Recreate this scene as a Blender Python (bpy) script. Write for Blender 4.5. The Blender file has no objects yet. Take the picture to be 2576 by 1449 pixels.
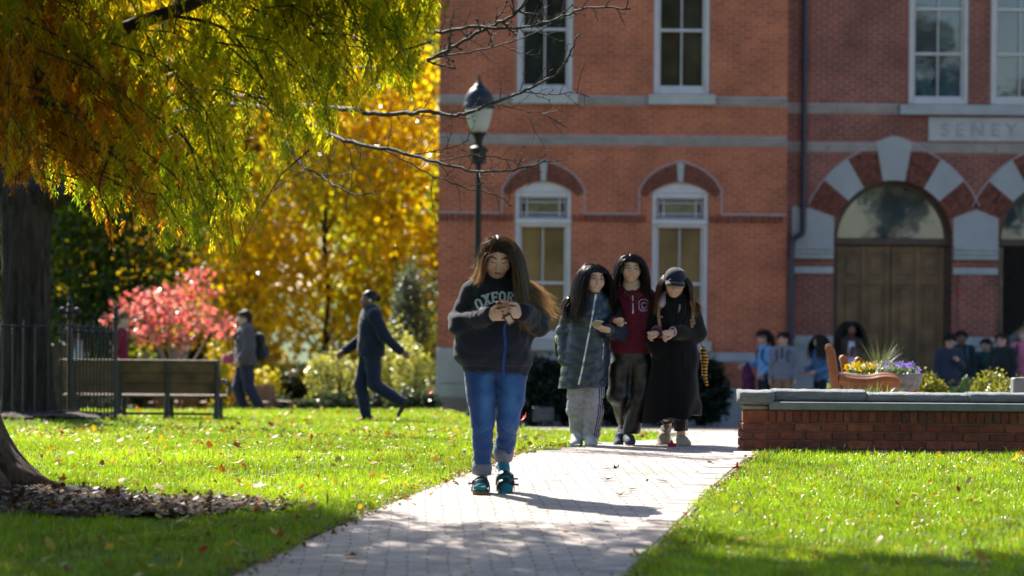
import bpy, bmesh, math, random, os
import numpy as np
from mathutils import Matrix, Vector, noise as mnoise
from mathutils.bvhtree import BVHTree

random.seed(7)
RNG = np.random.default_rng(7)
SC = bpy.context.scene
COL = SC.collection
rad = math.radians

# ----------------------------------------------------------------- camera
F = 7000.0                      # focal length in pixels of a 2576 px wide frame
CAM_Z = 1.39
PITCH = math.atan(36.5 / F)     # looking very slightly down
ROLL = rad(0.45)
cam_data = bpy.data.cameras.new('camera')
cam = bpy.data.objects.new('camera', cam_data)
COL.objects.link(cam)
cam_data.sensor_width = 36.0
cam_data.lens = F / 2576.0 * 36.0
cam_data.clip_start = 0.5
cam_data.clip_end = 2000.0
cam.location = (0, 0, CAM_Z)
cam.rotation_euler = (Matrix.Rotation(math.pi / 2 - PITCH, 3, 'X') @ Matrix.Rotation(ROLL, 3, 'Z')).to_euler()
cam_data.dof.use_dof = True
cam_data.dof.focus_distance = 20.0
cam_data.dof.aperture_fstop = 2.1
SC.camera = cam
_R = (Matrix.Rotation(math.pi / 2 - PITCH, 3, 'X') @ Matrix.Rotation(ROLL, 3, 'Z'))
C_RIGHT = np.array(_R @ Vector((1, 0, 0))); C_UP = np.array(_R @ Vector((0, 1, 0))); C_FWD = np.array(_R @ Vector((0, 0, -1)))
C_POS = np.array((0, 0, CAM_Z))


def ray(px, py):
    return C_RIGHT * ((px - 1288.0) / F) + C_UP * ((724.5 - py) / F) + C_FWD


def at(px, py, d):
    """point seen at a pixel of the 2576x1449 frame, at world depth y = d"""
    r = ray(px, py)
    return C_POS + r * (d / r[1])


# ----------------------------------------------------------------- terrain
_YR = np.array([-60, 0, 21.5, 23, 26, 30, 35, 40, 50, 60, 90, 220], float)
_ZR = np.array([0, 0, 0, -.04, -.2, -.41, -.64, -.88, -1.37, -1.6, -1.9, -2.6], float)
_YL = np.array([-60, 0, 21.5, 23, 26, 30, 35, 39, 42, 44, 47, 50, 60, 90, 220], float)
_ZL = np.array([0, 0, 0, -.03, -.155, -.303, -.47, -.59, -.68, -.95, -1.2, -1.37, -1.6, -1.9, -2.6], float)


def _sm(t):
    t = np.clip(t, 0, 1)
    return t * t * (3 - 2 * t)


def gz(x, y):
    x = np.asarray(x, float); y = np.asarray(y, float)
    zr = np.interp(y, _YR, _ZR); zl = np.interp(y, _YL, _ZL)
    w = _sm((x + 1.2) / 1.7)
    z = zl * (1 - w) + zr * w
    z = z + .0079 * np.clip(x, -12, 12)
    # soil heaped round the far trunk / iron fence, and round the near trunk
    z = z + 0.10 * np.exp(-((x + 5.9) / 1.5) ** 4 - ((y - 33.4) / 1.1) ** 2)
    z = z + 0.10 * np.exp(-(((x + 3.6) / 1.0) ** 2 + ((y - 17.0) / 1.5) ** 2))
    return z


def ground_at(px, py, guess=None):
    """world point where the pixel's ray meets the terrain"""
    r = ray(px, py)
    ds = np.linspace(9, 60, 5101)
    P = C_POS[None, :] + r[None, :] * (ds / r[1])[:, None]
    diff = P[:, 2] - gz(P[:, 0], P[:, 1])
    i = np.argmax(diff < 0)
    p = P[i]
    return np.array((p[0], p[1], float(gz(p[0], p[1]))))


# ----------------------------------------------------------------- materials
MATS = {}


def new_mat(name):
    m = bpy.data.materials.new(name); m.use_nodes = True
    nt = m.node_tree
    b = nt.nodes['Principled BSDF']
    return m, nt, b


def N(nt, kind, **kw):
    n = nt.nodes.new(kind)
    for k, v in kw.items():
        if k.startswith('_'):
            setattr(n, k[1:], v)
        else:
            n.inputs[k.replace('__', ' ')].default_value = v
    return n


def rgba(c):
    return (c[0], c[1], c[2], 1.0)


def ramp(nt, fac, stops):
    r = nt.nodes.new('ShaderNodeValToRGB')
    e = r.color_ramp.elements
    while len(e) < len(stops):
        e.new(0.5)
    for i, (p, c) in enumerate(stops):
        e[i].position = p; e[i].color = rgba(c)
    nt.links.new(fac, r.inputs['Fac'])
    return r


def plain(name, col, rough=0.6, var=0.12, scale=8.0, bump=0.0, bscale=60.0, metal=0.0, spec=0.5, sheen=0.0, coat=0.0, trans=0.0):
    """a simple surface whose colour and relief vary with noise"""
    if name in MATS:
        return MATS[name]
    m, nt, b = new_mat(name)
    tc = N(nt, 'ShaderNodeTexCoord')
    nz = N(nt, 'ShaderNodeTexNoise', Scale=scale, Detail=5.0)
    nt.links.new(tc.outputs['Object'], nz.inputs['Vector'])
    lo = tuple(max(0, c * (1 - var * 1.6)) for c in col); hi = tuple(min(1, c * (1 + var * 1.6)) for c in col)
    r = ramp(nt, nz.outputs['Fac'], [(0.3, lo), (0.7, hi)])
    nt.links.new(r.outputs['Color'], b.inputs['Base Color'])
    b.inputs['Roughness'].default_value = rough
    b.inputs['Metallic'].default_value = metal
    b.inputs['Specular IOR Level'].default_value = spec
    if sheen:
        b.inputs['Sheen Weight'].default_value = sheen
        b.inputs['Sheen Roughness'].default_value = 0.4
    if coat:
        b.inputs['Coat Weight'].default_value = coat
        b.inputs['Coat Roughness'].default_value = 0.15
    if bump:
        n2 = N(nt, 'ShaderNodeTexNoise', Scale=bscale, Detail=6.0)
        nt.links.new(tc.outputs['Object'], n2.inputs['Vector'])
        bp = N(nt, 'ShaderNodeBump', Strength=min(1.0, bump), Distance=0.01 if bump <= 1 else 0.01 * bump)
        nt.links.new(n2.outputs['Fac'], bp.inputs['Height'])
        nt.links.new(bp.outputs['Normal'], b.inputs['Normal'])
    MATS[name] = m
    return m


def attr_leaf(name, trans=0.5, rough=0.45, spec=0.4, tint=(1.15, 1.1, 0.7)):
    """thin leaves whose own colour is stored per leaf; part of the light passes through"""
    if name in MATS:
        return MATS[name]
    m, nt, b = new_mat(name)
    a = N(nt, 'ShaderNodeAttribute', _attribute_name='Col')
    nt.links.new(a.outputs['Color'], b.inputs['Base Color'])
    b.inputs['Roughness'].default_value = rough
    b.inputs['Specular IOR Level'].default_value = spec
    t = N(nt, 'ShaderNodeBsdfTranslucent')
    mul = N(nt, 'ShaderNodeMix', _data_type='RGBA', _blend_type='MULTIPLY')
    mul.inputs[0].default_value = 1.0
    nt.links.new(a.outputs['Color'], mul.inputs[6]); mul.inputs[7].default_value = rgba(tint)
    nt.links.new(mul.outputs[2], t.inputs['Color'])
    mx = N(nt, 'ShaderNodeMixShader', Fac=trans)
    nt.links.new(b.outputs[0], mx.inputs[1]); nt.links.new(t.outputs[0], mx.inputs[2])
    nt.links.new(mx.outputs[0], nt.nodes['Material Output'].inputs['Surface'])
    MATS[name] = m
    return m


def attr_mat(name, rough=0.5, spec=0.4, sss=0.0, bump=0.0, bscale=90):
    if name in MATS:
        return MATS[name]
    m, nt, b = new_mat(name)
    a = N(nt, 'ShaderNodeAttribute', _attribute_name='Col')
    nt.links.new(a.outputs['Color'], b.inputs['Base Color'])
    b.inputs['Roughness'].default_value = rough
    b.inputs['Specular IOR Level'].default_value = spec
    if sss:
        b.inputs['Subsurface Weight'].default_value = sss
        b.inputs['Subsurface Radius'].default_value = (0.02, 0.008, 0.004)
        b.inputs['Subsurface Scale'].default_value = 0.3
    if bump:
        tc = N(nt, 'ShaderNodeTexCoord')
        n2 = N(nt, 'ShaderNodeTexNoise', Scale=bscale, Detail=5.0)
        nt.links.new(tc.outputs['Object'], n2.inputs['Vector'])
        bp = N(nt, 'ShaderNodeBump', Strength=bump, Distance=0.01)
        nt.links.new(n2.outputs['Fac'], bp.inputs['Height']); nt.links.new(bp.outputs['Normal'], b.inputs['Normal'])
    MATS[name] = m
    return m


def brick_mat(name, c1, c2, mortar, bw=0.205, rh=0.0677, ms=0.009, dark=0.35, axes='XZ', bump=0.35, rough=0.85, offset=0.5, shift=(0, 0)):
    if name in MATS:
        return MATS[name]
    m, nt, b = new_mat(name)
    tc = N(nt, 'ShaderNodeTexCoord')
    sep = N(nt, 'ShaderNodeSeparateXYZ'); nt.links.new(tc.outputs['Object'], sep.inputs[0])
    comb = N(nt, 'ShaderNodeCombineXYZ')
    nt.links.new(sep.outputs[axes[0]], comb.inputs['X']); nt.links.new(sep.outputs[axes[1]], comb.inputs['Y'])
    mp = N(nt, 'ShaderNodeMapping'); mp.inputs['Location'].default_value = (shift[0] + 40 * bw, shift[1] + 100 * rh, 0)
    nt.links.new(comb.outputs[0], mp.inputs['Vector'])
    # slightly wavering joints
    wz = N(nt, 'ShaderNodeTexNoise', Scale=3.0, Detail=2.0); nt.links.new(tc.outputs['Object'], wz.inputs['Vector'])
    wsub = N(nt, 'ShaderNodeVectorMath', _operation='SUBTRACT'); nt.links.new(wz.outputs['Color'], wsub.inputs[0]); wsub.inputs[1].default_value = (.5, .5, .5)
    wsc = N(nt, 'ShaderNodeVectorMath', _operation='SCALE'); nt.links.new(wsub.outputs[0], wsc.inputs[0]); wsc.inputs['Scale'].default_value = 0.012
    wadd = N(nt, 'ShaderNodeVectorMath', _operation='ADD'); nt.links.new(mp.outputs[0], wadd.inputs[0]); nt.links.new(wsc.outputs[0], wadd.inputs[1])
    br = N(nt, 'ShaderNodeTexBrick', _offset=offset)
    br.inputs['Scale'].default_value = 1.0
    br.inputs['Brick Width'].default_value = bw; br.inputs['Row Height'].default_value = rh
    br.inputs['Mortar Size'].default_value = ms; br.inputs['Mortar Smooth'].default_value = 0.2
    br.inputs['Bias'].default_value = -0.15
    br.inputs['Color1'].default_value = rgba(c1); br.inputs['Color2'].default_value = rgba(c2); br.inputs['Mortar'].default_value = rgba(mortar)
    nt.links.new(wadd.outputs[0], br.inputs['Vector'])
    nz = N(nt, 'ShaderNodeTexNoise', Scale=1.1, Detail=6.0, Roughness=0.65); nt.links.new(tc.outputs['Object'], nz.inputs['Vector'])
    nz2 = N(nt, 'ShaderNodeTexNoise', Scale=35.0, Detail=4.0); nt.links.new(tc.outputs['Object'], nz2.inputs['Vector'])
    r1 = ramp(nt, nz.outputs['Fac'], [(0.3, (1 - dark,) * 3), (0.72, (1.12,) * 3)])
    r2 = ramp(nt, nz2.outputs['Fac'], [(0.3, (.8,) * 3), (0.7, (1.15,) * 3)])
    m1 = N(nt, 'ShaderNodeMix', _data_type='RGBA', _blend_type='MULTIPLY'); m1.inputs[0].default_value = 1.0
    nt.links.new(br.outputs['Color'], m1.inputs[6]); nt.links.new(r1.outputs[0], m1.inputs[7])
    m2 = N(nt, 'ShaderNodeMix', _data_type='RGBA', _blend_type='MULTIPLY'); m2.inputs[0].default_value = 1.0
    nt.links.new(m1.outputs[2], m2.inputs[6]); nt.links.new(r2.outputs[0], m2.inputs[7])
    nt.links.new(m2.outputs[2], b.inputs['Base Color'])
    b.inputs['Roughness'].default_value = rough
    inv = N(nt, 'ShaderNodeMath', _operation='SUBTRACT'); inv.inputs[0].default_value = 1.0; nt.links.new(br.outputs['Fac'], inv.inputs[1])
    ad = N(nt, 'ShaderNodeMath', _operation='MULTIPLY_ADD'); nt.links.new(nz2.outputs['Fac'], ad.inputs[0]); ad.inputs[1].default_value = 0.5; nt.links.new(inv.outputs[0], ad.inputs[2])
    bp = N(nt, 'ShaderNodeBump', Strength=bump, Distance=0.008); nt.links.new(ad.outputs[0], bp.inputs['Height'])
    nt.links.new(bp.outputs['Normal'], b.inputs['Normal'])
    MATS[name] = m
    return m


# ----------------------------------------------------------------- objects
def tag(o, label=None, cat=None, group=None, kind=None):
    if label: o['label'] = label
    if cat: o['category'] = cat
    if group: o['group'] = group
    if kind: o['kind'] = kind
    return o


def thing(name, label, cat, loc, group=None):
    o = bpy.data.objects.new(name, None); COL.objects.link(o)
    o.empty_display_size = 0.2
    o.location = [float(v) for v in loc]
    return tag(o, label, cat, group)


def root_of(parent):
    off = Vector((0, 0, 0)); p = parent
    while p is not None:
        if p.type == 'EMPTY':
            off = Vector(p.location); break
        p = p.parent
    return off


def link(name, me, mat, parent=None, smooth=False):
    o = bpy.data.objects.new(name, me); COL.objects.link(o)
    if mat is not None:
        me.materials.clear()
        for mm in (mat if isinstance(mat, (list, tuple)) else [mat]):
            me.materials.append(mm)
    if smooth:
        me.polygons.foreach_set('use_smooth', np.ones(len(me.polygons), bool))
    if parent is not None:
        o.parent = parent
        if parent.type == 'EMPTY':
            o.matrix_parent_inverse = Matrix.Translation(-Vector(parent.location))
        # a mesh parent keeps its vertices in world space with an identity basis
    return o


def np_mesh(name, V, Fc, col=None):
    """mesh from arrays; Fc is an (n,3) or (n,4) index array"""
    me = bpy.data.meshes.new(name)
    V = np.ascontiguousarray(V, np.float32); Fc = np.ascontiguousarray(Fc, np.int32)
    n, k = Fc.shape
    me.vertices.add(len(V)); me.vertices.foreach_set('co', V.ravel())
    me.loops.add(n * k); me.loops.foreach_set('vertex_index', Fc.ravel())
    me.polygons.add(n)
    me.polygons.foreach_set('loop_start', np.arange(0, n * k, k, dtype=np.int32))
    me.polygons.foreach_set('loop_total', np.full(n, k, np.int32))
    me.update(calc_edges=True)
    if col is not None:
        a = me.color_attributes.new('Col', 'FLOAT_COLOR', 'POINT')
        c = np.ones((len(V), 4), np.float32); c[:, :3] = col
        a.data.foreach_set('color', c.ravel())
    return me


def rotz(a):
    c, s = math.cos(a), math.sin(a)
    return np.array(((c, -s, 0), (s, c, 0), (0, 0, 1)))


def rotx(a):
    c, s = math.cos(a), math.sin(a)
    return np.array(((1, 0, 0), (0, c, -s), (0, s, c)))


def roty(a):
    c, s = math.cos(a), math.sin(a)
    return np.array(((c, 0, s), (0, 1, 0), (-s, 0, c)))


class MB:
    """collects shapes into one mesh"""
    def __init__(s):
        s.v = []; s.f = []

    def add(s, V, Fs):
        o = len(s.v)
        s.v += [tuple(map(float, p)) for p in V]
        s.f += [tuple(i + o for i in f) for f in Fs]
        return s

    def box(s, c, size, R=None, bev=0.0, taper=1.0):
        hx, hy, hz = size[0] / 2, size[1] / 2, size[2] / 2
        if bev <= 0:
            V = [(-hx, -hy, -hz), (hx, -hy, -hz), (hx, hy, -hz), (-hx, hy, -hz), (-hx * taper, -hy * taper, hz), (hx * taper, -hy * taper, hz), (hx * taper, hy * taper, hz), (-hx * taper, hy * taper, hz)]
            Fs = [(3, 2, 1, 0), (4, 5, 6, 7), (0, 1, 5, 4), (1, 2, 6, 5), (2, 3, 7, 6), (3, 0, 4, 7)]
        else:
            b = min(bev, hx * .9, hy * .9, hz * .9)
            def ring(x, y, z, c_):
                return [(-x + c_, -y, z), (x - c_, -y, z), (x, -y + c_, z), (x, y - c_, z), (x - c_, y, z), (-x + c_, y, z), (-x, y - c_, z), (-x, -y + c_, z)]
            V = ring(hx - b, hy - b, -hz, b * .4) + ring(hx, hy, -hz + b, b) + ring(hx, hy, hz - b, b) + ring(hx - b, hy - b, hz, b * .4)
            Fs = [tuple(range(7, -1, -1)), tuple(range(24, 32))]
            for k in range(3):
                for i in range(8):
                    j = (i + 1) % 8
                    Fs.append((k * 8 + i, k * 8 + j, k * 8 + 8 + j, k * 8 + 8 + i))
        V = np.array(V)
        if R is not None: V = V @ np.asarray(R).T
        return s.add(V + np.array(c), Fs)

    def tube(s, pts, radii, n=8, cap=True, flat=None):
        pts = np.array(pts, float)
        if np.isscalar(radii): radii = [radii] * len(pts)
        m = len(pts)
        T = np.gradient(pts, axis=0)
        T /= np.linalg.norm(T, axis=1)[:, None] + 1e-9
        up = np.array((0, 0, 1.0)) if abs(T[0][2]) < .9 else np.array((0, 1.0, 0))
        V = []; u = np.cross(T[0], up); u /= np.linalg.norm(u)
        for i in range(m):
            u = u - T[i] * np.dot(u, T[i]); u /= np.linalg.norm(u) + 1e-9
            w = np.cross(T[i], u)
            for k in range(n):
                a = 2 * math.pi * k / n
                V.append(pts[i] + radii[i] * (math.cos(a) * u + math.sin(a) * w * (flat if flat else 1)))
        Fs = []
        for i in range(m - 1):
            for k in range(n):
                j = (k + 1) % n
                Fs.append((i * n + k, i * n + j, (i + 1) * n + j, (i + 1) * n + k))
        if cap:
            Fs.append(tuple(range(n - 1, -1, -1))); Fs.append(tuple(range((m - 1) * n, m * n)))
        return s.add(V, Fs)

    def lathe(s, c, prof, n=20, axis=None):
        """prof: list of (radius, z)"""
        V = []; Fs = []
        for r, z in prof:
            for k in range(n):
                a = 2 * math.pi * k / n
                V.append((r * math.cos(a), r * math.sin(a), z))
        m = len(prof)
        for i in range(m - 1):
            for k in range(n):
                j = (k + 1) % n
                Fs.append((i * n + k, i * n + j, (i + 1) * n + j, (i + 1) * n + k))
        Fs.append(tuple(range(n - 1, -1, -1))); Fs.append(tuple(range((m - 1) * n, m * n)))
        V = np.array(V)
        if axis is not None: V = V @ np.asarray(axis).T
        return s.add(V + np.array(c), Fs)

    def prism(s, poly, y0, y1):
        """outline in x,z extruded from y0 to y1 (front = y0)"""
        n = len(poly)
        V = [(x, y0, z) for x, z in poly] + [(x, y1, z) for x, z in poly]
        Fs = [tuple(range(n)), tuple(range(2 * n - 1, n - 1, -1))]
        for i in range(n):
            j = (i + 1) % n
            Fs.append((j, i, n + i, n + j))
        return s.add(V, Fs)

    def ball(s, c, r, n=10, m=7, R=None):
        if np.isscalar(r): r = (r, r, r)
        V = [(0, 0, -r[2])]; Fs = []
        for i in range(1, m):
            t = math.pi * i / m
            for k in range(n):
                a = 2 * math.pi * k / n
                V.append((r[0] * math.sin(t) * math.cos(a), r[1] * math.sin(t) * math.sin(a), -r[2] * math.cos(t)))
        V.append((0, 0, r[2])); top = len(V) - 1
        for k in range(n):
            j = (k + 1) % n
            Fs.append((0, 1 + j, 1 + k)); Fs.append((top, 1 + (m - 2) * n + k, 1 + (m - 2) * n + j))
            for i in range(m - 2):
                Fs.append((1 + i * n + k, 1 + i * n + j, 1 + (i + 1) * n + j, 1 + (i + 1) * n + k))
        V = np.array(V)
        if R is not None: V = V @ np.asarray(R).T
        return s.add(V + np.array(c), Fs)

    def xf(s, R, t):
        s.v = [tuple(p) for p in (np.array(s.v) @ np.asarray(R).T + np.array(t))]
        return s

    def obj(s, name, mat, parent=None, smooth=False, fix=True):
        me = bpy.data.meshes.new(name)
        me.from_pydata(s.v, [], s.f)
        if fix:
            bm = bmesh.new(); bm.from_mesh(me)
            bmesh.ops.recalc_face_normals(bm, faces=bm.faces)
            bm.to_mesh(me); bm.free()
        if smooth == 'auto':
            o = link(name, me, mat, parent, True)
            me.set_sharp_from_angle(angle=rad(38))
            return o
        return link(name, me, mat, parent, smooth)


def copy_tree(o, parent=None, label=None):
    c = o.copy(); COL.objects.link(c)
    if parent is not None:
        c.parent = parent
    for ch in list(o.children):
        copy_tree(ch, c)
    return c


def smooth_path(pts, n=6):
    """Catmull-Rom through the points"""
    P = np.array(pts, float)
    P = np.vstack([2 * P[0] - P[1], P, 2 * P[-1] - P[-2]])
    out = []
    for i in range(1, len(P) - 2):
        for k in range(n):
            t = k / n
            out.append(0.5 * ((2 * P[i]) + (-P[i - 1] + P[i + 1]) * t + (2 * P[i - 1] - 5 * P[i] + 4 * P[i + 1] - P[i + 2]) * t * t + (-P[i - 1] + 3 * P[i] - 3 * P[i + 1] + P[i + 2]) * t ** 3))
    out.append(P[-2])
    return np.array(out)
# ----------------------------------------------------------------- light
SUN_EL = rad(40.0)
SUN_AZ = rad(27.0)     # to the left of the view axis, behind the subjects
sun_dir = Vector((-math.sin(SUN_AZ) * math.cos(SUN_EL), math.cos(SUN_AZ) * math.cos(SUN_EL), math.sin(SUN_EL)))
ld = bpy.data.lights.new('sun', 'SUN'); ld.energy = 4.7; ld.angle = rad(0.55); ld.color = (1.0, 0.94, 0.84)
lo = bpy.data.objects.new('sun', ld); COL.objects.link(lo)
lo.location = (-20, 40, 40)
lo.rotation_euler = sun_dir.to_track_quat('Z', 'Y').to_euler()
W = bpy.data.worlds.new('World'); SC.world = W; W.use_nodes = True
_nt = W.node_tree; _bg = _nt.nodes['Background']
_sky = _nt.nodes.new('ShaderNodeTexSky'); _sky.sky_type = 'NISHITA'; _sky.sun_disc = False
_sky.sun_elevation = SUN_EL
_sky.sun_rotation = -SUN_AZ
_sky.air_density = 1.0; _sky.dust_density = 0.6; _sky.ozone_density = 1.0
_nt.links.new(_sky.outputs[0], _bg.inputs['Color']); _bg.inputs['Strength'].default_value = 0.082
SC.view_settings.view_transform = 'Standard'; SC.view_settings.look = 'None'
SC.view_settings.exposure = 1.45; SC.view_settings.gamma = 1.0
SC.view_settings.use_curve_mapping = False
SC.render.engine = 'CYCLES'
SC.cycles.use_denoising = True
SC.cycles.max_bounces = 7; SC.cycles.diffuse_bounces = 4; SC.cycles.glossy_bounces = 3; SC.cycles.transmission_bounces = 6; SC.cycles.transparent_max_bounces = 8
SC.cycles.sample_clamp_indirect = 6.0
SC.cycles.caustics_reflective = False; SC.cycles.caustics_refractive = False

# ----------------------------------------------------------------- terrain sheet
def grid_sheet(xs, ys, zoff=0.0, keep=None):
    X, Y = np.meshgrid(xs, ys)
    Z = gz(X, Y) + zoff
    V = np.stack([X, Y, Z], -1).reshape(-1, 3)
    nx, ny = len(xs), len(ys)
    i = np.arange(nx - 1)[None, :] + nx * np.arange(ny - 1)[:, None]
    Fc = np.stack([i, i + 1, i + nx + 1, i + nx], -1).reshape(-1, 4)
    return V, Fc

xs = np.concatenate([[-400, -150, -70, -40, -25], np.arange(-16, 16.1, .4), [25, 40, 70, 150, 400]])
ys = np.concatenate([[-300, -80, -30, -10, 0, 5], np.arange(8, 62, .4), [66, 72, 80, 95, 130, 220, 600]])
V, Fc = grid_sheet(xs, ys)
gm, nt, b = new_mat('soil')
tc = N(nt, 'ShaderNodeTexCoord')
n1 = N(nt, 'ShaderNodeTexNoise', Scale=1.3, Detail=7.0); nt.links.new(tc.outputs['Object'], n1.inputs['Vector'])
r1 = ramp(nt, n1.outputs['Fac'], [(.35, (.03, .06, .012)), (.55, (.06, .11, .018)), (.75, (.09, .10, .03))])
nt.links.new(r1.outputs[0], b.inputs['Base Color']); b.inputs['Roughness'].default_value = 0.95
n2 = N(nt, 'ShaderNodeTexNoise', Scale=40.0, Detail=5.0); nt.links.new(tc.outputs['Object'], n2.inputs['Vector'])
bp = N(nt, 'ShaderNodeBump', Strength=0.8, Distance=0.03); nt.links.new(n2.outputs['Fac'], bp.inputs['Height']); nt.links.new(bp.outputs['Normal'], b.inputs['Normal'])
tag(link('ground', np_mesh('ground', V, Fc), gm, None, True), kind='structure')

# ----------------------------------------------------------------- paved path and plaza
L_EDGE = [(430, 1530), (600, 1449), (720, 1392), (870, 1322), (1000, 1265), (1110, 1221), (1230, 1175), (1345, 1136), (1440, 1124), (1513, 1114), (1600, 1110), (1660, 1104), (1705, 1094)]
R_EDGE = [(1520, 1540), (1586, 1449), (1640, 1392), (1708, 1327), (1781, 1251), (1845, 1190), (1880, 1165), (1915, 1145)]
Lp = [ground_at(*p) for p in L_EDGE]; Rp = [ground_at(*p) for p in R_EDGE]
def edge_x(pts, y):
    ys_ = np.array([p[1] for p in pts]); xs_ = np.array([p[0] for p in pts]); o = np.argsort(ys_)
    return np.interp(y, ys_[o], xs_[o])
# continue the near part straight under and behind the camera
def left_x(y):
    y = np.asarray(y, float)
    base = edge_x(Lp, y)
    return base
def right_x(y):
    return edge_x(Rp, np.asarray(y, float))

Y_END = Lp[-1][1]        # where the lawn's tip ends
X_TIP = Lp[-1][0]
Y_CROSS = 40.0           # front edge of the cross walk beyond the lawn

def on_pave(x, y):
    """true where the ground is paved"""
    x = np.asarray(x, float); y = np.asarray(y, float)
    a = (y < Y_END) & (x > left_x(y)) & ((x < right_x(y)) | (y > 21.35))
    bb = (y >= Y_END) & (y < 52) & (x > np.where(y > Y_CROSS, -0.6 + 0 * x, X_TIP + 0.05 * (y - Y_END) - 0.9 * _sm((y - Y_END) / (Y_CROSS - Y_END))))
    return a | bb

ny = np.concatenate([np.arange(9.5, 21.4, .12)])
rows = []
for y in ny:
    rows.append(np.linspace(left_x(y), right_x(y), 12))
Vp = []
for y, r in zip(ny, rows):
    Vp.append(np.stack([r, np.full(12, y), gz(r, np.full(12, y)) + 0.012], -1))
Vp = np.concatenate(Vp)
i = np.arange(11)[None, :] + 12 * np.arange(len(ny) - 1)[:, None]
Fp = np.stack([i, i + 1, i + 13, i + 12], -1).reshape(-1, 4)
# paving: soldier rows laid across the walk
def paver_mat(name):
    m, nt, b = new_mat(name)
    tc = N(nt, 'ShaderNodeTexCoord')
    wz = N(nt, 'ShaderNodeTexNoise', Scale=2.2, Detail=3.0); nt.links.new(tc.outputs['Object'], wz.inputs['Vector'])
    ws = N(nt, 'ShaderNodeVectorMath', _operation='SCALE'); nt.links.new(wz.outputs['Color'], ws.inputs[0]); ws.inputs['Scale'].default_value = 0.05
    wa = N(nt, 'ShaderNodeVectorMath', _operation='ADD'); nt.links.new(tc.outputs['Object'], wa.inputs[0]); nt.links.new(ws.outputs[0], wa.inputs[1])
    mp = N(nt, 'ShaderNodeMapping'); mp.inputs['Location'].default_value = (30, 0, 0); mp.inputs['Rotation'].default_value = (0, 0, rad(-2))
    nt.links.new(wa.outputs[0], mp.inputs['Vector'])
    br = N(nt, 'ShaderNodeTexBrick', _offset=0.5)
    for k, v in (('Scale', 1.0), ('Brick Width', 0.2), ('Row Height', 0.1), ('Mortar Size', 0.006), ('Mortar Smooth', 0.3), ('Bias', 0.0)):
        br.inputs[k].default_value = v
    br.inputs['Color1'].default_value = rgba((.38, .30, .27)); br.inputs['Color2'].default_value = rgba((.53, .455, .42)); br.inputs['Mortar'].default_value = rgba((.10, .08, .065))
    nt.links.new(mp.outputs[0], br.inputs['Vector'])
    nz = N(nt, 'ShaderNodeTexNoise', Scale=0.9, Detail=6.0, Roughness=.7); nt.links.new(tc.outputs['Object'], nz.inputs['Vector'])
    r1 = ramp(nt, nz.outputs['Fac'], [(.3, (.62, .58, .56)), (.5, (.95, .94, .93)), (.72, (1.15, 1.13, 1.1))])
    nz2 = N(nt, 'ShaderNodeTexNoise', Scale=24.0, Detail=5.0); nt.links.new(tc.outputs['Object'], nz2.inputs['Vector'])
    r2 = ramp(nt, nz2.outputs['Fac'], [(.3, (.78,) * 3), (.7, (1.12,) * 3)])
    m1 = N(nt, 'ShaderNodeMix', _data_type='RGBA', _blend_type='MULTIPLY'); m1.inputs[0].default_value = 1
    nt.links.new(br.outputs['Color'], m1.inputs[6]); nt.links.new(r1.outputs[0], m1.inputs[7])
    m2 = N(nt, 'ShaderNodeMix', _data_type='RGBA', _blend_type='MULTIPLY'); m2.inputs[0].default_value = 1
    nt.links.new(m1.outputs[2], m2.inputs[6]); nt.links.new(r2.outputs[0], m2.inputs[7])
    # bed joints between the rows: some gaping and dark with dirt, others tight
    b2 = N(nt, 'ShaderNodeTexBrick', _offset=0.0)
    for k, v in (('Scale', 1.0), ('Brick Width', 200.0), ('Row Height', 0.1), ('Mortar Size', 0.011), ('Mortar Smooth', 0.4), ('Bias', 0.0)):
        b2.inputs[k].default_value = v
    nt.links.new(mp.outputs[0], b2.inputs['Vector'])
    ms_ = N(nt, 'ShaderNodeMapping'); ms_.inputs['Scale'].default_value = (1.3, 9, 1); nt.links.new(tc.outputs['Object'], ms_.inputs[0])
    nj = N(nt, 'ShaderNodeTexNoise', Scale=1.0, Detail=3.0); nt.links.new(ms_.outputs[0], nj.inputs['Vector'])
    rj = ramp(nt, nj.outputs['Fac'], [(.36, (0, 0, 0)), (.54, (1, 1, 1))])
    mj = N(nt, 'ShaderNodeMath', _operation='MULTIPLY'); nt.links.new(b2.outputs['Fac'], mj.inputs[0]); nt.links.new(rj.outputs[0], mj.inputs[1])
    m3 = N(nt, 'ShaderNodeMix', _data_type='RGBA'); nt.links.new(mj.outputs[0], m3.inputs[0]); nt.links.new(m2.outputs[2], m3.inputs[6]); m3.inputs[7].default_value = rgba((.06, .05, .03))
    # moss and soil worked into patches of joints
    nm = N(nt, 'ShaderNodeTexNoise', Scale=.8, Detail=5.0, Roughness=.7); nt.links.new(tc.outputs['Object'], nm.inputs['Vector'])
    rm_ = ramp(nt, nm.outputs['Fac'], [(.55, (0, 0, 0)), (.72, (.6, .6, .6))])
    mk2 = N(nt, 'ShaderNodeMath', _operation='MULTIPLY'); nt.links.new(br.outputs['Fac'], mk2.inputs[0]); nt.links.new(rm_.outputs[0], mk2.inputs[1])
    m4 = N(nt, 'ShaderNodeMix', _data_type='RGBA'); nt.links.new(mk2.outputs[0], m4.inputs[0]); nt.links.new(m3.outputs[2], m4.inputs[6]); m4.inputs[7].default_value = rgba((.10, .14, .02))
    nt.links.new(m4.outputs[2], b.inputs['Base Color'])
    b.inputs['Roughness'].default_value = 0.6; b.inputs['Specular IOR Level'].default_value = 0.45
    inv = N(nt, 'ShaderNodeMath', _operation='SUBTRACT'); inv.inputs[0].default_value = 1.0; nt.links.new(br.outputs['Fac'], inv.inputs[1])
    nz3 = N(nt, 'ShaderNodeTexNoise', Scale=6.0, Detail=3.0); nt.links.new(tc.outputs['Object'], nz3.inputs['Vector'])
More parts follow.
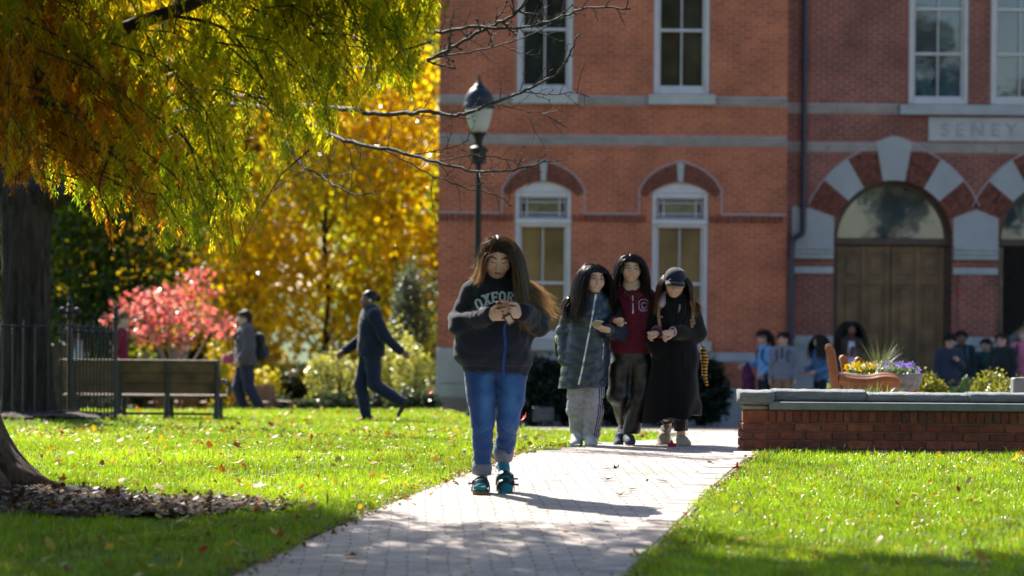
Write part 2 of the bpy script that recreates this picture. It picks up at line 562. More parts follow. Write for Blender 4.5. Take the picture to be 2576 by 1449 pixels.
    ad = N(nt, 'ShaderNodeMath', _operation='MULTIPLY_ADD'); nt.links.new(nz3.outputs['Fac'], ad.inputs[0]); ad.inputs[1].default_value = 1.1; nt.links.new(inv.outputs[0], ad.inputs[2])
    bp = N(nt, 'ShaderNodeBump', Strength=0.7, Distance=0.012); nt.links.new(ad.outputs[0], bp.inputs['Height']); nt.links.new(bp.outputs['Normal'], b.inputs['Normal'])
    return m
PAV = paver_mat('brick_paving')
tag(link('path', np_mesh('path', Vp, Fp), PAV, None, True), kind='structure')
# edging course on the right: bricks set lengthwise, a hair proud
eb = MB()
ye = 9.6
while ye < 21.2:
    x0, x1 = float(right_x(ye)), float(right_x(ye + .2))
    ang = math.atan2(-(x1 - x0), .2)
    h_ = 0.024 + random.uniform(-.003, .004)
    eb.box((x0 - .10, ye + .1, float(gz(x0, ye)) + h_ / 2 - .004), (.185, .193 / math.cos(ang), h_), rotz(ang) , bev=.004)
    ye += .2
tag(eb.obj('path_edging', plain('edging_brick', (.45, .36, .33), .75, .25, 6, .3, 60)), kind='structure')
# plaza
pv = []; pf = []
gx = np.arange(-1.4, 26, .2); gy = np.arange(21.4, 52, .2)
GX, GY = np.meshgrid(gx, gy); M = on_pave(GX, GY)
idx = -np.ones(GX.shape, int)
cells = M[:-1, :-1] & M[1:, 1:] & M[:-1, 1:] & M[1:, :-1]
use = np.zeros_like(M); use[:-1, :-1] |= cells; use[1:, 1:] |= cells; use[:-1, 1:] |= cells; use[1:, :-1] |= cells
idx[use] = np.arange(use.sum())
PVv = np.stack([GX[use], GY[use], gz(GX[use], GY[use]) + .012], -1)
ci, cj = np.nonzero(cells)
PFf = np.stack([idx[ci, cj], idx[ci, cj + 1], idx[ci + 1, cj + 1], idx[ci + 1, cj]], -1)
tag(link('plaza_paving', np_mesh('plaza_paving', PVv, PFf), PAV, None, True), kind='structure')
# ----------------------------------------------------------------- bare mulch beds
def vnoise(x, y, s, seed=0):
    """cheap smooth value noise for arrays"""
    x = np.asarray(x, float) / s + 1000; y = np.asarray(y, float) / s + 1000
    xi = np.floor(x).astype(np.int64); yi = np.floor(y).astype(np.int64)
    fx = _sm(x - xi); fy = _sm(y - yi)
    def h(a, b_):
        n = (a * 374761393 + b_ * 668265263 + seed * 974711) & 0x7fffffff
        n = ((n ^ (n >> 13)) * 1274126177) & 0x7fffffff
        return ((n ^ (n >> 16)) & 0xffff) / 65535.0
    return (h(xi, yi) * (1 - fx) + h(xi + 1, yi) * fx) * (1 - fy) + (h(xi, yi + 1) * (1 - fx) + h(xi + 1, yi + 1) * fx) * fy

MC = ground_at(60, 1262)
def mulch_w(x, y):
    """1 inside the bare soil beds"""
    x = np.asarray(x, float); y = np.asarray(y, float)
    n = vnoise(x, y, .35, 3) * .5 + vnoise(x, y, .12, 4) * .25 - .37
    e1 = 1.0 - np.sqrt(((x - MC[0]) / 1.55) ** 2 + ((y - MC[1]) / 0.85) ** 2) + n * .5
    e2 = 1.0 - np.sqrt(((x + 6.2) / 1.7) ** 2 + ((y - 33.3) / 0.75) ** 2) + n * .5
    return np.clip(np.maximum(e1, e2) * 6, 0, 1)

def patch(name, x0, x1, y0, y1, st, fn, zoff, mat):
    gx = np.arange(x0, x1, st); gy = np.arange(y0, y1, st)
    GX, GY = np.meshgrid(gx, gy); M = fn(GX, GY) > .3
    idx = -np.ones(GX.shape, int)
    cells = M[:-1, :-1] & M[1:, 1:] & M[:-1, 1:] & M[1:, :-1]
    use = np.zeros_like(M); use[:-1, :-1] |= cells; use[1:, 1:] |= cells; use[:-1, 1:] |= cells; use[1:, :-1] |= cells
    idx[use] = np.arange(use.sum())
    zz = gz(GX, GY) + zoff + .035 * (vnoise(GX, GY, .09, 8) - .3) + .02 * vnoise(GX, GY, .03, 9)
    V = np.stack([GX[use], GY[use], zz[use]], -1)
    ci, cj = np.nonzero(cells)
    Fc = np.stack([idx[ci, cj], idx[ci, cj + 1], idx[ci + 1, cj + 1], idx[ci + 1, cj]], -1)
    return link(name, np_mesh(name, V, Fc), mat, None, True)

MULCH = plain('mulch', (.045, .028, .02), .95, .4, 30, 1.0, 80)
tag(patch('bare_soil', -5.5, -1.0, 15.3, 19, .03, mulch_w, .012, MULCH), kind='structure')
tag(patch('bare_soil', -9, -4.2, 32.3, 34.4, .05, mulch_w, .012, MULCH), kind='structure')

# ----------------------------------------------------------------- grass
def make_grass():
    Vs = []; Fs = []; Cs = []; base = 0
    def region(n, y0, y1, hmin, hmax, w, wide=1.1):
        y = np.sqrt(RNG.uniform(y0 ** 2, y1 ** 2, n))
        x = RNG.uniform(-.5, .5, n) * (.368 * y * wide + .5)
        xo = x + (vnoise(x, y, .13, 50) - .42) * .13
        k = (~on_pave(xo, y)) & (RNG.uniform(0, 1, n) > mulch_w(x, y) * .97)
        k &= ~((x > right_x(y) - .02) & (y > 21.62))          # the brick seat wall and the bed behind it
        k &= ~((y > 42.5) & (x < 1)) | (RNG.uniform(0, 1, n) < .4)
        x, y = x[k], y[k]
        k2 = (vnoise(x, y, .7, 61) * .6 + vnoise(x, y, .2, 62) * .4 < .63) | (RNG.uniform(0, 1, len(x)) < .45)
        x, y = x[k2], y[k2]
        # a few blades lean out over the walk
        return x, y, hmin, hmax, w
    for (n, y0, y1, hmin, hmax, w, wide) in ((90000, 11.2, 43, .03, .065, .011, 2.6), (250000, 11.2, 18, .028, .06, .0045, 1.1), (260000, 17, 25, .028, .062, .005, 1.1), (190000, 24, 43.5, .03, .065, .009, 1.1)):
        x, y, hmin, hmax, w = region(n, y0, y1, hmin, hmax, w, wide)
        m = len(x)
        cl = vnoise(x, y, .16, 11) * .6 + vnoise(x, y, .6, 12) * .4
        h = (hmin + (hmax - hmin) * RNG.uniform(0, 1, m) ** 1.5) * (.35 + 1.25 * cl)
        tall = RNG.uniform(0, 1, m) < .02
        h[tall] *= 1.7
        a = RNG.uniform(0, 2 * np.pi, m); ln = RNG.uniform(.15, 1.0, m) ** 1.3
        dx = np.cos(a) * ln * h; dy = np.sin(a) * ln * h
        fa = RNG.uniform(0, np.pi, m); ww = w * RNG.uniform(.6, 1.3, m)
        ux = np.cos(fa) * ww / 2; uy = np.sin(fa) * ww / 2
        z = gz(x, y) - .004
        P = np.zeros((m, 5, 3))
        P[:, 0] = np.stack([x - ux, y - uy, z], -1); P[:, 1] = np.stack([x + ux, y + uy, z], -1)
        mx, my, mz = x + dx * .35, y + dy * .35, z + h * .62
        P[:, 2] = np.stack([mx - ux * .8, my - uy * .8, mz], -1); P[:, 3] = np.stack([mx + ux * .8, my + uy * .8, mz], -1)
        P[:, 4] = np.stack([x + dx, y + dy, z + h * (1 - .3 * ln)], -1)
        o = base + 5 * np.arange(m)[:, None]
        Fs.append(np.concatenate([o + np.array([[0, 1, 3]]), o + np.array([[0, 3, 2]]), o + np.array([[2, 3, 4]])]))
        # own colour: lush, yellowish and straw blades
        g = np.array([[.15, .29, .015]]) + RNG.uniform(0, 1, (m, 1)) * np.array([[.13, .13, .008]])
        pat = vnoise(x, y, 1.4, 21)[:, None]
        g = g * (.72 + .5 * pat) * (.75 + .5 * vnoise(x, y, .22, 41))[:, None] + (pat > .6) * np.array([[.03, .015, 0]])
        straw = RNG.uniform(0, 1, m) < (.04 + .12 * vnoise(x, y, .5, 30))
        g[straw] = np.array([.30, .22, .07]) * RNG.uniform(.6, 1.2, (straw.sum(), 1))
        Vs.append(P.reshape(-1, 3)); Cs.append(np.repeat(g, 5, 0)); base += 5 * m
    me = np_mesh('grass', np.concatenate(Vs), np.concatenate(Fs), np.concatenate(Cs))
    tag(link('grass', me, attr_leaf('grass_blade', .55, .30, .6, (1.35, 1.25, .45)), None, True), kind='stuff')
make_grass()

# ----------------------------------------------------------------- fallen leaves
def leaf_shapes():
    """outline fans: pointed oval, lobed maple, narrow"""
    out = []
    t = np.linspace(0, 2 * np.pi, 9)[:-1]
    out.append(np.stack([np.cos(t), .5 * np.sin(t) * (1 - .25 * np.cos(t))], -1))
    t = np.linspace(0, 2 * np.pi, 11)[:-1]
    r = np.where(np.arange(10) % 2 == 0, 1.0, .5)
    out.append(np.stack([r * np.cos(t), r * np.sin(t)], -1))
    return out
LEAFS = leaf_shapes()

def leaf_mesh(c, size, shape, nrm_tilt, yaw, curl, colr):
    """one leaf as fan with curl; returns V,F,C"""
    o = LEAFS[shape] * size
    z = curl * size * (o[:, 0] / size) ** 2 + curl * .5 * size * np.abs(o[:, 1] / size)
    V = np.concatenate([[[0, 0, 0]], np.column_stack([o, z])])
    V = V @ roty(nrm_tilt).T @ rotz(yaw).T + np.array(c)
    n = len(o)
    Fc = np.array([(0, 1 + k, 1 + (k + 1) % n) for k in range(n)])
    return V, Fc, np.tile(np.array(colr), (n + 1, 1))

def scatter_leaves():
    Vs = []; Fs = []; Cs = []; b0 = 0
    pal = [(.50, .36, .02), (.45, .20, .02), (.28, .10, .02), (.16, .07, .025), (.42, .40, .10), (.55, .42, .22), (.38, .05, .02), (.22, .2, .03), (.55, .42, .05), (.50, .40, .03), (.34, .15, .03)]
    n = 0
    while n < 2900:
        y = math.sqrt(random.uniform(11.5 ** 2, 42 ** 2)); x = random.uniform(-.5, .5) * (.368 * y * 1.08)
        pv_ = bool(on_pave(x, y))
        dens = .5
        if x < 0.3 and not pv_: dens = .95 if y < 30 else .5
        if x > 1 and not pv_: dens = .35
        if pv_: dens = .15
        if y > 21.5 and x > right_x(y) and y < 30: continue
        if random.random() > dens: continue
        s = random.uniform(.012, .036) if random.random() < .8 else random.uniform(.035, .055)
        if pv_: s *= .7
        sh = 0 if random.random() < .7 else 1
        lift = random.uniform(.006, .02) if pv_ else random.uniform(.02, .05)
        zz = float(gz(x, y)) + lift
        tl = random.gauss(0, .25 if pv_ else .5)
        V, Fc, C = leaf_mesh((x, y, zz), s, sh, tl, random.uniform(0, 6.28), random.uniform(-.5, .6), np.array(random.choice(pal)) * random.uniform(.8, 1.2))
        Vs.append(V); Fs.append(Fc + b0); Cs.append(C); b0 += len(V); n += 1
    # drifted scraps along both edges of the walk
    for i in range(1300):
        y = random.uniform(11.5, 23); lf_ = random.random() < .7
        x = float(left_x(y)) + random.gauss(-.01, .06) if lf_ else float(right_x(y)) + random.gauss(.02, .04)
        if not lf_ and y > 21.3: continue
        V, Fc, C = leaf_mesh((x, y, float(gz(x, y)) + random.uniform(.02, .035)), random.uniform(.007, .024), 0, random.gauss(0, .4), random.uniform(0, 6.28), random.uniform(-.3, .4), np.array(random.choice([(.16, .08, .03), (.28, .14, .04), (.10, .06, .03), (.36, .22, .05)])) * random.uniform(.7, 1.2))
        Vs.append(V); Fs.append(Fc + b0); Cs.append(C); b0 += len(V)
    # needle litter and bark chips in the bed by the near trunk
    m = 0
    while m < 2000:
        x = random.uniform(-5, -1.2); y = random.uniform(15.2, 18.8)
        if mulch_w(x, y) < .25: continue
        s = random.uniform(.01, .035)
        col = random.choice([(.16, .07, .02), (.08, .045, .028), (.20, .10, .03), (.05, .03, .02), (.12, .09, .06), (.06, .035, .02)])
        V, Fc, C = leaf_mesh((x, y, float(gz(x, y)) + random.uniform(.03, .055)), s, 0, random.gauss(0, .5), random.uniform(0, 6.28), random.uniform(-.3, .3), np.array(col) * random.uniform(.7, 1.2))
        V = np.array(V)
        Vs.append(V); Fs.append(Fc + b0); Cs.append(C); b0 += len(V); m += 1
    me = np_mesh('fallen_leaves', np.concatenate(Vs), np.concatenate(Fs), np.concatenate(Cs))
    tag(link('fallen_leaves', me, attr_leaf('dry_leaf', .35, .5, .35, (1.2, 1.0, .6)), None, False), kind='stuff')
scatter_leaves()

def one_leaf(px, py, size, shape, col, label, curl=.3, tilt=.25, yaw=None, air=None, stem=True):
    p = ground_at(px, py) if air is None else at(px, py, air)
    if air is None: p = p + np.array((0, 0, .02))
    yaw = random.uniform(0, 6.28) if yaw is None else yaw
    V, Fc, C = leaf_mesh((0, 0, 0), size, shape, tilt, yaw, curl, col)
    # the other side, a hair apart, gives the leaf its thickness
    V2 = V.copy(); V2[:, 2] -= .0012
    n = len(V); k = n - 1
    rim = np.array([(1 + i, 1 + (i + 1) % k, n + 1 + (i + 1) % k) for i in range(k)] + [(1 + i, n + 1 + (i + 1) % k, n + 1 + i) for i in range(k)])
    V = np.concatenate([V, V2]) + p; Fc = np.concatenate([Fc, Fc[:, ::-1] + n, rim]); C = np.concatenate([C, C])
    if stem:
        mb = MB(); d = rotz(yaw) @ np.array((-1, 0, 0))
        mb.tube([p, p + d * size * .9 + np.array((0, 0, size * .1)), p + d * size * 1.6 + np.array((0, 0, size * .35))], [.0015, .0013, .001], 4)
        q = []
        for f in mb.f:
            q += [(f[0], f[i], f[i + 1]) for i in range(1, len(f) - 1)]
        Fc = np.concatenate([Fc, np.array(q) + len(V)]); C = np.concatenate([C, np.tile(np.array(col) * .6, (len(mb.v), 1))]); V = np.concatenate([V, np.array(mb.v)])
    o = link('leaf', np_mesh('leaf', V, Fc, C), MATS['dry_leaf'])
    return tag(o, label, 'leaf', 'single leaves on the walk and in the air')

one_leaf(1690, 1128, .055, 1, (.50, .03, .03), 'crimson leaf standing up on the walk before the beige sneakers', .5, -.7)
one_leaf(1319, 1052, .042, 1, (.75, .06, .02), 'red leaf falling through the air beside the jeans', .4, -.9, .3, 19.0, False)
one_leaf(1085, 985, .05, 1, (.60, .14, .09), 'pale red leaf falling in the air before the corner of the building', .4, -1.0, .7, 30.0, False)
one_leaf(1529, 1214, .055, 0, (.10, .12, .03), 'dark green curled leaf lying mid walk below the group of three', .5, .1, .1)
one_leaf(1590, 1239, .05, 0, (.45, .40, .03), 'yellow green leaf with an orange tip on the walk', .45, .15, .1)
one_leaf(1550, 1186, .035, 1, (.10, .05, .03), 'dark brown crumpled leaf on the walk', .6, .4)
one_leaf(1524, 1187, .03, 0, (.35, .04, .04), 'small dark red leaf beside the brown crumpled one', .4, .3)
one_leaf(1562, 1254, .04, 0, (.35, .26, .16), 'tan curled leaf with a thin upright stem on the walk', .7, .2)
one_leaf(1668, 1217, .05, 0, (.22, .2, .2), 'long grey leaf lying flat on the walk near the right edging', .25, .05, .05)
one_leaf(885, 1409, .045, 1, (.65, .26, .02), 'orange leaf in the dappled shade at the near end of the walk', .4, .35)
one_leaf(1142, 1133, .035, 1, (.65, .03, .02), 'bright red leaf standing in the grass left of the jeans', .4, -.8)
one_leaf(1080, 1151, .07, 0, (.55, .27, .02), 'large orange leaf lying on the lawn left of the woman', .3, -.35, .1)
one_leaf(556, 1190, .05, 1, (.70, .30, .02), 'orange pointed leaf propped up on the left lawn', .4, -.8)
one_leaf(393, 1168, .06, 0, (.65, .28, .04), 'narrow orange leaf standing upright in the left lawn', .2, -1.3, .2)
one_leaf(318, 1134, .06, 0, (.60, .45, .02), 'broad yellow leaf arched over the grass near the bed', .5, -.4, .2)
one_leaf(1855, 1187, .04, 1, (.38, .12, .03), 'brown leaf at the left tip of the right lawn', .5, -.7)
one_leaf(2433, 1166, .05, 0, (.60, .48, .02), 'yellow leaf on the right lawn under the brick wall', .4, -.5, .2)
one_leaf(2385, 1155, .035, 1, (.65, .10, .02), 'orange red leaf on the right lawn close to the brick wall', .4, -.5)
one_leaf(1356, 1104, .045, 1, (.70, .17, .03), 'orange leaf on the small lawn between the walkers', .4, -.6)
one_leaf(1312, 1139, .05, 1, (.30, .13, .03), 'brown leaf at the edge of the lawn by the raised sandal', .5, -.3)
# ----------------------------------------------------------------- college building
BD = 50.0                                  # depth of the left block's face
SB = BD / F                                # metres per pixel there
def bx(px): return (px - 1288.0) * SB
def bz(py): return CAM_Z + (688.0 - py) * SB
# the picture's own slight roll is in the camera, so measured rows are averaged near the block's middle (px 1540) and the entrance (px 2280)
def lz(py): return CAM_Z + (688.0 - (py - (1540 - 1288) * math.tan(ROLL))) * SB
def rz_(py): return CAM_Z + (688.0 - (py - (2280 - 1288) * math.tan(ROLL))) * SB
RD = BD + .55                              # entrance bay is set back
def rx(px): return (px - 1288.0) * RD / F

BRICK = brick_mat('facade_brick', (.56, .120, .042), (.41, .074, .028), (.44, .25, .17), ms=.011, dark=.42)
BRICK_R = brick_mat('entrance_brick', (.33, .070, .034), (.235, .046, .026), (.30, .20, .18), ms=.012, dark=.5)  # darker reddish brick; the bay's deeper shade is partly put into this colour
STONE = plain('band_stone', (.27, .235, .215), .85, .12, 3, .25, 50)
PALE = plain('pale_stone', (.40, .39, .38), .85, .08, 2.2, .25, 40)
GREYST = plain('grey_stone', (.33, .35, .36), .85, .1, 2.5, .25, 40)
MORT = plain('mortar_line', (.40, .31, .33), .9, .08, 6)
FRAME = plain('white_painted_frame', (.54, .51, .53), .5, .05, 4, .1, 30)
ARCHB = plain('arch_brick', (.15, .045, .028), .85, .4, 14, .4, 60)
DARKB = plain('dark_brick', (.17, .05, .035), .85, .3, 14, .4, 60)

bld = thing('brick_building', 'red brick college building with white sash windows, stone bands and arched wooden entrance doors', 'building', (2, BD, float(gz(2, BD))))

def wall_face(name, outer, holes, y, depth, mat, parent):
    """flat wall with openings and their reveals; outlines are x,z lists"""
    bm = bmesh.new(); edges = []; loops = []
    for poly in [outer] + holes:
        vs = [bm.verts.new((x, y, z)) for x, z in poly]
        es = [bm.edges.new((vs[i], vs[(i + 1) % len(vs)])) for i in range(len(vs))]
        edges += es; loops.append(vs)
    bmesh.ops.triangle_fill(bm, use_beauty=True, use_dissolve=False, edges=edges)
    for vs in loops[1:]:
        bk = [bm.verts.new((v.co.x, y + depth, v.co.z)) for v in vs]
        for i in range(len(vs)):
            j = (i + 1) % len(vs)
            bm.faces.new((vs[i], vs[j], bk[j], bk[i]))
    me = bpy.data.meshes.new(name); bm.to_mesh(me); bm.free()
    for p in me.polygons:
        pass
    return link(name, me, mat, parent)

def rect(x0, x1, z0, z1): return [(x0, z0), (x1, z0), (x1, z1), (x0, z1)]
def arc(cx, cz, r, a0, a1, n=16, rz=None):
    rz = rz or r
    return [(cx + r * math.cos(a0 + (a1 - a0) * i / n), cz + rz * math.sin(a0 + (a1 - a0) * i / n)) for i in range(n + 1)]
def seg_arch(x0, x1, z0, zs, zt, n=12):
    """opening with a shallow arched head"""
    w = (x1 - x0) / 2; h = zt - zs; R = (w * w + h * h) / (2 * h); a = math.asin(w / R); cx = (x0 + x1) / 2
    return [(x0, z0), (x1, z0)] + [(cx + R * math.sin(a - 2 * a * i / n), zt - R + R * math.cos(a - 2 * a * i / n)) for i in range(n + 1)]

Z_BOT = -2.2; Z_TOP = lz(-420)
LX0, LX1 = bx(1101), bx(1977)
LW = [(1293, 1437), (1638, 1781)]
lower = [(bx(a), bx(b), lz(856), lz(484), lz(458)) for a, b in LW]
upper = [(bx(a + 1), bx(b + 1), lz(236), lz(-170)) for a, b in LW]
holes = [seg_arch(*l) for l in lower] + [rect(*u) for u in upper]
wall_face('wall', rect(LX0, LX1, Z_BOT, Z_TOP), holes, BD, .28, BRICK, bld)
# side walls and back of the left block
mb = MB()
mb.add([(LX0, BD, Z_BOT), (LX0, BD + 16, Z_BOT), (LX0, BD + 16, Z_TOP), (LX0, BD, Z_TOP)], [(0, 1, 2, 3)])
mb.add([(LX1, BD, Z_BOT), (LX1, RD, Z_BOT), (LX1, RD, Z_TOP), (LX1, BD, Z_TOP)], [(0, 1, 2, 3)])
mb.add([(LX0, BD + 16, Z_BOT), (LX1 + 14, BD + 16, Z_BOT), (LX1 + 14, BD + 16, Z_TOP), (LX0, BD + 16, Z_TOP)], [(0, 1, 2, 3)])
mb.obj('side_wall', brick_mat('side_brick', (.43, .105, .055), (.36, .075, .042), (.40, .25, .20), axes='YZ'), bld)
rf = MB(); rf.box(((LX0 + LX1 + 14) / 2, BD + 8, Z_TOP + .4), (LX1 - LX0 + 15, 17, .8)); rf.obj('roof', plain('roof_slate', (.07, .07, .08), .7, .2, 5), bld)

def glass_mat(name, dark, rough=.03, spec=.5, tint=1.0):
    m, nt, b = new_mat(name)
    tc = N(nt, 'ShaderNodeTexCoord')
    nz = N(nt, 'ShaderNodeTexNoise', Scale=1.6, Detail=3.0); nt.links.new(tc.outputs['Object'], nz.inputs['Vector'])
    r = ramp(nt, nz.outputs['Fac'], [(.35, tuple(c * .6 for c in dark)), (.7, tuple(c * 1.3 for c in dark))])
    nt.links.new(r.outputs[0], b.inputs['Base Color'])
    b.inputs['Roughness'].default_value = rough; b.inputs['Specular IOR Level'].default_value = spec
    b.inputs['IOR'].default_value = 1.5
    n2 = N(nt, 'ShaderNodeTexNoise', Scale=2.5, Detail=2.0); nt.links.new(tc.outputs['Object'], n2.inputs['Vector'])
    bp = N(nt, 'ShaderNodeBump', Strength=.05, Distance=.02); nt.links.new(n2.outputs['Fac'], bp.inputs['Height']); nt.links.new(bp.outputs['Normal'], b.inputs['Normal'])
    return m
G_DARK = glass_mat('window_glass', (.026, .030, .026), spec=.45)
G_OLIVE = glass_mat('olive_window_glass', (.045, .042, .028), spec=.3)
G_BLUE = glass_mat('sky_tinted_window_glass', (.010, .05, .075), spec=1.0)  # the blue of the mirrored sky is put into the base colour
# shut slatted blinds behind the lower panes
def blind_mat(name, c):
    m, nt, b = new_mat(name)
    tc = N(nt, 'ShaderNodeTexCoord'); sep = N(nt, 'ShaderNodeSeparateXYZ'); nt.links.new(tc.outputs['Object'], sep.inputs[0])
    mu = N(nt, 'ShaderNodeMath', _operation='MULTIPLY'); nt.links.new(sep.outputs['Z'], mu.inputs[0]); mu.inputs[1].default_value = 24.0
    fr = N(nt, 'ShaderNodeMath', _operation='FRACT'); nt.links.new(mu.outputs[0], fr.inputs[0])
    nz = N(nt, 'ShaderNodeTexNoise', Scale=1.5, Detail=4.0); nt.links.new(tc.outputs['Object'], nz.inputs['Vector'])
    r = ramp(nt, fr.outputs[0], [(.0, tuple(x * .4 for x in c)), (.3, c), (.8, tuple(x * .9 for x in c)), (1.0, tuple(x * .4 for x in c))])
    r2 = ramp(nt, nz.outputs['Fac'], [(.3, (.5,) * 3), (.7, (1.2,) * 3)])
    mm = N(nt, 'ShaderNodeMix', _data_type='RGBA', _blend_type='MULTIPLY'); mm.inputs[0].default_value = 1; nt.links.new(r.outputs[0], mm.inputs[6]); nt.links.new(r2.outputs[0], mm.inputs[7])
    nt.links.new(mm.outputs[2], b.inputs['Base Color']); b.inputs['Roughness'].default_value = .25; b.inputs['Specular IOR Level'].default_value = .3
    return m
BLIND = blind_mat('glazed_blind', (.27, .165, .06))
STG = [plain('stained_blue', (.012, .014, .055), .15, .2, 6), plain('stained_green', (.015, .04, .012), .15, .2, 6), plain('stained_violet', (.035, .014, .03), .15, .2, 6), plain('stained_olive', (.13, .12, .055), .2, .25, 9)]

def sash_window(x0, x1, z0, z1, y, rails, mull, glassmat, fw, label=None, glaze=None):
    """box frame, sashes (rails as z list) and central glazing bar; y = wall face"""
    m = MB()
    yf = y + .06
    for xa, xb in ((x0, x0 + fw), (x1 - fw, x1)):
        m.box(((xa + xb) / 2, yf + .05, (z0 + z1) / 2), (fw, .14, z1 - z0), bev=.012)
    m.box(((x0 + x1) / 2, yf + .05, z0 + fw * .55), (x1 - x0 - 2 * fw, .146, fw * 1.1), bev=.012)
    m.box(((x0 + x1) / 2, yf + .05, z1 - fw * .5), (x1 - x0 - 2 * fw, .136, fw), bev=.012)
    sx0, sx1 = x0 + fw, x1 - fw
    sw = fw * .55
    for xa in (sx0 + sw / 2, sx1 - sw / 2):
        m.box((xa, yf + .085, (z0 + z1) / 2), (sw, .07, z1 - z0 - 2 * fw), bev=.008)
    m.box(((sx0 + sx1) / 2, yf + .087, z0 + fw * 1.1 + sw * .7), (sx1 - sx0 - 2 * sw, .072, sw * 1.4), bev=.008)
    for zr in rails:
        m.box(((sx0 + sx1) / 2, yf + .083, zr), (sx1 - sx0 - 2 * sw, .09, .05), bev=.008)
    if mull:
        m.box(((sx0 + sx1) / 2, yf + .093, (z0 + z1) / 2), (.026, .05, z1 - z0 - 2 * fw), bev=.006)
    w = m.obj('window', FRAME, bld)
    if label: w['label'] = label
    g = MB(); g.box(((sx0 + sx1) / 2, yf + .135, (z0 + z1) / 2), (sx1 - sx0, .012, z1 - z0 - fw))
    g.obj('pane', glassmat, w)
    return w

FW = .085
for k, (x0, x1, z0, z1) in enumerate(upper):
    sash_window(x0, x1, z0, z1, BD, [lz(74)], True, G_DARK if k == 0 else G_OLIVE, FW)
for k, (x0, x1, z0, zs, zt) in enumerate(lower):
    zc = lz(560)                       # transom bar between coloured light and sash
    w = sash_window(x0, x1, z0, zc, BD, [lz(713)], True, BLIND, FW, 'lower window with drawn blinds under a coloured transom light')
    # frame of the coloured light, with arched head board
    m = MB()
    m.box(((x0 + x1) / 2, BD + .10, zc + .02), (x1 - x0, .20, .10), bev=.015)
    for xa, xb in ((x0, x0 + FW), (x1 - FW, x1)):
        m.box(((xa + xb) / 2, BD + .11, (zc + .07 + zs) / 2), (FW, .14, zs - zc - .07), bev=.012)
    m.box(((x0 + x1) / 2, BD + .112, zs - .05), (x1 - x0 - 2 * FW, .136, .09), bev=.012)
    hd = seg_arch(x0 + .002, x1 - .002, zs, zs + .004, zt - .004)
    m.prism(hd, BD + .05, BD + .16)
    tf = m.obj('transom_frame', FRAME, w)
    # stained panes: blue top and bottom, violet sides, green corners, olive middle
    a0, a1 = x0 + FW + .03, x1 - FW - .03; b0_, b1_ = zc + .10, zs - .11
    ex, ez = (a1 - a0) * .13, (b1_ - b0_) * .2
    xsn = [a0, a0 + ex, a1 - ex, a1]; zsn = [b0_, b0_ + ez, b1_ - ez, b1_]
    sets = {0: MB(), 1: MB(), 2: MB(), 3: MB()}
    for i in range(3):
        for j in range(3):
            kind = 3 if (i, j) == (1, 1) else (0 if i == 1 else (2 if j == 1 else 1))
            sets[kind].box(((xsn[i] + xsn[i + 1]) / 2, BD + .16, (zsn[j] + zsn[j + 1]) / 2), (xsn[i + 1] - xsn[i], .012, zsn[j + 1] - zsn[j]))
    for kind, mm in sets.items():
        mm.obj('stained_glass', STG[kind], w)
    ld_ = MB()
    for xx in xsn: ld_.box((xx, BD + .151, (b0_ + b1_) / 2), (.028, .02, b1_ - b0_))
    for zz in zsn: ld_.box(((a0 + a1) / 2, BD + .149, zz), (a1 - a0, .02, .026))
    ld_.obj('lead_bars', plain('lead', (.42, .40, .42), .6, .1), w)
    # dark board closing the gap behind
    bk = MB(); bk.box(((x0 + x1) / 2, BD + .26, (zc + zt) / 2), (x1 - x0, .02, zt - zc)); bk.obj('backing', plain('dark_room', (.015, .014, .012), .9), w)
    # hood: radiating bricks, keystone, and raised pale line
    cx = (x0 + x1) / 2; wv = (x1 - x0) / 2
    h = zt - zs; R0 = (wv * wv + h * h) / (2 * h); zcen = zt - R0; am = math.asin(min(1, (wv + .10) / R0))
    def hood_z(x):                        # pointed profile of the hood line
        t = abs(x - cx) / (bx(1467) - bx(1363.5))
        return lz(404) - (lz(404) - lz(476)) * (.34 * t + .38 * t ** 2 + .28 * t ** 6)
    vbs = (MB(), MB()); nb = 26
    for i in range(nb):
        a = -am + (i + .5) * 2 * am / nb
        if abs(a) < .045: continue
        p0 = np.array((cx + (R0 + .005) * math.sin(a), zcen + (R0 + .005) * math.cos(a)))
        # outer end where the ray meets the hood line
        L = .1
        while L < 1.2 and p0[1] + L * math.cos(a) < hood_z(p0[0] + L * math.sin(a)) - .045: L += .01
        mid = p0 + np.array((math.sin(a), math.cos(a))) * (L / 2 + .01)
        vbs[a > 0].box((mid[0], BD - .004, mid[1]), (2 * am / nb * (R0 + L / 2) * .86, .02, L), roty(a), bev=.004)
    for vb in vbs: vb.obj('arch_bricks', ARCHB, bld)
    ks = MB(); ks.prism([(cx - .042, zt + .01), (cx + .042, zt + .01), (cx + .062, lz(412)), (cx, lz(406)), (cx - .062, lz(412))], BD - .03, BD + .02)
    ks.obj('keystone', GREYST, bld)
    hl = MB(); P = [(bx(1260 + (0 if k == 0 else 344)), lz(538)), (bx(1260 + (0 if k == 0 else 344)), lz(480))]
    hw = bx(1467) - bx(1363.5)
    xsn2 = np.linspace(-hw, hw, 15)
    P = [(cx - hw, lz(538))] + [(cx + x, hood_z(cx + x)) for x in xsn2] + [(cx + hw, lz(538))]
    hl.tube([(x, BD - .012, z) for x, z in P], .016, 6)
    hl.obj('hood_moulding', MORT, bld)
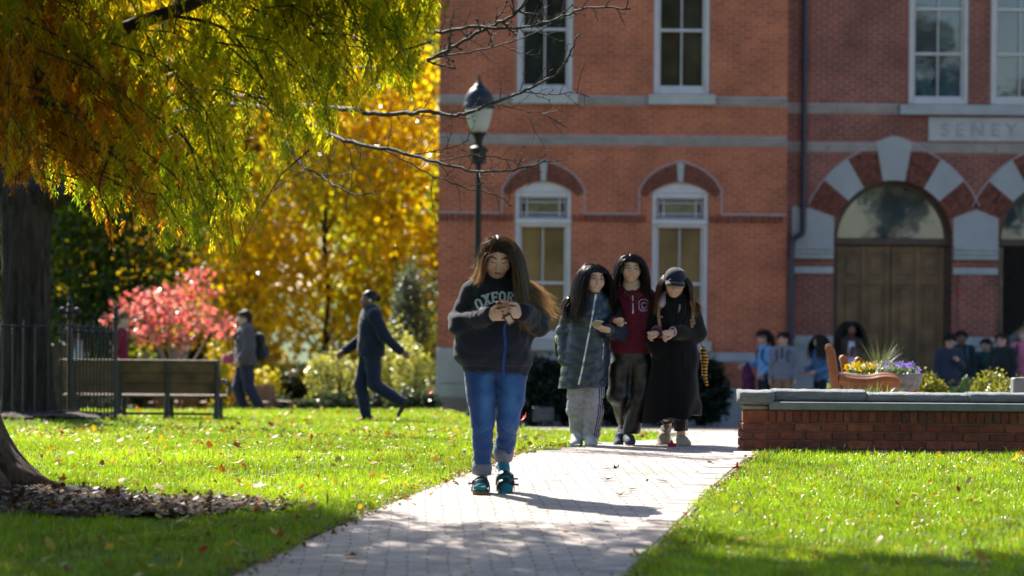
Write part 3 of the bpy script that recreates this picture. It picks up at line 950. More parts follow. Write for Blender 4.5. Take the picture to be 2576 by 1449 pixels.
# straight runs of the hood line between windows
hl = MB()
hw = bx(1467) - bx(1363.5)
cs = [(l[0] + l[1]) / 2 for l in lower]
for a, b in ((LX0, cs[0] - hw), (cs[0] + hw, cs[1] - hw), (cs[1] + hw, LX1)):
    hl.box(((a + b) / 2, BD - .012, lz(538)), (b - a, .034, .03), bev=.008)
hl.obj('hood_moulding', MORT, bld)
for ra, rb in ((LX0 + .06, lower[0][0] - .05), (lower[0][1] + .05, lower[1][0] - .05), (lower[1][1] + .05, LX1 - .05)):
    dt = MB(); x = ra
    while x < rb: dt.box((x, BD - .015, lz(550)), (.058, .06, .12), bev=.005); x += .104
    dt.obj('dentil_course', DARKB, bld)
# stone bands with pale mortar above and below
def band(x0, x1, z0, z1, y, mat, joints, line=True, nm='stone_band'):
    m = MB(); xs_ = [x0] + joints + [x1]
    for a, b in zip(xs_[:-1], xs_[1:]):
        m.box(((a + b) / 2, y - .008, (z0 + z1) / 2), (b - a - .024, .05, z1 - z0 - .03), bev=.006)
    o = m.obj(nm, mat, bld)
    if line:
        l = MB(); l.box(((x0 + x1) / 2, y - .001, (z0 + z1) / 2), (x1 - x0, .02, z1 - z0 + .012)); l.obj('mortar_bed', MORT, o)
    return o
band(LX0, bx(1281), lz(264), lz(242), BD, STONE, [bx(1116)])
band(bx(1451), bx(1626), lz(264), lz(242), BD, STONE, [])
band(bx(1796), LX1, lz(264), lz(242), BD, STONE, [bx(1964)])
band(LX0, LX1, lz(366), lz(341), BD, STONE, [bx(p) for p in (1113, 1347, 1547, 1743)])
for a, b in ((1281, 1451), (1626, 1796)):
    m = MB(); m.box((bx((a + b) / 2), BD - .05, lz(250)), (bx(b) - bx(a), .16, lz(236) - lz(263)), bev=.012); m.obj('sill', PALE, bld)
for (x0, x1, z0, zs, zt) in lower:
    m = MB(); m.box(((x0 + x1) / 2, BD - .05, lz(870)), (x1 - x0 + .12, .2, lz(857) - lz(884)), bev=.012); m.obj('sill', PALE, bld)
band(bx(1176), LX1, lz(909), lz(885), BD, GREYST, [bx(1300), bx(1452), bx(1660), bx(1800)])
# plinth
m = MB(); m.box(((LX0 + LX1) / 2, BD - .06, (lz(975) + Z_BOT) / 2), (LX1 - LX0 + .1, .18, lz(975) - Z_BOT), bev=.03); m.obj('plinth', GREYST, bld)
m = MB(); m.box((bx(1138), BD - .075, (lz(879) + lz(968)) / 2), (bx(1177) - bx(1099), .19, lz(879) - lz(968)), bev=.02)
m.prism([(bx(1084), lz(1000)), (bx(1180), lz(1000)), (bx(1178), lz(968)), (bx(1100), lz(968))], BD - .20, BD - .005)
m.obj('corner_stone', PALE, bld)
m = MB(); m.box((bx(1132), BD - .12, (lz(1000) + Z_BOT) / 2), (bx(1182) - bx(1082), .22, lz(1000) - Z_BOT), bev=.02); m.obj('corner_base', plain('brown_stone', (.25, .21, .18), .85, .12, 3), bld)

# ------------------------- entrance bay
EX0, EX1 = LX1, rx(3080)
AC = [(rx(2246), rz_(603)), (rx(2660), rz_(603))]
AR = 150 * RD / F; HW = 150.5 * RD / F
def door_hole(cx, cz):
    return [(cx - AR, -1.9), (cx + AR, -1.9)] + arc(cx, cz, AR, 0, math.pi, 24)
RWN = [(rx(2281), rx(2433), rz_(258), rz_(-190)), (rx(2487), rx(2640), rz_(258), rz_(-190))]
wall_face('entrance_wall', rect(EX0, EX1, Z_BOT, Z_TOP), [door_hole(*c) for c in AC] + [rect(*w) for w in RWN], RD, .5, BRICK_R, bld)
for k, (x0, x1, z0, z1) in enumerate(RWN):
    sash_window(x0, x1, z0, z1, RD, [rz_(128), rz_(14)], True, G_BLUE, FW)
m = MB(); m.box(((rx(2258) + EX1) / 2, RD - .05, rz_(272)), (EX1 - rx(2258), .18, rz_(260) - rz_(286)), bev=.012); m.obj('sill', GREYST, bld)
band(EX0, rx(2257), rz_(282), rz_(258), RD, STONE, [rx(2100)])
band(EX0, EX1, rz_(381), rz_(356), RD, STONE, [rx(2080), rx(2500)])
# carved name stone
m = MB(); m.box(((rx(2331) + rx(2640)) / 2, RD - .02, rz_(321)), (rx(2640) - rx(2331), .07, rz_(290) - rz_(352)), bev=.008)
for zz in (294, 348): m.box(((rx(2331) + rx(2640)) / 2, RD - .052, rz_(zz)), (rx(2640) - rx(2331), .03, .04), bev=.006)
m.box((rx(2336), RD - .051, rz_(321)), (.05, .028, rz_(298) - rz_(344)), bev=.006)
ns = m.obj('name_stone', PALE, bld)

def text_obj(txt, name, height, mat, parent, place, depth=.01, bold=0.0, spacing=1.0):
    """letters as real relief; place maps (u,v) in letter heights to a 4x4 matrix"""
    cu = bpy.data.curves.new(name, 'FONT'); cu.body = txt; cu.size = height / .72; cu.extrude = depth; cu.offset = bold; cu.space_character = spacing
    ob = bpy.data.objects.new(name, cu); COL.objects.link(ob)
    bpy.context.view_layer.update()
    dg = bpy.context.evaluated_depsgraph_get()
    me = bpy.data.meshes.new_from_object(ob.evaluated_get(dg))
    bpy.data.objects.remove(ob)
    me.transform(place)
    return link(name, me, mat, parent)
Mx = Matrix.Translation((rx(2362), RD - .056, rz_(338))) @ Matrix.Rotation(math.pi / 2, 4, 'X')
text_obj('SENEY', 'lettering', rz_(305) - rz_(339), plain('cut_letters', (.30, .30, .31), .9, .1, 6), ns, Mx, .006, .006, 1.62)

VST = plain('arch_stone', (.33, .335, .345), .85, .06, 2.0, .2, 40)
def voussoirs(cx, cz):
    st = MB(); bks = []
    def ro(a):                       # a measured from the vertical
        return (230 + 9 * max(0, 1 - abs(a) / .86) + 21 * max(0, 1 - abs(a) / .40) ** 1.2) * RD / F
    cuts = [(-49.5, -30, 's'), (-30, -10.5, 'b'), (-10.5, 10.5, 's'), (10.5, 30, 'b'), (30, 49.5, 's'), (-68, -49.5, 'b'), (49.5, 68, 'b')]
    for a0, a1, kd in cuts:
        a0 = rad(a0); a1 = rad(a1)
        ts = np.linspace(a0, a1, 7)
        inn = [(cx + AR * math.sin(t), cz + AR * math.cos(t)) for t in ts]
        out = [(cx + ro(t) * math.sin(t), cz + ro(t) * math.cos(t)) for t in ts]
        if kd == 's':
            st.prism(inn + out[::-1], RD - .045, RD + .08)
        else:
            nb = 9; bk = MB(); bks.append(bk)
            for i in range(nb):
                t0 = a0 + (a1 - a0) * (i + .07) / nb; t1 = a0 + (a1 - a0) * (i + .93) / nb
                for q0, q1 in ((AR, AR + (ro(t0) - AR) * .49), (AR + (ro(t0) - AR) * .51, ro(t0))):
                    bk.prism([(cx + q0 * math.sin(t0), cz + q0 * math.cos(t0)), (cx + q0 * math.sin(t1), cz + q0 * math.cos(t1)), (cx + q1 * math.sin(t1), cz + q1 * math.cos(t1)), (cx + q1 * math.sin(t0), cz + q1 * math.cos(t0))], RD - .03, RD + .03)
    o = st.obj('arch_stones', VST, bld)
    for bk in bks: bk.obj('arch_bricks', ARCHB, bld)
    ed = MB()
    ts = np.linspace(rad(-68), rad(68), 40)
    ed.tube([(cx + (ro(t) + .012) * math.sin(t), RD - .02, cz + (ro(t) + .012) * math.cos(t)) for t in ts], .016, 6)
    ed.obj('arch_edge', MORT, bld)
for c in AC: voussoirs(*c)
# imposts: pale stone shoulders, mouldings, pier bands and bases
def impost(x0, x1, peak, peakx):
    m = MB()
    m.prism([(x0, rz_(619)), (x1, rz_(619)), (x1, peak[1]), (peakx, rz_(peak[0])), (x0, peak[2])], RD - .04, RD + .05)
    m.obj('impost_stone', VST, bld)
    m = MB()
    for (za, zb, pr) in ((619, 629, .10), (629, 640, .075), (640, 652, .05)):
        m.box(((x0 + x1) / 2, RD - pr / 2, rz_((za + zb) / 2)), (x1 - x0, .06 + pr, rz_(za) - rz_(zb) - .002), bev=.01)
    m.obj('impost_moulding', GREYST, bld)
    m = MB(); m.box(((x0 + x1) / 2, RD - .02, rz_(681)), (x1 - x0, .06, rz_(673) - rz_(690)), bev=.008); m.obj('pier_band', GREYST, bld)
    m = MB()
    for (za, zb, pr) in ((848, 874, .05), (874, 885, .03), (885, 990, .09)):
        m.box(((x0 + x1) / 2, RD - pr / 2, rz_((za + zb) / 2)), (x1 - x0, .06 + pr, rz_(za) - rz_(zb) - .002), bev=.012)
    m.obj('pier_base', GREYST, bld)
impost(rx(1990), AC[0][0] - AR - .004, (519, rz_(545), rz_(519)), rx(2020))
impost(AC[0][0] + AR + .004, AC[1][0] - AR - .004, (524, rz_(546), rz_(546)), (AC[0][0] + AC[1][0]) / 2)
m = MB(); m.box((( AC[0][0] + AC[1][0]) / 2, RD + .05, -1.45), (AC[1][0] - AC[0][0] - 2 * AR, .5, .9)); m.obj('pier_foot', GREYST, bld)
# chamfered pier edges in brick
m = MB(); pm = (AC[0][0] + AC[1][0]) / 2
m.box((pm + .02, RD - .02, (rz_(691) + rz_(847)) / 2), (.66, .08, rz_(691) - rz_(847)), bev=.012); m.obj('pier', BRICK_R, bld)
m = MB(); m.box((rx(2413), RD - .03, rz_(729)), (.08, .07, .12), bev=.015); m.obj('fire_alarm', plain('alarm_red', (.35, .02, .02), .4, .05), bld)

WOOD = plain('door_wood', (.13, .070, .024), .5, .3, 3, .2, 40)
DWOOD = plain('door_frame_wood', (.055, .030, .018), .5, .25, 4, .2, 40)
def lunette(cx, cz, y):
    m = MB()
    ts = np.linspace(0, math.pi, 30)
    ring = [(cx + AR * math.cos(t), cz + AR * math.sin(t)) for t in ts] + [(cx + (AR - .10) * math.cos(t), cz + (AR - .10) * math.sin(t)) for t in ts[::-1]]
    n = len(ts)
    V = [(x, y, z) for x, z in ring] + [(x, y + .16, z) for x, z in ring]
    Fs = []
    for i in range(n - 1):
        j = 2 * n - 1 - i
        Fs += [(i, i + 1, j - 1, j), (i + 2 * n, j + 2 * n, j - 1 + 2 * n, i + 1 + 2 * n), (j, j - 1, j - 1 + 2 * n, j + 2 * n)]
    m.add(V, Fs)
    m.box((cx, y + .06, cz - .03), (2 * AR, .2, .13), bev=.015)
    for sx in (-1, 1): m.box((cx + sx * (AR - .045), y + .08, (cz - .1 - 1.9) / 2), (.09, .17, cz - .1 + 1.9), bev=.01)
    o = m.obj('door_frame', DWOOD, bld)
    g = MB(); g.prism([(cx + (AR - .09) * math.cos(t), cz + .03 + (AR - .12) * math.sin(t)) for t in ts], y + .08, y + .09)
    g.obj('fanlight', G_BLUE, o)
    b = MB(); b.prism([(cx + (AR - .13) * math.cos(t), cz + .045 + (AR - .16) * math.sin(t)) for t in ts][:0] or [(cx + AR * .96 * math.cos(t), cz + AR * .96 * math.sin(t)) for t in ts], y + .17, y + .18)
    b.obj('backing', MATS['dark_room'], o)
    return o
def leaf_door(x0, x1, z0, z1, y, R=None, piv=None):
    m = MB(); w = x1 - x0
    st = .11
    m.box(((x0 + x1) / 2, y + .05, (z0 + z1) / 2), (w - .012, .05, z1 - z0))
    cols = [x0 + .004, (x0 + x1) / 2, x1 - .004]
    zr = [z1 - .0, z1 - .55, z1 - 2.55, z0]
    for xx in (x0 + st / 2 + .004, (x0 + x1) / 2, x1 - st / 2 - .004):
        m.box((xx, y + .02, (z0 + z1) / 2), (st, .05, z1 - z0), bev=.01)
    for zz in (z1 - .07, z1 - .66, z1 - 2.62, z0 + .1):
        for a, b in ((x0 + st, (x0 + x1) / 2 - st / 2), ((x0 + x1) / 2 + st / 2, x1 - st)):
            m.box(((a + b) / 2, y + .022, zz), (b - a, .048, .13), bev=.01)
    for za, zb in ((z1 - .14, z1 - .59), (z1 - .73, z1 - 2.55), (z1 - 2.69, z0 + .17)):
        for a, b in ((x0 + st, (x0 + x1) / 2 - st / 2), ((x0 + x1) / 2 + st / 2, x1 - st)):
            m.box(((a + b) / 2, y + .028, (za + zb) / 2), (b - a - .10, .04, za - zb - .10), bev=.02)
    if R is not None:
        p = np.array(piv); m.v = [tuple(p + R @ (np.array(v) - p)) for v in m.v]
    d = m.obj('door', WOOD, bld)
    return d
for k, (cx, cz) in enumerate(AC):
    lunette(cx, cz, RD + .26)
    zt = cz - .1; x0, x1 = cx - AR + .09, cx + AR - .09
    if k == 0:
        for a, b, sx in ((x0, cx, -1), (cx, x1, 1)):
            d = leaf_door(a, b, -1.62, zt, RD + .32)
            h = MB(); h.ball((cx + sx * -(-.10) * 1.0, RD + .30, -.45), (.03, .03, .03), 10, 8); h.obj('door_knob', plain('brass', (.5, .35, .1), .3, .05, metal=1.0), d)
    else:
        d = leaf_door(x0, cx, -1.62, zt, RD + .32, rotz(rad(78)), (x0, RD + .34, 0)); d['label'] = 'door leaf standing open into the dark hall'
        d = leaf_door(cx, x1, -1.62, zt, RD + .32)
        rm = MB(); rm.add([(x0, RD + .56, -1.7), (cx + 1.4, RD + .56, -1.7), (cx + 1.4, RD + 4, -1.7), (x0, RD + 4, -1.7)], [(0, 1, 2, 3)])
        rm.add([(x0 - .1, RD + 4, -1.7), (cx + 1.6, RD + 4, -1.7), (cx + 1.6, RD + 4, 3), (x0 - .1, RD + 4, 3)], [(0, 1, 2, 3)])
        rm.add([(x0 - .1, RD + .6, -1.7), (x0 - .1, RD + 4, -1.7), (x0 - .1, RD + 4, 3), (x0 - .1, RD + .6, 3)], [(0, 1, 2, 3)])
        rm.obj('entrance_hall', plain('hall_dark', (.05, .045, .04), .9), bld)
m = MB(); m.box(((AC[0][0] + AC[1][0]) / 2 + 1, RD - .1, -1.72), (8, 1.3, .22), bev=.02); m.obj('doorstep', GREYST, bld)
# downpipe with its offset
dp = thing('downpipe', 'dark blue drainpipe running down the inner corner of the brick building', 'drainpipe', (rx(2016), RD - .1, -1.4))
m = MB()
pp = [(rx(2018), RD - .1, rz_(-430)), (rx(2018), RD - .1, rz_(575)), (rx(2016), RD - .12, rz_(588)), (rx(2003), RD - .25, rz_(596)), (rx(1990), RD - .62, rz_(602)), (rx(1984), RD - .68, rz_(612)), (rx(1982), RD - .68, rz_(640)), (rx(1982), RD - .68, -1.45)]
m.tube(pp, .048, 12); m.obj('pipe', plain('pipe_paint', (.02, .022, .04), .45, .1), dp, 'auto')
m = MB()
for z_ in (150, 330, 520): m.box((rx(2018), RD - .07, rz_(z_)), (.15, .1, .04), bev=.01)
for z_ in (700, 850): m.box((rx(1982), RD - .66, rz_(z_)), (.14, .12, .04), bev=.01)
m.obj('bracket', MATS['pipe_paint'], dp)
# ----------------------------------------------------------------- brick seat wall on the right
WD = 21.62                                   # depth of its front face
WS = WD / F
def wx(px): return (px - 1288.0) * WS
def wz(py): return CAM_Z + (688.0 - (py - (2220 - 1288) * math.tan(ROLL))) * WS
wall = thing('brick_wall', 'low red brick planter wall with rough stone coping and a smooth bluestone ledge', 'wall', (wx(2230), WD + .2, 0))
WB = []
for c_ in ((.20, .05, .028), (.165, .038, .024), (.235, .066, .036), (.115, .038, .03)):
    WB.append(plain('wall_brick_%d' % len(WB), c_, .8, .22, 22, .5, 90))
wz0 = 0.0; H1 = wz(1033)
x0w, x1w = wx(1871), wx(2800)
core = MB(); core.box(((x0w + x1w) / 2 + .008, WD + .19, (H1 - .12) / 2), (x1w - x0w - .02, .36, H1 + .12)); core.obj('mortar', plain('wall_mortar', (.19, .16, .14), .95, .2, 20, .4, 120), wall)
mbs = [MB() for _ in WB]
def brick(x0, x1, z0, z1, y=WD, d=.1):
    m = random.choices(mbs, (4, 4, 2, 1.2))[0]
    j = random.uniform(-.002, .002)
    m.box(((x0 + x1) / 2, y + d / 2 - .007 + j, (z0 + z1) / 2), (x1 - x0, d, z1 - z0), bev=.005)
course = .0677; nrows = 5
ztop_row = H1 - .098                         # top course stands on edge
zrow = ztop_row
k = 0
while zrow > -.12:
    z1 = zrow - .008; z0 = zrow - course
    off = .0 if k % 2 == 0 else .085
    x = x0w
    if off: brick(x, x + off - .008, z0, z1); x += off
    while x < x1w:
        brick(x, min(x + .196, x1w), z0, z1); x += .204
    # left end, seen only at a glancing angle
    y = WD + .1
    while y < WD + .36:
        m = random.choice(mbs); m.box((x0w + .05 - .004, y + .05, (z0 + z1) / 2), (.1, .092, z1 - z0), bev=.005); y += .102
    zrow -= course; k += 1
brick(x0w, x0w + .196, ztop_row, H1 - .006)
x = x0w + .204
while x < x1w:
    brick(x, x + .055, ztop_row, H1 - .004); x += .0645
for m, mt in zip(mbs, WB): m.obj('brickwork', mt, wall)
m = MB(); m.box(((wx(1937) + x1w) / 2, WD + .12, (H1 + wz(1013)) / 2 + .001), (x1w - wx(1937), .36, wz(1013) - H1 - .004), bev=.006)
lg = m.obj('ledge', plain('bluestone', (.17, .185, .185), .75, .12, 9, .3, 150), wall)
m = MB(); m.box(((x0w + wx(1936)) / 2, WD + .15, (H1 + wz(1022)) / 2), (wx(1936) - x0w + .004, .32, wz(1022) - H1 - .006), bev=.012); m.obj('mortar_pad', plain('pad_mortar', (.33, .28, .22), .95, .2, 12, .5, 60), wall)
# rough coping slabs with a broken top edge
def rough_slab(x0, x1, y0, y1, z0, z1, seed):
    nx = max(4, int((x1 - x0) / .025)); nyz = 6
    rr = random.Random(seed)
    prof = [(y0 + .012, z0), (y0, z0 + (z1 - z0) * .25), (y0 + .004, z0 + (z1 - z0) * .55), (y0 + .006, z1 - .012), (y0 + .03, z1), ((y0 + y1) / 2, z1 + .006), (y1 - .03, z1), (y1, z1 - .02), (y1, z0)]
    V = []; Fs = []
    n = len(prof)
    for i in range(nx + 1):
        x = x0 + (x1 - x0) * i / nx
        for k, (y, z) in enumerate(prof):
            p = Vector((x * 7 + seed * 3.1, y * 9 + k * .8, z * 9))
            nz_ = mnoise.noise(p); n2 = mnoise.noise(p * 3.3)
            V.append((x + (.006 * n2 if 0 < i < nx else .014 * n2), y + .012 * nz_ + .006 * n2, z + (.006 * nz_ + .005 * n2 if k in (3, 4, 5, 6) else .003 * nz_)))
    for i in range(nx):
        for k in range(n):
            j = (k + 1) % n
            Fs.append((i * n + k, i * n + j, (i + 1) * n + j, (i + 1) * n + k))
    Fs.append(tuple(range(n - 1, -1, -1))); Fs.append(tuple(range(nx * n, nx * n + n)))
    return V, Fs
def coping_mat():
    m, nt, b = new_mat('coping_granite')
    tc = N(nt, 'ShaderNodeTexCoord')
    mp = N(nt, 'ShaderNodeMapping'); mp.inputs['Scale'].default_value = (3, 6, 22); nt.links.new(tc.outputs['Object'], mp.inputs[0])
    nz = N(nt, 'ShaderNodeTexNoise', Scale=3.0, Detail=8.0, Roughness=.7, Distortion=1.2); nt.links.new(mp.outputs[0], nz.inputs['Vector'])
    r = ramp(nt, nz.outputs['Fac'], [(.3, (.12, .13, .14)), (.5, (.22, .235, .245)), (.62, (.30, .30, .29)), (.75, (.20, .17, .14))])
    nt.links.new(r.outputs[0], b.inputs['Base Color']); b.inputs['Roughness'].default_value = .8
    n2 = N(nt, 'ShaderNodeTexNoise', Scale=14.0, Detail=8.0); nt.links.new(mp.outputs[0], n2.inputs['Vector'])
    bp = N(nt, 'ShaderNodeBump', Strength=.9, Distance=.02); nt.links.new(n2.outputs['Fac'], bp.inputs['Height']); nt.links.new(bp.outputs['Normal'], b.inputs['Normal'])
    return m
COPE = coping_mat()
for i, (a, b_, zt) in enumerate(((1863, 1950, 986), (1952, 2186, 984), (2188, 2445, 990), (2447, 2620, 988), (2622, 2810, 990))):
    V, Fs = rough_slab(wx(a), wx(b_), WD - .03 + (.03 if i else 0) + (.09 if i else 0), WD + .42, wz(1022 if i == 0 else 1013) + .003, wz(zt) - .006, i + 2)
    m = MB(); m.add(V, Fs); m.obj('coping_slab', COPE, wall, True)

# ----------------------------------------------------------------- wooden chairs behind the wall
CHW = plain('oiled_teak', (.25, .082, .022), .45, .25, 5, .25, 30)
def teak_chair(px, d, label, sc=1.0, ang=0.0):
    p0 = at(px, 700, d); x = p0[0]; z0 = float(gz(x, d))
    t = thing('garden_chair', label, 'chair', (x, d, z0), 'teak garden chairs in the courtyard')
    def put(m, nm):
        R = rotz(ang)
        m.xf(R * sc, (x, d, z0)); return m.obj(nm, CHW, t)
    for sy in (-.28, .28):
        m = MB()                                  # side seen from the left: reclining back post
        R = roty(rad(-9))
        m.box((-.05, sy, .52), (.075, .05, .56), R, bev=.012)
        m.tube([(-.098, sy - .027, .79), (-.098, sy + .027, .79)], .037, 12)
        put(m, 'back_post')
        m = MB(); m.box((.36, sy, .26), (.07, .05, .52), bev=.01); put(m, 'leg')
        m = MB(); m.box((-.03, sy, .13), (.07, .05, .26), bev=.01); put(m, 'leg')
        m = MB(); m.box((.17, sy, .33), (.36, .04, .07), bev=.008); put(m, 'seat_rail')
        m = MB()
        P = smooth_path([(-.02, sy, .545), (.10, sy, .527), (.22, sy, .525), (.34, sy, .545), (.42, sy, .54), (.47, sy, .51)], 4)
        m.tube(P, [.040] * (len(P) - 3) + [.041, .036, .026], 8, flat=1.2); put(m, 'side_rail')
    m = MB(); m.box((-.075, 0, .70), (.03, .5, .07), roty(rad(-9)), bev=.008); put(m, 'top_rail')
    for q in range(5):
        m = MB(); m.box((-.045, -.2 + q * .1, .54), (.018, .055, .3), roty(rad(-9)), bev=.005); put(m, 'back_slat')
    m = MB()
    for q in range(6): m.box((.03 + q * .07, 0, .32), (.06, .5, .02), bev=.005)
    put(m, 'seat')
    return t
teak_chair(2118, 24.2, 'orange brown teak chair with rounded back posts behind the wall coping', 1.06, rad(-6))
teak_chair(2168, 25.6, 'second teak chair half hidden between the first chair and the stone planter', .98, rad(8))

# ----------------------------------------------------------------- stone planter bowl with flowers
pc = at(2222, 700, 25.2); pc[1] = 25.2; pcz = float(gz(pc[0], 25.2))
pl = thing('planter', 'round grey stone bowl of yellow and violet pansies with spiky grass', 'planter', (pc[0], 25.2, pcz))
zt = at(2222, 938, 25.2)[2] - pcz
m = MB(); R_ = 100 * 25.2 / F
m.lathe((pc[0], 25.2, pcz), [(.14, 0), (.16, .05), (.10, .12), (.12, zt - .20), (R_ * .74, zt - .17), (R_ * .93, zt - .12), (R_ * .995, zt - .06), (R_, zt - .02), (R_ * .985, zt), (R_ * .90, zt), (R_ * .88, zt - .04), (0.01, zt - .03)], 40)
m.obj('bowl', plain('cast_stone', (.19, .18, .17), .85, .3, 12, .6, 70), pl, True)
def blade_tuft(c, n, L, spread, w, col, drop=.25, seed=1):
    rr = np.random.default_rng(seed); Vs = []; Fs = []; Cs = []; b0 = 0
    for i in range(n):
        a = rr.uniform(0, 6.283); tl = spread * rr.uniform(.05, 1) ** .7; l = L * rr.uniform(.55, 1)
        d = np.array((math.cos(a), math.sin(a), 0)); s = np.array((-d[1], d[0], 0)) * w / 2
        ps = []
        for k in range(6):
            t = k / 5
            ps.append(np.array(c) + d * (.02 + l * math.sin(tl) * (t + .25 * t * t)) + np.array((0, 0, l * (math.cos(tl) * t - drop * math.sin(tl) * t * t))))
        V = []
        for k, p in enumerate(ps): V += [p - s * (1 - (k / 5) ** 2 * .95), p + s * (1 - (k / 5) ** 2 * .95)]
        for k in range(5): Fs.append(np.array([[2 * k, 2 * k + 1, 2 * k + 3, 2 * k + 2]]) + b0)
        Vs.append(np.array(V)); Cs.append(np.tile(np.array(col) * rr.uniform(.7, 1.25), (12, 1))); b0 += 12
    return np.concatenate(Vs), np.concatenate(Fs), np.concatenate(Cs)
V, Fc, C = blade_tuft((pc[0] - .02, 25.3, pcz + zt - .02), 130, .42, .9, .006, (.13, .16, .06), .3, 5)
o = link('grass_plant', np_mesh('grass_plant', V, Fc, C), attr_leaf('blade_leaf', .35, .4, .4), pl)
def flower_bed():
    Vs = []; Fs = []; Cs = []; b0 = 0; Vf = []; Ff = []; Cf = []; b1 = 0
    for i in range(1100):
        a = random.uniform(0, 6.283); r = R_ * .93 * math.sqrt(random.random())
        p = (pc[0] + r * math.cos(a), 25.2 + r * math.sin(a), pcz + zt + random.uniform(-.02, .055))
        V, Fc, C = leaf_mesh(p, random.uniform(.012, .024), 0, random.gauss(0, .8), random.uniform(0, 6.28), .3, np.array((.16, .26, .025)) * random.uniform(.5, 1.3))
        Vs.append(V); Fs.append(Fc + b0); Cs.append(C); b0 += len(V)
    for i in range(120):
        a = random.uniform(0, 6.283); r = R_ * .93 * math.sqrt(random.random())
        x = pc[0] + r * math.cos(a)
        rel = (x - pc[0]) / R_
        if rel < -.2: col = random.choice([(.85, .6, .01), (.85, .55, .01), (.75, .7, .5)])
        elif rel < .3: col = random.choice([(.75, .72, .6), (.85, .6, .02), (.5, .45, .7)])
        else: col = random.choice([(.3, .2, .6), (.6, .55, .75), (.35, .25, .65)])
        p = np.array((x, 25.2 + r * math.sin(a), pcz + zt + random.uniform(.03, .085)))
        for q in range(5):
            V, Fc, C = leaf_mesh((0, 0, 0), .017, 0, 0, 0, .2, col)
            V = (V + np.array((.015, 0, 0))) @ rotz(q * 1.2566).T @ rotx(rad(70) + random.gauss(0, .3)).T @ rotz(random.gauss(0, .5)).T + p
            Vf.append(V); Ff.append(Fc + b1); Cf.append(C); b1 += len(V)
    o = link('foliage', np_mesh('foliage', np.concatenate(Vs), np.concatenate(Fs), np.concatenate(Cs)), MATS['blade_leaf'], pl)
    o = link('flowers', np_mesh('flowers', np.concatenate(Vf), np.concatenate(Ff), np.concatenate(Cf)), attr_leaf('petal', .35, .5, .3, (1, 1, 1)), pl)
    o['kind'] = 'stuff'
flower_bed()

# stone block at the right end of the bed
m = MB(); sb = at(2572, 980, 23.5); m.box((sb[0] + .12, 23.5, sb[2] - .35 + .05), (.42, .16, .8), bev=.012)
o = m.obj('stone_block', MATS['bluestone']); tag(o, 'square grey stone block standing behind the wall at the right edge', 'stone')

# liriope tufts along the back of the coping
lt = []
for i, (px, s) in enumerate(((2120, .8), (2150, .9), (2178, 1.0), (2202, 1.1), (2228, 1.0), (2255, .8), (2405, .5), (2440, .6))):
    p = at(px, 980, WD + .62 + .1 * (i % 3)); zg = wz(1000)
    V, Fc, C = blade_tuft((p[0], WD + .62 + .1 * (i % 3), zg - .03), int(26 * s), .17 * s, 1.15, .007, (.17, .26, .05), .5, 30 + i)
    o = link('grass_tuft', np_mesh('grass_tuft', V, Fc, C), MATS['blade_leaf'])
    tag(o, ['thin tuft of grass blades below the teak chair, left end of the row', 'tuft of bright grass blades beside the foot of the teak chair', 'arching grass tuft under the rail of the teak chair', 'largest arching grass tuft under the stone bowl', 'pale grass tuft behind the middle of the coping', 'small grass tuft at the right foot of the stone bowl', 'tiny grass sprig behind the coping near the dark clad pair', 'tiny grass sprig left of the large clipped shrub'][i], 'grass tuft', 'grass tufts behind the coping')

# ----------------------------------------------------------------- leaf clouds (shrubs and crowns)
def leaf_cloud(blobs, n, size, cols, seed=0, shell=.75, aspect=.6, jit=.25, tilt=None, clump=.0):
    """n single leaves over ellipsoids [(c, r, weight, colour index or None)]; vectorised quads bent along the midrib"""
    rr = np.random.default_rng(seed)
    w = np.array([b[2] for b in blobs], float); w /= w.sum()
    bi = rr.choice(len(blobs), n, p=w)
    cen = np.array([b[0] for b in blobs])[bi]; R = np.array([b[1] if not np.isscalar(b[1]) else (b[1],) * 3 for b in blobs])[bi]
    u = rr.normal(size=(n, 3)); u /= np.linalg.norm(u, axis=1)[:, None]
    rad_ = shell + (1 - shell) * rr.uniform(0, 1, n) ** .5 if shell > 0 else rr.uniform(0, 1, n) ** (1 / 3)
    rad_ = rad_ * (1 + jit * rr.normal(size=n) * .5)
    P = cen + u * R * rad_[:, None]
    if clump > 0:                         # gather leaves into sprays
        ncl = max(8, n // 14)
        ci = rr.integers(0, ncl, n)
        P = P[ci % n] + rr.normal(size=(n, 3)) * clump
    # orientation
    t = rr.normal(size=(n, 3)) ; t[:, 2] -= .5; t /= np.linalg.norm(t, axis=1)[:, None]
    q = rr.normal(size=(n, 3)); s = np.cross(t, q); s /= np.linalg.norm(s, axis=1)[:, None] + 1e-9
    nn = np.cross(s, t)
    L = size * rr.uniform(.6, 1.35, n)[:, None]
    Wd = L * aspect
    V = np.stack([P - t * L * .5, P + s * Wd * .5 + nn * L * .1, P + t * L * .5, P - s * Wd * .5 + nn * L * .1], 1)
    o = 4 * np.arange(n)[:, None]
    Fc = np.concatenate([o + np.array([[0, 1, 2]]), o + np.array([[0, 2, 3]])])
    cols = np.array(cols, float)
    if cols.ndim == 3:                    # per blob palettes
        pal = cols[[b[3] for b in blobs]][bi]
        c = pal[np.arange(n), rr.integers(0, cols.shape[1], n)]
    else:
        c = cols[rr.integers(0, len(cols), n)]
    c = c * rr.uniform(.7, 1.25, (n, 1))
    return V.reshape(-1, 3), Fc, np.repeat(c, 4, 0)

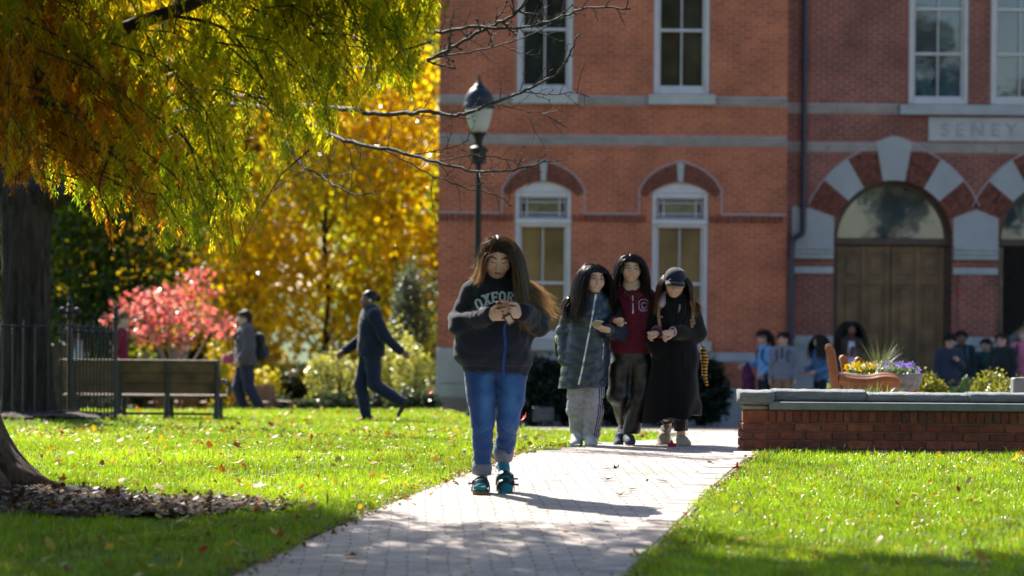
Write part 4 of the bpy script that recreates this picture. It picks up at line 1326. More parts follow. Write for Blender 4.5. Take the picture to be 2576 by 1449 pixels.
LEAFM = attr_leaf('shrub_leaf', .4, .32, .5)
def shrub(name, px, py_top, d, wpx, label, cols, n=2600, size=.035, group=None, lumps=6, hfac=1.0, stem=(.06, .045, .03), base=None, cat='shrub'):
    """bush whose foliage top sits at the given pixel row"""
    p = at(px, py_top, d); x = p[0]; zg = float(gz(x, d)) if base is None else base
    h = p[2] - zg; r = wpx * d / F / 2
    t = thing(name, label, cat, (x, d, zg), group)
    rr = random.Random(px * 7 + 3)
    bl = [((x, d, zg + h * .5), (r * .86, r * .8, h * .46), 3)]
    for i in range(lumps):
        a = rr.uniform(0, 6.28); q = rr.uniform(.3, .62)
        bl.append(((x + r * q * math.cos(a), d + r * q * math.sin(a), zg + h * rr.uniform(.45, .74)), (r * rr.uniform(.3, .46),) * 2 + (h * rr.uniform(.2, .27),), 1.2))
    V, Fc, C = leaf_cloud(bl, n, size, cols, int(px))
    link('foliage', np_mesh('foliage', V, Fc, C), LEAFM, t)
    m = MB()
    for i in range(6):
        a = rr.uniform(0, 6.28); q = rr.uniform(.2, .6) * r
        m.tube(smooth_path([(x, d, zg - .03), (x + q * .4 * math.cos(a), d + q * .4 * math.sin(a), zg + h * .3), (x + q * math.cos(a), d + q * math.sin(a), zg + h * .72)], 3), [.018] * 6 + [.006], 5)
    m.obj('stem', plain('stem_bark', stem, .9, .2, 12), t)
    return t
BOX = [(.20, .23, .02), (.28, .28, .02), (.36, .32, .03), (.10, .14, .015)]
shrub('clipped_shrub', 2332, 938, 29.0, 118, 'rounded clipped green shrub just right of the stone bowl', BOX, 5200, .035, 'clipped shrubs behind the wall')
shrub('clipped_shrub', 2493, 929, 29.5, 112, 'taller domed clipped shrub near the right edge of the bed', BOX, 5200, .035, 'clipped shrubs behind the wall')
shrub('clipped_shrub', 2535, 946, 27.6, 130, 'low spreading clipped shrub in front of the domed one', BOX, 5200, .035, 'clipped shrubs behind the wall')
shrub('clipped_shrub', 2095, 945, 25.4, 44, 'small bright shrub left of the teak chair', [(.2, .28, .02), (.28, .32, .03)], 1500, .03, 'clipped shrubs behind the wall')
shrub('clipped_shrub', 2440, 948, 38.0, 130, 'dark green shrub in shade behind the two clipped ones', [(.03, .07, .02), (.04, .09, .025)], 3000, .05, 'clipped shrubs behind the wall')
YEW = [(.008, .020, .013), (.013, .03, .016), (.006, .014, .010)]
YEWG = 'dark yews against the brick building'
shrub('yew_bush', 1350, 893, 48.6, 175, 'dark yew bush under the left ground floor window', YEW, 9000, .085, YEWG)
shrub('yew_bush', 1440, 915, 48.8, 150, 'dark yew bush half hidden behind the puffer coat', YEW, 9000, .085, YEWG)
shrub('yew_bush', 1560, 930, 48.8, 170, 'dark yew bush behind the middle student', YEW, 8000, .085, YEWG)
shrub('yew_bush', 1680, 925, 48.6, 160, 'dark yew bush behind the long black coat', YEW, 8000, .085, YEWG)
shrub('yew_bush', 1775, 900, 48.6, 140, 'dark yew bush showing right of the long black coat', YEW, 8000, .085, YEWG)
# small plaque in the bed
pp = at(1367, 1042, 46.5); m = MB(); m.box((pp[0], 46.5, pp[2]), (.36, .04, .24), rotx(rad(-12)), bev=.01); m.box((pp[0], 46.53, pp[2] - .25), (.04, .04, .4))
pq = thing('plaque', 'small dark plaque with faint lettering before the yew bush', 'sign', (pp[0], 46.5, float(gz(pp[0], 46.5))))
m.obj('plate', plain('plaque_dark', (.03, .035, .04), .5, .2, 9), pq)
m = MB()
for q, (w_, zz) in enumerate(((.20, .06), (.24, .0), (.2, -.05))): m.box((pp[0], 46.475 + zz * .2, pp[2] + zz), (w_, .004, .02), rotx(rad(-12)))
m.obj('lettering', plain('plaque_letters', (.09, .09, .09), .6, .1), pq)

# ----------------------------------------------------------------- lamp post
LD = 40.0
lx = at(1204, 400, LD)[0]; lg_ = float(gz(lx, LD))
lamp = thing('street_lamp', 'black lamp post with a glass acorn lantern under a dark domed cap', 'street lamp', (lx, LD, lg_))
LMET = plain('lamp_black', (.006, .0065, .008), .5, .1, 6, spec=.3)
LBLUE = plain('lamp_cap_paint', (.003, .010, .020), .42, .1, 6, spec=.4)
def lzz(py): return at(1204, py, LD)[2]
u = LD / F
m = MB(); m.tube([(lx, LD, lg_), (lx, LD, lzz(410))], [.052, .042], 14); m.obj('post', LMET, lamp, 'auto')
m = MB(); m.lathe((lx, LD, 0), [(.16, lg_), (.16, lg_ + .1), (.12, lg_ + .16), (.13, lg_ + .5), (.09, lg_ + .56), (.085, lg_ + .75), (.055, lg_ + .8)], 16); m.obj('base', LMET, lamp, 'auto')
m = MB(); m.lathe((lx, LD, 0), [(.045, lzz(413)), (19 * u, lzz(412)), (19 * u, lzz(385)), (22 * u, lzz(378)), (22 * u, lzz(372)), (18 * u, lzz(369)), (9 * u, lzz(366)), (10 * u, lzz(352)), (14 * u, lzz(342)), (19 * u, lzz(336)), (21 * u, lzz(333)), (.02, lzz(332))], 24); m.obj('fitter', LMET, lamp, 'auto')
m = MB(); m.lathe((lx, LD, 0), [(20 * u, lzz(333)), (25 * u, lzz(318)), (30 * u, lzz(300)), (34 * u, lzz(284)), (36 * u, lzz(272)), (34.5 * u, lzz(272)), (29 * u, lzz(299)), (19 * u, lzz(333))], 28)
gm2, nt, b = new_mat('lantern_glass')
b.inputs['Base Color'].default_value = (.97, .97, .97, 1); b.inputs['Roughness'].default_value = .12; b.inputs['Transmission Weight'].default_value = .55; b.inputs['IOR'].default_value = 1.2
wv = N(nt, 'ShaderNodeTexNoise', Scale=14.0, Detail=2.0); bp = N(nt, 'ShaderNodeBump', Strength=.25, Distance=.02); nt.links.new(wv.outputs['Fac'], bp.inputs['Height']); nt.links.new(bp.outputs['Normal'], b.inputs['Normal'])
tb_ = N(nt, 'ShaderNodeBsdfTranslucent', Color=(.95, .95, .93, 1)); mg = N(nt, 'ShaderNodeMixShader', Fac=.45); nt.links.new(b.outputs[0], mg.inputs[1]); nt.links.new(tb_.outputs[0], mg.inputs[2]); nt.links.new(mg.outputs[0], nt.nodes['Material Output'].inputs['Surface'])
m.obj('globe', gm2, lamp, True)
m = MB(); m.lathe((lx, LD, 0), [(.03, lzz(333)), (.035, lzz(322)), (.10, lzz(318)), (.14, lzz(298)), (.12, lzz(285)), (.02, lzz(280))], 16); m.obj('bulb', plain('frosted_bulb', (.9, .9, .88), .6, .03), lamp, True)
m = MB(); m.lathe((lx, LD, 0), [(38 * u, lzz(274)), (39.5 * u, lzz(270)), (39 * u, lzz(262)), (36 * u, lzz(258)), (36.5 * u, lzz(250)), (33 * u, lzz(240)), (27 * u, lzz(230)), (20 * u, lzz(223)), (14 * u, lzz(219)), (15.5 * u, lzz(217)), (10 * u, lzz(212)), (5 * u, lzz(205)), (3 * u, lzz(200)), (3.6 * u, lzz(197)), (2 * u, lzz(194)), (2.6 * u, lzz(190)), (.005, lzz(186))], 28); m.obj('cap', LBLUE, lamp, 'auto')
m = MB()
for q in range(8): 
    a = q * math.pi / 4; m.ball((lx + 38.6 * u * math.cos(a), LD + 38.6 * u * math.sin(a), lzz(271)), .016, 6, 5)
m.obj('cap_studs', LMET, lamp)

# ----------------------------------------------------------------- park bench seen from behind
BY = 35.4
bxx0, bxx1 = at(150, 900, BY)[0], at(553, 900, BY)[0]
bw_ = bxx1 - bxx0; bcx = (bxx0 + bxx1) / 2; bgz = float(gz(bcx, BY)) + .0
bench = thing('park_bench', 'long wooden park bench with iron legs seen from behind', 'bench', (bcx, BY, bgz))
def bzz(py): return at(350, py, BY)[2]
BWOOD = plain('bench_wood', (.135, .075, .034), .55, .3, 5, .3, 40)
BIRON = plain('bench_iron', (.035, .035, .03), .5, .2, 12)
m = MB(); nsl = 3
za, zb = bzz(990), bzz(911)
for q in range(nsl):
    z = za + (zb - za) * (q + .5) / nsl
    m.box((bcx, BY + .02 - .06 * (q / (nsl - 1) - .5), z), (bw_ - .12, .03, (zb - za) / nsl + .004), rotx(rad(8)), bev=.006)
m.obj('backrest', BWOOD, bench)
m = MB(); m.box((bcx, BY - .02, bzz(908)), (bw_, .05, .035), rotx(rad(5)), bev=.008); m.obj('top_rail', BWOOD, bench)
m = MB()
for q in range(5): m.box((bcx + .05, BY + .10 + q * .095, bzz(996) - .004 * abs(q - 2)), (bw_ + .05, .085, .03), bev=.006)
m.obj('seat', BWOOD, bench)
m = MB(); m.box((bcx + .05, BY + .25, bgz + .075), (bw_ - .2, .06, .03), bev=.005); m.obj('stretcher', BIRON, bench)
for px in (183, 300, 421, 546):
    x = at(px, 900, BY)[0]
    m = MB()
    P = smooth_path([(x, BY - .10, bgz), (x, BY - .03, bgz + .16), (x, BY + .02, bzz(996)), (x, BY + .01, bzz(950)), (x, BY - .025, bzz(909))], 4)
    m.tube(P, [.035] * len(P), 8)
    P = smooth_path([(x, BY + .52, bgz), (x, BY + .47, bgz + .14), (x, BY + .50, bgz + .28), (x, BY + .46, bzz(1000))], 4); m.tube(P, [.028] * len(P), 8)
    m.tube([(x, BY, bzz(1001)), (x, BY + .5, bzz(1001))], .025, 6)
    m.tube(smooth_path([(x, BY - .08, bgz + .04), (x, BY + .1, bgz + .11), (x, BY + .3, bgz + .1), (x, BY + .5, bgz + .03)], 3), .022, 6)
    m.obj('leg', BIRON, bench, True)
for px in (176, 562):
    x = at(px, 900, BY)[0]
    m = MB()
    P = smooth_path([(x, BY + .0, bzz(955)), (x, BY + .12, bzz(963)), (x, BY + .34, bzz(960)), (x, BY + .5, bzz(964)), (x + .03, BY + .53, bzz(975)), (x + .02, BY + .48, bzz(996))], 5); m.tube(P, .026, 8)
    m.obj('armrest', BIRON, bench, True)

# ----------------------------------------------------------------- iron fence
FY = 33.3
fence = thing('iron_fence', 'black iron picket fence with spear points round the old trunk', 'fence', (at(160, 900, FY)[0], FY, float(gz(-5.4, FY))))
FIRON = plain('fence_iron', (.014, .015, .016), .45, .15, 12)
def fzz(py): return at(160, py, FY)[2]
def picket(m, x, y, zt, zb):
    m.tube([(x, y, zb), (x, y, zt - .12)], .0105, 6)
    m.lathe((x, y, 0), [(.010, zt - .15), (.021, zt - .135), (.012, zt - .12), (.012, zt - .10), (.024, zt - .085), (.012, zt - .06), (.002, zt)], 6)
# a short return comes toward the viewer at the corner, then the far run continues left
run1 = [(at(165 + 127 * (i / 12) , 900, FY)[0], FY + .55 - .6 * (i / 12)) for i in range(13)]
run2 = [(at(165 - 26.5 * (i + 1), 900, FY)[0], FY + .55 - .55 * _sm((i + 1) / 4.0)) for i in range(8)]
for j, (x, y) in enumerate(run1 + run2):
    if j == 12: continue
    m = MB(); zt = fzz(806 if j < 13 else 802) + (.0 if j % 2 == 0 else -.055); picket(m, x, float(y), zt, float(gz(x, y)) - .02); m.obj('picket', FIRON, fence)
m = MB()
x, y = run1[12]; zt = fzz(762)
m.tube([(x, y, float(gz(x, y)) - .05), (x, y, zt - .2)], .024, 8)
m.lathe((x, y, 0), [(.024, zt - .28), (.036, zt - .26), (.03, zt - .24), (.034, zt - .2), (.05, zt - .18), (.024, zt - .15), (.03, zt - .12), (.018, zt - .1), (.03, zt - .07), (.012, zt - .04), (.004, zt)], 10)
m.obj('corner_post', FIRON, fence)
x, y = at(140, 900, FY)[0], run1[0][1]; zt = fzz(744); m = MB()
m.tube([(x, y + .5, float(gz(x, y)) - .05), (x, y + .5, zt - .2)], .03, 8)
m.lathe((x, y + .5, 0), [(.03, zt - .3), (.055, zt - .27), (.04, zt - .24), (.06, zt - .2), (.03, zt - .16), (.04, zt - .12), (.02, zt - .1), (.035, zt - .06), (.004, zt)], 10)
for a in (-.09, .09): m.ball((x + a, y + .5, zt - .2), (.05, .02, .05), 8, 6)
m.obj('finial_post', FIRON, fence)
m = MB()
for zz in (818 + 20, 1040):
    m.tube([(x_, y_, fzz(zz)) for x_, y_ in run1], .012, 6)
    m.tube([(x_, float(y_), fzz(zz - 17 if zz < 1000 else zz)) for x_, y_ in [run1[0]] + run2], .013, 6)
m.obj('rails', FIRON, fence)
# weathered stone marker behind the fence
mk = at(147, 900, 36.6); m = MB(); zg = float(gz(mk[0], 36.6))
w2 = 27 * 36.6 / F; ztp = at(147, 863, 36.6)[2]
m.prism([(mk[0] - w2, zg), (mk[0] + w2, zg), (mk[0] + w2 * .9, ztp - .16), (mk[0] + w2, ztp - .12), (mk[0] + w2, ztp - .01), (mk[0] + w2 * .5, ztp - .03), (mk[0], ztp + .03), (mk[0] - w2 * .5, ztp - .03), (mk[0] - w2, ztp - .01), (mk[0] - w2, ztp - .12), (mk[0] - w2 * .9, ztp - .16)], 36.6, 36.85)
mm = thing('stone_marker', 'weathered stone marker with a scalloped top behind the iron fence', 'monument', (mk[0], 36.6, zg))
m.obj('slab', plain('old_stone', (.065, .05, .03), .9, .3, 8, .4, 40), mm)
# ----------------------------------------------------------------- bark
def bark_mat(name, c0, c1, sx=9, sz=1.6):
    m, nt, b = new_mat(name)
    tc = N(nt, 'ShaderNodeTexCoord')
    mp = N(nt, 'ShaderNodeMapping'); mp.inputs['Scale'].default_value = (sx, sx, sz); nt.links.new(tc.outputs['Object'], mp.inputs[0])
    nz = N(nt, 'ShaderNodeTexNoise', Scale=2.2, Detail=8.0, Roughness=.65, Distortion=.6); nt.links.new(mp.outputs[0], nz.inputs['Vector'])
    r = ramp(nt, nz.outputs['Fac'], [(.32, c0), (.6, c1), (.8, tuple(min(1, c * 1.4) for c in c1))])
    nt.links.new(r.outputs[0], b.inputs['Base Color']); b.inputs['Roughness'].default_value = .9; b.inputs['Specular IOR Level'].default_value = .25
    bp = N(nt, 'ShaderNodeBump', Strength=1.0, Distance=.05); nt.links.new(nz.outputs['Fac'], bp.inputs['Height']); nt.links.new(bp.outputs['Normal'], b.inputs['Normal'])
    return m
BARK_B = bark_mat('oak_bark', (.010, .008, .007), (.058, .044, .036))
BARK_A = bark_mat('cypress_bark', (.035, .022, .016), (.14, .095, .07), 8, 1.1)
TWIG = plain('bare_twig_bark', (.045, .037, .034), .75, .4, 25, .5, 80, spec=.25)
DARKLIMB = plain('limb_bark', (.03, .02, .016), .85, .35, 14, .6, 60)

def ridged_trunk(mb, path, radii, n=40, ridge=.06, freq=9, seed=0, lobes=0, lobe_amp=()):
    """trunk with vertical furrows; optional buttress lobes near the ground"""
    P = np.array(path, float); m = len(P)
    V = []; Fs = []
    for i in range(m):
        for k in range(n):
            a = 2 * math.pi * k / n
            q = mnoise.noise(Vector((math.cos(a) * freq * .35 + seed, math.sin(a) * freq * .35, P[i][2] * .55)))
            q2 = mnoise.noise(Vector((math.cos(a) * freq + seed, math.sin(a) * freq, P[i][2] * 1.3)))
            r = radii[i] * (1 + ridge * q * 1.4 + ridge * q2)
            if lobes: r *= 1 + lobe_amp[i] * (abs(math.sin(a * lobes / 2 + seed)) ** .7 - .5)
            V.append((P[i][0] + r * math.cos(a), P[i][1] + r * math.sin(a), P[i][2]))
    for i in range(m - 1):
        for k in range(n):
            j = (k + 1) % n
            Fs.append((i * n + k, i * n + j, (i + 1) * n + j, (i + 1) * n + k))
    Fs.append(tuple(range((m - 1) * n, m * n)))
    mb.add(V, Fs)

# ----------------------------------------------------------------- old bare tree behind the fence
TBX, TBY = at(64, 800, 34.0)[0], 34.0
TBZ = float(gz(TBX, TBY))
bare = thing('bare_tree', 'old tree with a thick furrowed trunk and long leafless branches reaching right', 'tree', (TBX, TBY, TBZ))
mb = MB()
zs = [at(64, p, TBY)[2] for p in (1062, 1045, 1030, 1000, 950, 880, 800, 700, 600, 540, 505, 480, 455)]
rs = [.52, .41, .36, .33, .31, .295, .285, .28, .285, .30, .34, .33, .22]
path = []; rr_ = []
for i in range(len(zs) - 1):
    for k in range(4):
        t = k / 4; path.append((TBX, TBY, zs[i] + (zs[i + 1] - zs[i]) * t)); rr_.append(rs[i] + (rs[i + 1] - rs[i]) * t)
ridged_trunk(mb, path, rr_, 64, .12, 11, 2.0, 5, [max(0, .35 - .05 * i) for i in range(len(path))])
mb.obj('trunk', BARK_B, bare, True)
def lim(pts, r0, r1, n=10, nm='limb', mat=BARK_B, parent=bare):
    P = smooth_path(pts, 5)
    rrr = [r0 + (r1 - r0) * (i / (len(P) - 1)) ** .8 for i in range(len(P))]
    m = MB(); m.tube(P, rrr, n); return m.obj(nm, mat, parent, True)
A_ = lambda px, py, d: tuple(at(px, py, d))
lim([A_(50, 500, 34), A_(10, 455, 34), A_(-60, 380, 34.2), A_(-120, 200, 34.5), A_(-180, -150, 35), A_(-160, -420, 35)], .24, .07)
lim([A_(70, 500, 34), A_(75, 440, 34.1), A_(90, 330, 34.4), A_(60, 120, 35), A_(90, -200, 35.5), A_(60, -500, 36)], .22, .05)
lim([A_(85, 510, 34), A_(150, 490, 33.8), A_(195, 470, 33.4), A_(260, 400, 32.6), A_(330, 250, 32), A_(420, 60, 31), A_(560, -140, 29.5), A_(760, -320, 28)], .15, .045)

def twigs_on(mb, P, r, rr, dens, lmax, d0=0, lvl=0):
    """side twigs, alternating, with short spurs"""
    P = np.array(P); seg = np.linalg.norm(np.diff(P, axis=0), axis=1); tot = seg.sum(); s = tot * d0; cum = np.concatenate([[0], np.cumsum(seg)])
    side = 1
    while s < tot:
        i = min(len(seg) - 1, max(0, np.searchsorted(cum, s) - 1)); t = (s - cum[i]) / seg[i]
        p = P[i] + (P[i + 1] - P[i]) * t; dr = (P[i + 1] - P[i]) / seg[i]
        a = rr.uniform(.4, 1.1) * side; side = -side
        up = np.array((0, 0, 1.0)); lat = np.cross(dr, up); lat /= np.linalg.norm(lat) + 1e-6; up = np.cross(lat, dr)
        th = rr.uniform(-.9, .9)
        d = dr * math.cos(a) + (up * math.cos(th) + lat * math.sin(th)) * math.sin(a)
        L = lmax * rr.uniform(.3, 1) * (1.05 - .5 * s / tot)
        k = 4
        pts = [p]
        for q in range(k):
            d = d + np.array((rr.uniform(-.22, .22), rr.uniform(-.22, .22), rr.uniform(-.16, .26))); d /= np.linalg.norm(d)
            pts.append(pts[-1] + d * L / k)
        mb.tube(pts, [r, r * .8, r * .65, r * .5, r * .35], 4)
        mb.ball(pts[-1], r * 1.3, 5, 4)
        if lvl < 1: twigs_on(mb, pts, r * .7, rr, dens * .55, L * .5, .25, lvl + 1)
        s += dens * rr.uniform(.5, 1.6)
    return mb
def branch(pts, r0, r1, seed, dens=.105, lmax=.46, d0=.2, label=None):
    r0 *= .5
    P = smooth_path([A_(*p) for p in pts], 5)
    rr = random.Random(seed)
    P = P + np.array([[rr.gauss(0, .006) for _ in range(3)] for _ in P])
    m = MB(); rrr = [r0 + (r1 - r0) * (i / (len(P) - 1)) ** .75 for i in range(len(P))]
    for i in range(3, len(rrr), 7): rrr[i] *= 1.12
    m.tube(P, rrr, 8)
    twigs_on(m, P, max(.0038, r1 * .8), rr, dens, lmax, d0)
    o = m.obj('branch', TWIG, bare, True)
    if label: o['label'] = label
branch([(195, 470, 33.4), (330, 330, 31.2), (520, 268, 28.8), (690, 275, 26.6), (838, 341, 25), (900, 362, 24.6), (1000, 380, 24.2), (1100, 408, 23.8), (1200, 431, 23.5), (1290, 428, 23.2), (1372, 405, 23)], .07, .006, 1, d0=.5)
branch([(950, 367, 24.4), (1010, 398, 24.2), (1090, 440, 24), (1170, 470, 23.8), (1250, 492, 23.6), (1290, 520, 23.5)], .014, .004, 2)
branch([(1040, 388, 24.1), (1120, 375, 24), (1180, 352, 24)], .011, .004, 12)
branch([(1100, 408, 23.8), (1180, 392, 23.7), (1260, 398, 23.6), (1330, 425, 23.5)], .010, .004, 13)
branch([(260, 400, 32.6), (430, 240, 30.4), (640, 245, 28), (780, 268, 26.4), (880, 275, 25.2), (930, 286, 25), (1010, 288, 24.7), (1070, 281, 24.4), (1130, 289, 24.2), (1180, 284, 24), (1240, 258, 23.8), (1310, 231, 23.5), (1370, 204, 23.3), (1420, 162, 23.1), (1440, 118, 23), (1460, 84, 23)], .065, .006, 3, d0=.72, lmax=.42)
branch([(1310, 231, 23.5), (1370, 236, 23.4), (1440, 233, 23.2), (1480, 243, 23.1)], .012, .004, 4)
branch([(1255, 262, 23.7), (1320, 280, 23.6), (1370, 287, 23.5), (1420, 320, 23.4)], .010, .004, 14)
branch([(330, 250, 32), (560, 120, 29), (760, 70, 27), (900, 100, 25.8), (1000, 97, 25), (1060, 80, 24.7), (1110, 82, 24.5), (1180, 68, 24.2), (1300, 70, 23.9), (1400, 46, 23.6), (1480, 18, 23.3), (1585, 20, 23)], .06, .007, 5, d0=.6, lmax=.42)
branch([(760, 180, 27.2), (900, 172, 26), (1025, 166, 25), (1090, 145, 24.7), (1150, 114, 24.4), (1230, 68, 24.1), (1290, 38, 23.9), (1340, -20, 23.7)], .035, .014, 6, d0=.55)
branch([(1090, 145, 24.7), (1180, 131, 24.5), (1290, 104, 24.2), (1375, 66, 23.9), (1440, 10, 23.7)], .016, .005, 7)
branch([(640, 245, 28), (690, 290, 26.8), (720, 358, 26.2), (750, 408, 25.9), (800, 438, 25.6), (850, 470, 25.3), (905, 492, 25.1), (945, 480, 25)], .035, .005, 8, d0=.45)
branch([(775, 424, 25.7), (735, 448, 25.7), (690, 478, 25.7)], .008, .003, 9)
branch([(862, 352, 24.9), (884, 395, 24.8), (884, 450, 24.8), (868, 530, 24.8)], .010, .004, 10)

# ----------------------------------------------------------------- near cypress whose crown hangs into the picture
TAX, TAY = -3.64, 17.2
cyp = thing('cypress_tree', 'near bald cypress with a flared base and drooping yellow green and rust foliage', 'tree', (TAX, TAY, float(gz(TAX, TAY))))
mb = MB(); zz_ = np.concatenate([np.linspace(-.1, 1.2, 16), np.linspace(1.5, 9, 14)])
ridged_trunk(mb, [(TAX, TAY, z + .1) for z in zz_], [.40 + .34 * math.exp(-max(0, z + .05) / .26) - .025 * max(0, z) for z in zz_], 56, .06, 9, 5.0, 9, [.30 * math.exp(-max(0, z) / .5) for z in zz_])
mb.obj('trunk', BARK_A, cyp, True)
mb = MB()
for a0, L in ((-.35, .55), (-.9, .5), (.3, .4), (-1.3, .5)):
    P = [(TAX + (.5 + L * t) * math.cos(a0 + .25 * t), TAY + (.5 + L * t) * math.sin(a0 + .25 * t), float(gz(TAX + (.5 + L * t) * math.cos(a0), TAY + (.5 + L * t) * math.sin(a0))) + .09 - .13 * t) for t in np.linspace(0, 1, 8)]
    mb.tube(P, [.13, .11, .09, .075, .06, .05, .035, .02], 8)
mb.obj('root', BARK_A, cyp, True)
YB = np.array([(-300, 420), (0, 445), (60, 490), (140, 492), (170, 440), (205, 470), (235, 500), (250, 570), (270, 605), (318, 605), (332, 530), (372, 535), (400, 615), (450, 622), (480, 640), (530, 676), (570, 672), (600, 645), (630, 600), (640, 480), (646, 375), (662, 300), (690, 340), (705, 365), (740, 385), (820, 396), (840, 330), (860, 290), (900, 275), (940, 262), (1040, 254), (1052, 150), (1070, 80), (1102, 58), (1112, -30)], float)
def sprays(tips, Ls, cols, seed, nl=22, wleaf=.011, lleaf=.07):
    """drooping feather sprays: a twig with two rows of hanging needle branchlets"""
    rr = np.random.default_rng(seed); n = len(tips)
    az = rr.uniform(0, 2 * np.pi, n); out = rr.uniform(.15, .6, n)
    d = np.stack([np.cos(az) * out, np.sin(az) * out, -np.ones(n)], -1); d /= np.linalg.norm(d, axis=1)[:, None]
    start = tips - d * Ls[:, None]
    side = np.cross(d, np.array((0, 0, 1.0))); side /= np.linalg.norm(side, axis=1)[:, None] + 1e-6
    t = (np.arange(nl) + .5) / nl
    sg = np.where(np.arange(nl) % 2 == 0, 1.0, -1.0)
    B = start[:, None, :] + d[:, None, :] * (Ls[:, None] * t[None, :])[:, :, None]
    B[:, :, 2] += (0.10 * Ls[:, None] * np.sin(np.pi * t)[None, :])
    ll = lleaf * (1.15 - .6 * t)[None, :] * rr.uniform(.7, 1.3, (n, nl))
    ld = side[:, None, :] * (sg[None, :] * (.85 - .35 * t[None, :]))[:, :, None] + d[:, None, :] * .55 + np.array((0, 0, -.45)) + rr.normal(0, .28, (n, nl, 3))
    ld /= np.linalg.norm(ld, axis=2)[:, :, None]
    w = np.cross(ld, rr.normal(0, 1, (n, nl, 3))); w /= np.linalg.norm(w, axis=2)[:, :, None] + 1e-6
    tip = B + ld * ll[:, :, None]; mid = B + ld * (ll * .5)[:, :, None] + np.array((0, 0, .004))
    tip[:, :, 2] -= ll * .18
    ww = wleaf * rr.uniform(.7, 1.3, (n, nl))[:, :, None] * w * .5
    V = np.stack([B, mid + ww, tip, mid - ww], 2).reshape(-1, 3)
    m = n * nl; o = 4 * np.arange(m)[:, None]
    Fc = np.concatenate([o + np.array([[0, 1, 2]]), o + np.array([[0, 2, 3]])])
    C = np.repeat(np.repeat(cols, nl, 0) * rr.uniform(.75, 1.25, (m, 1)), 4, 0)
    return V, Fc, C, start
def visible_tips(n, seed):
    rr = np.random.default_rng(seed); out = []; px_ = []
    while len(out) < n:
        px = rr.uniform(-40, 1110); yb = np.interp(px, YB[:, 0], YB[:, 1])
        u = rr.uniform(0, 1)
        py = yb - (yb + 90) * (1 - u ** .62) if rr.uniform() < .8 else yb - rr.exponential(18)
        py += rr.normal(0, 6)
        # a thinner middle where bright distant leaves show through
        if vnoise(px, py, 60, 5) < .36 and py < yb - 40 and px > 420: continue
        if px > 640 and rr.uniform() < .25: continue
        d = rr.uniform(15.7, 18.4) + (px < 500) * rr.uniform(-.3, .6)
        out.append(at(px, py, d)); px_.append((px, py))
    return np.array(out), np.array(px_)
GREENY = np.array([(.27, .33, .018), (.36, .38, .022), (.20, .28, .02)]); YELLY = np.array([(.54, .46, .02), (.48, .45, .025)]); RUST = np.array([(.42, .18, .015), (.34, .13, .012), (.48, .26, .02)])
def spray_cols(pp, seed):
    rr = np.random.default_rng(seed); C = []
    for px, py in pp:
        v = vnoise(px, py, 90, 17); q = vnoise(px, py, 30, 18)
        rust = _sm((430 - abs(px - 230) - abs(py - 430) * .8) / 260) * .85 + (px < 160 and 220 < py < 420) * .35
        if rr.uniform() < rust * (.35 + .9 * v): c = RUST[rr.integers(3)]
        elif rr.uniform() < .30 + .35 * (q - .5) + (px > 600) * .0: c = YELLY[rr.integers(2)]
        else: c = GREENY[rr.integers(3)]
        C.append(c)
    return np.array(C)
def boughs(n, seed):
    """drooping side branches; each carries its own fan of short sprays"""
    rr = np.random.default_rng(seed)
    ends, pp = visible_tips(n, seed)
    T = []; C = []; Ls = []; PX = []; lines = []
    for e, (px, py) in zip(ends, pp):
        L = rr.uniform(.45, 1.0)
        lean = rr.normal(-.55, .45)                      # most reach to the right as they fall
        d = np.array((-lean, rr.uniform(-.5, .5), -rr.uniform(.55, 1.1))); d /= np.linalg.norm(d)
        st = e - d * L + np.array((0, 0, -.10 * L))
        lines.append((st, e))
        k = int(15 * L) + 5
        tone = rr.uniform(.55, 1.25)
        for i in range(k):
            t = (i + .6) / k
            p = st + (e - st) * t + np.array((0, 0, .16 * L * math.sin(math.pi * t)))
            T.append(p + rr.normal(0, .035, 3)); PX.append((px, py)); Ls.append(rr.uniform(.12, .25) * (1.15 - .45 * t)); C.append(tone)
    return np.array(T), np.array(PX), np.array(Ls), np.array(C), lines
tips, pp, sl_, tone, blines = boughs(430, 3)
Vv, Fv, Cv, starts = sprays(tips, sl_, spray_cols(pp, 4) * tone[:, None], 5, 20, .0085, .05)
CYL = attr_leaf('cypress_needles', .68, .40, .35, (1.7, 1.55, .5))
link('foliage', np_mesh('foliage', Vv, Fv, Cv), CYL, cyp)
# limbs and thin twigs that carry the sprays
def climb(pts, r0, r1, n=8):
    P = smooth_path([A_(*p) for p in pts], 5); rrr = [r0 + (r1 - r0) * (i / (len(P) - 1)) for i in range(len(P))]
    m = MB(); m.tube(P, rrr, n); m.obj('branch', DARKLIMB, cyp, True); return P
climb([(-190, 300, 17.2), (-60, 222, 17.0), (40, 203, 16.8), (98, 190, 16.7), (190, 165, 16.6), (245, 108, 16.5), (345, 58, 16.4), (480, 12, 16.2), (620, -60, 16)], .075, .03)
climb([(-190, 260, 17.2), (0, 232, 17.3), (170, 222, 17.4), (270, 210, 17.5), (420, 172, 17.6), (510, 147, 17.7), (620, 132, 17.8), (760, 120, 17.9), (930, 60, 18)], .045, .010)
climb([(10, 206, 16.9), (35, 150, 16.9), (75, 85, 17), (88, -30, 17)], .03, .02)
climb([(240, 300, 16.6), (290, 380, 16.5), (340, 412, 16.4), (390, 470, 16.3), (440, 540, 16.3)], .012, .004)
climb([(-190, 220, 17.2), (-40, 240, 16.4), (180, 265, 16.1), (240, 300, 16.1)], .04, .013)
climb([(510, 150, 17.7), (500, 300, 17.2), (470, 390, 17), (455, 500, 16.9)], .010, .004)
climb([(620, 132, 17.8), (575, 200, 17.4), (520, 290, 17.2), (545, 460, 17), (540, 560, 17)], .010, .004)
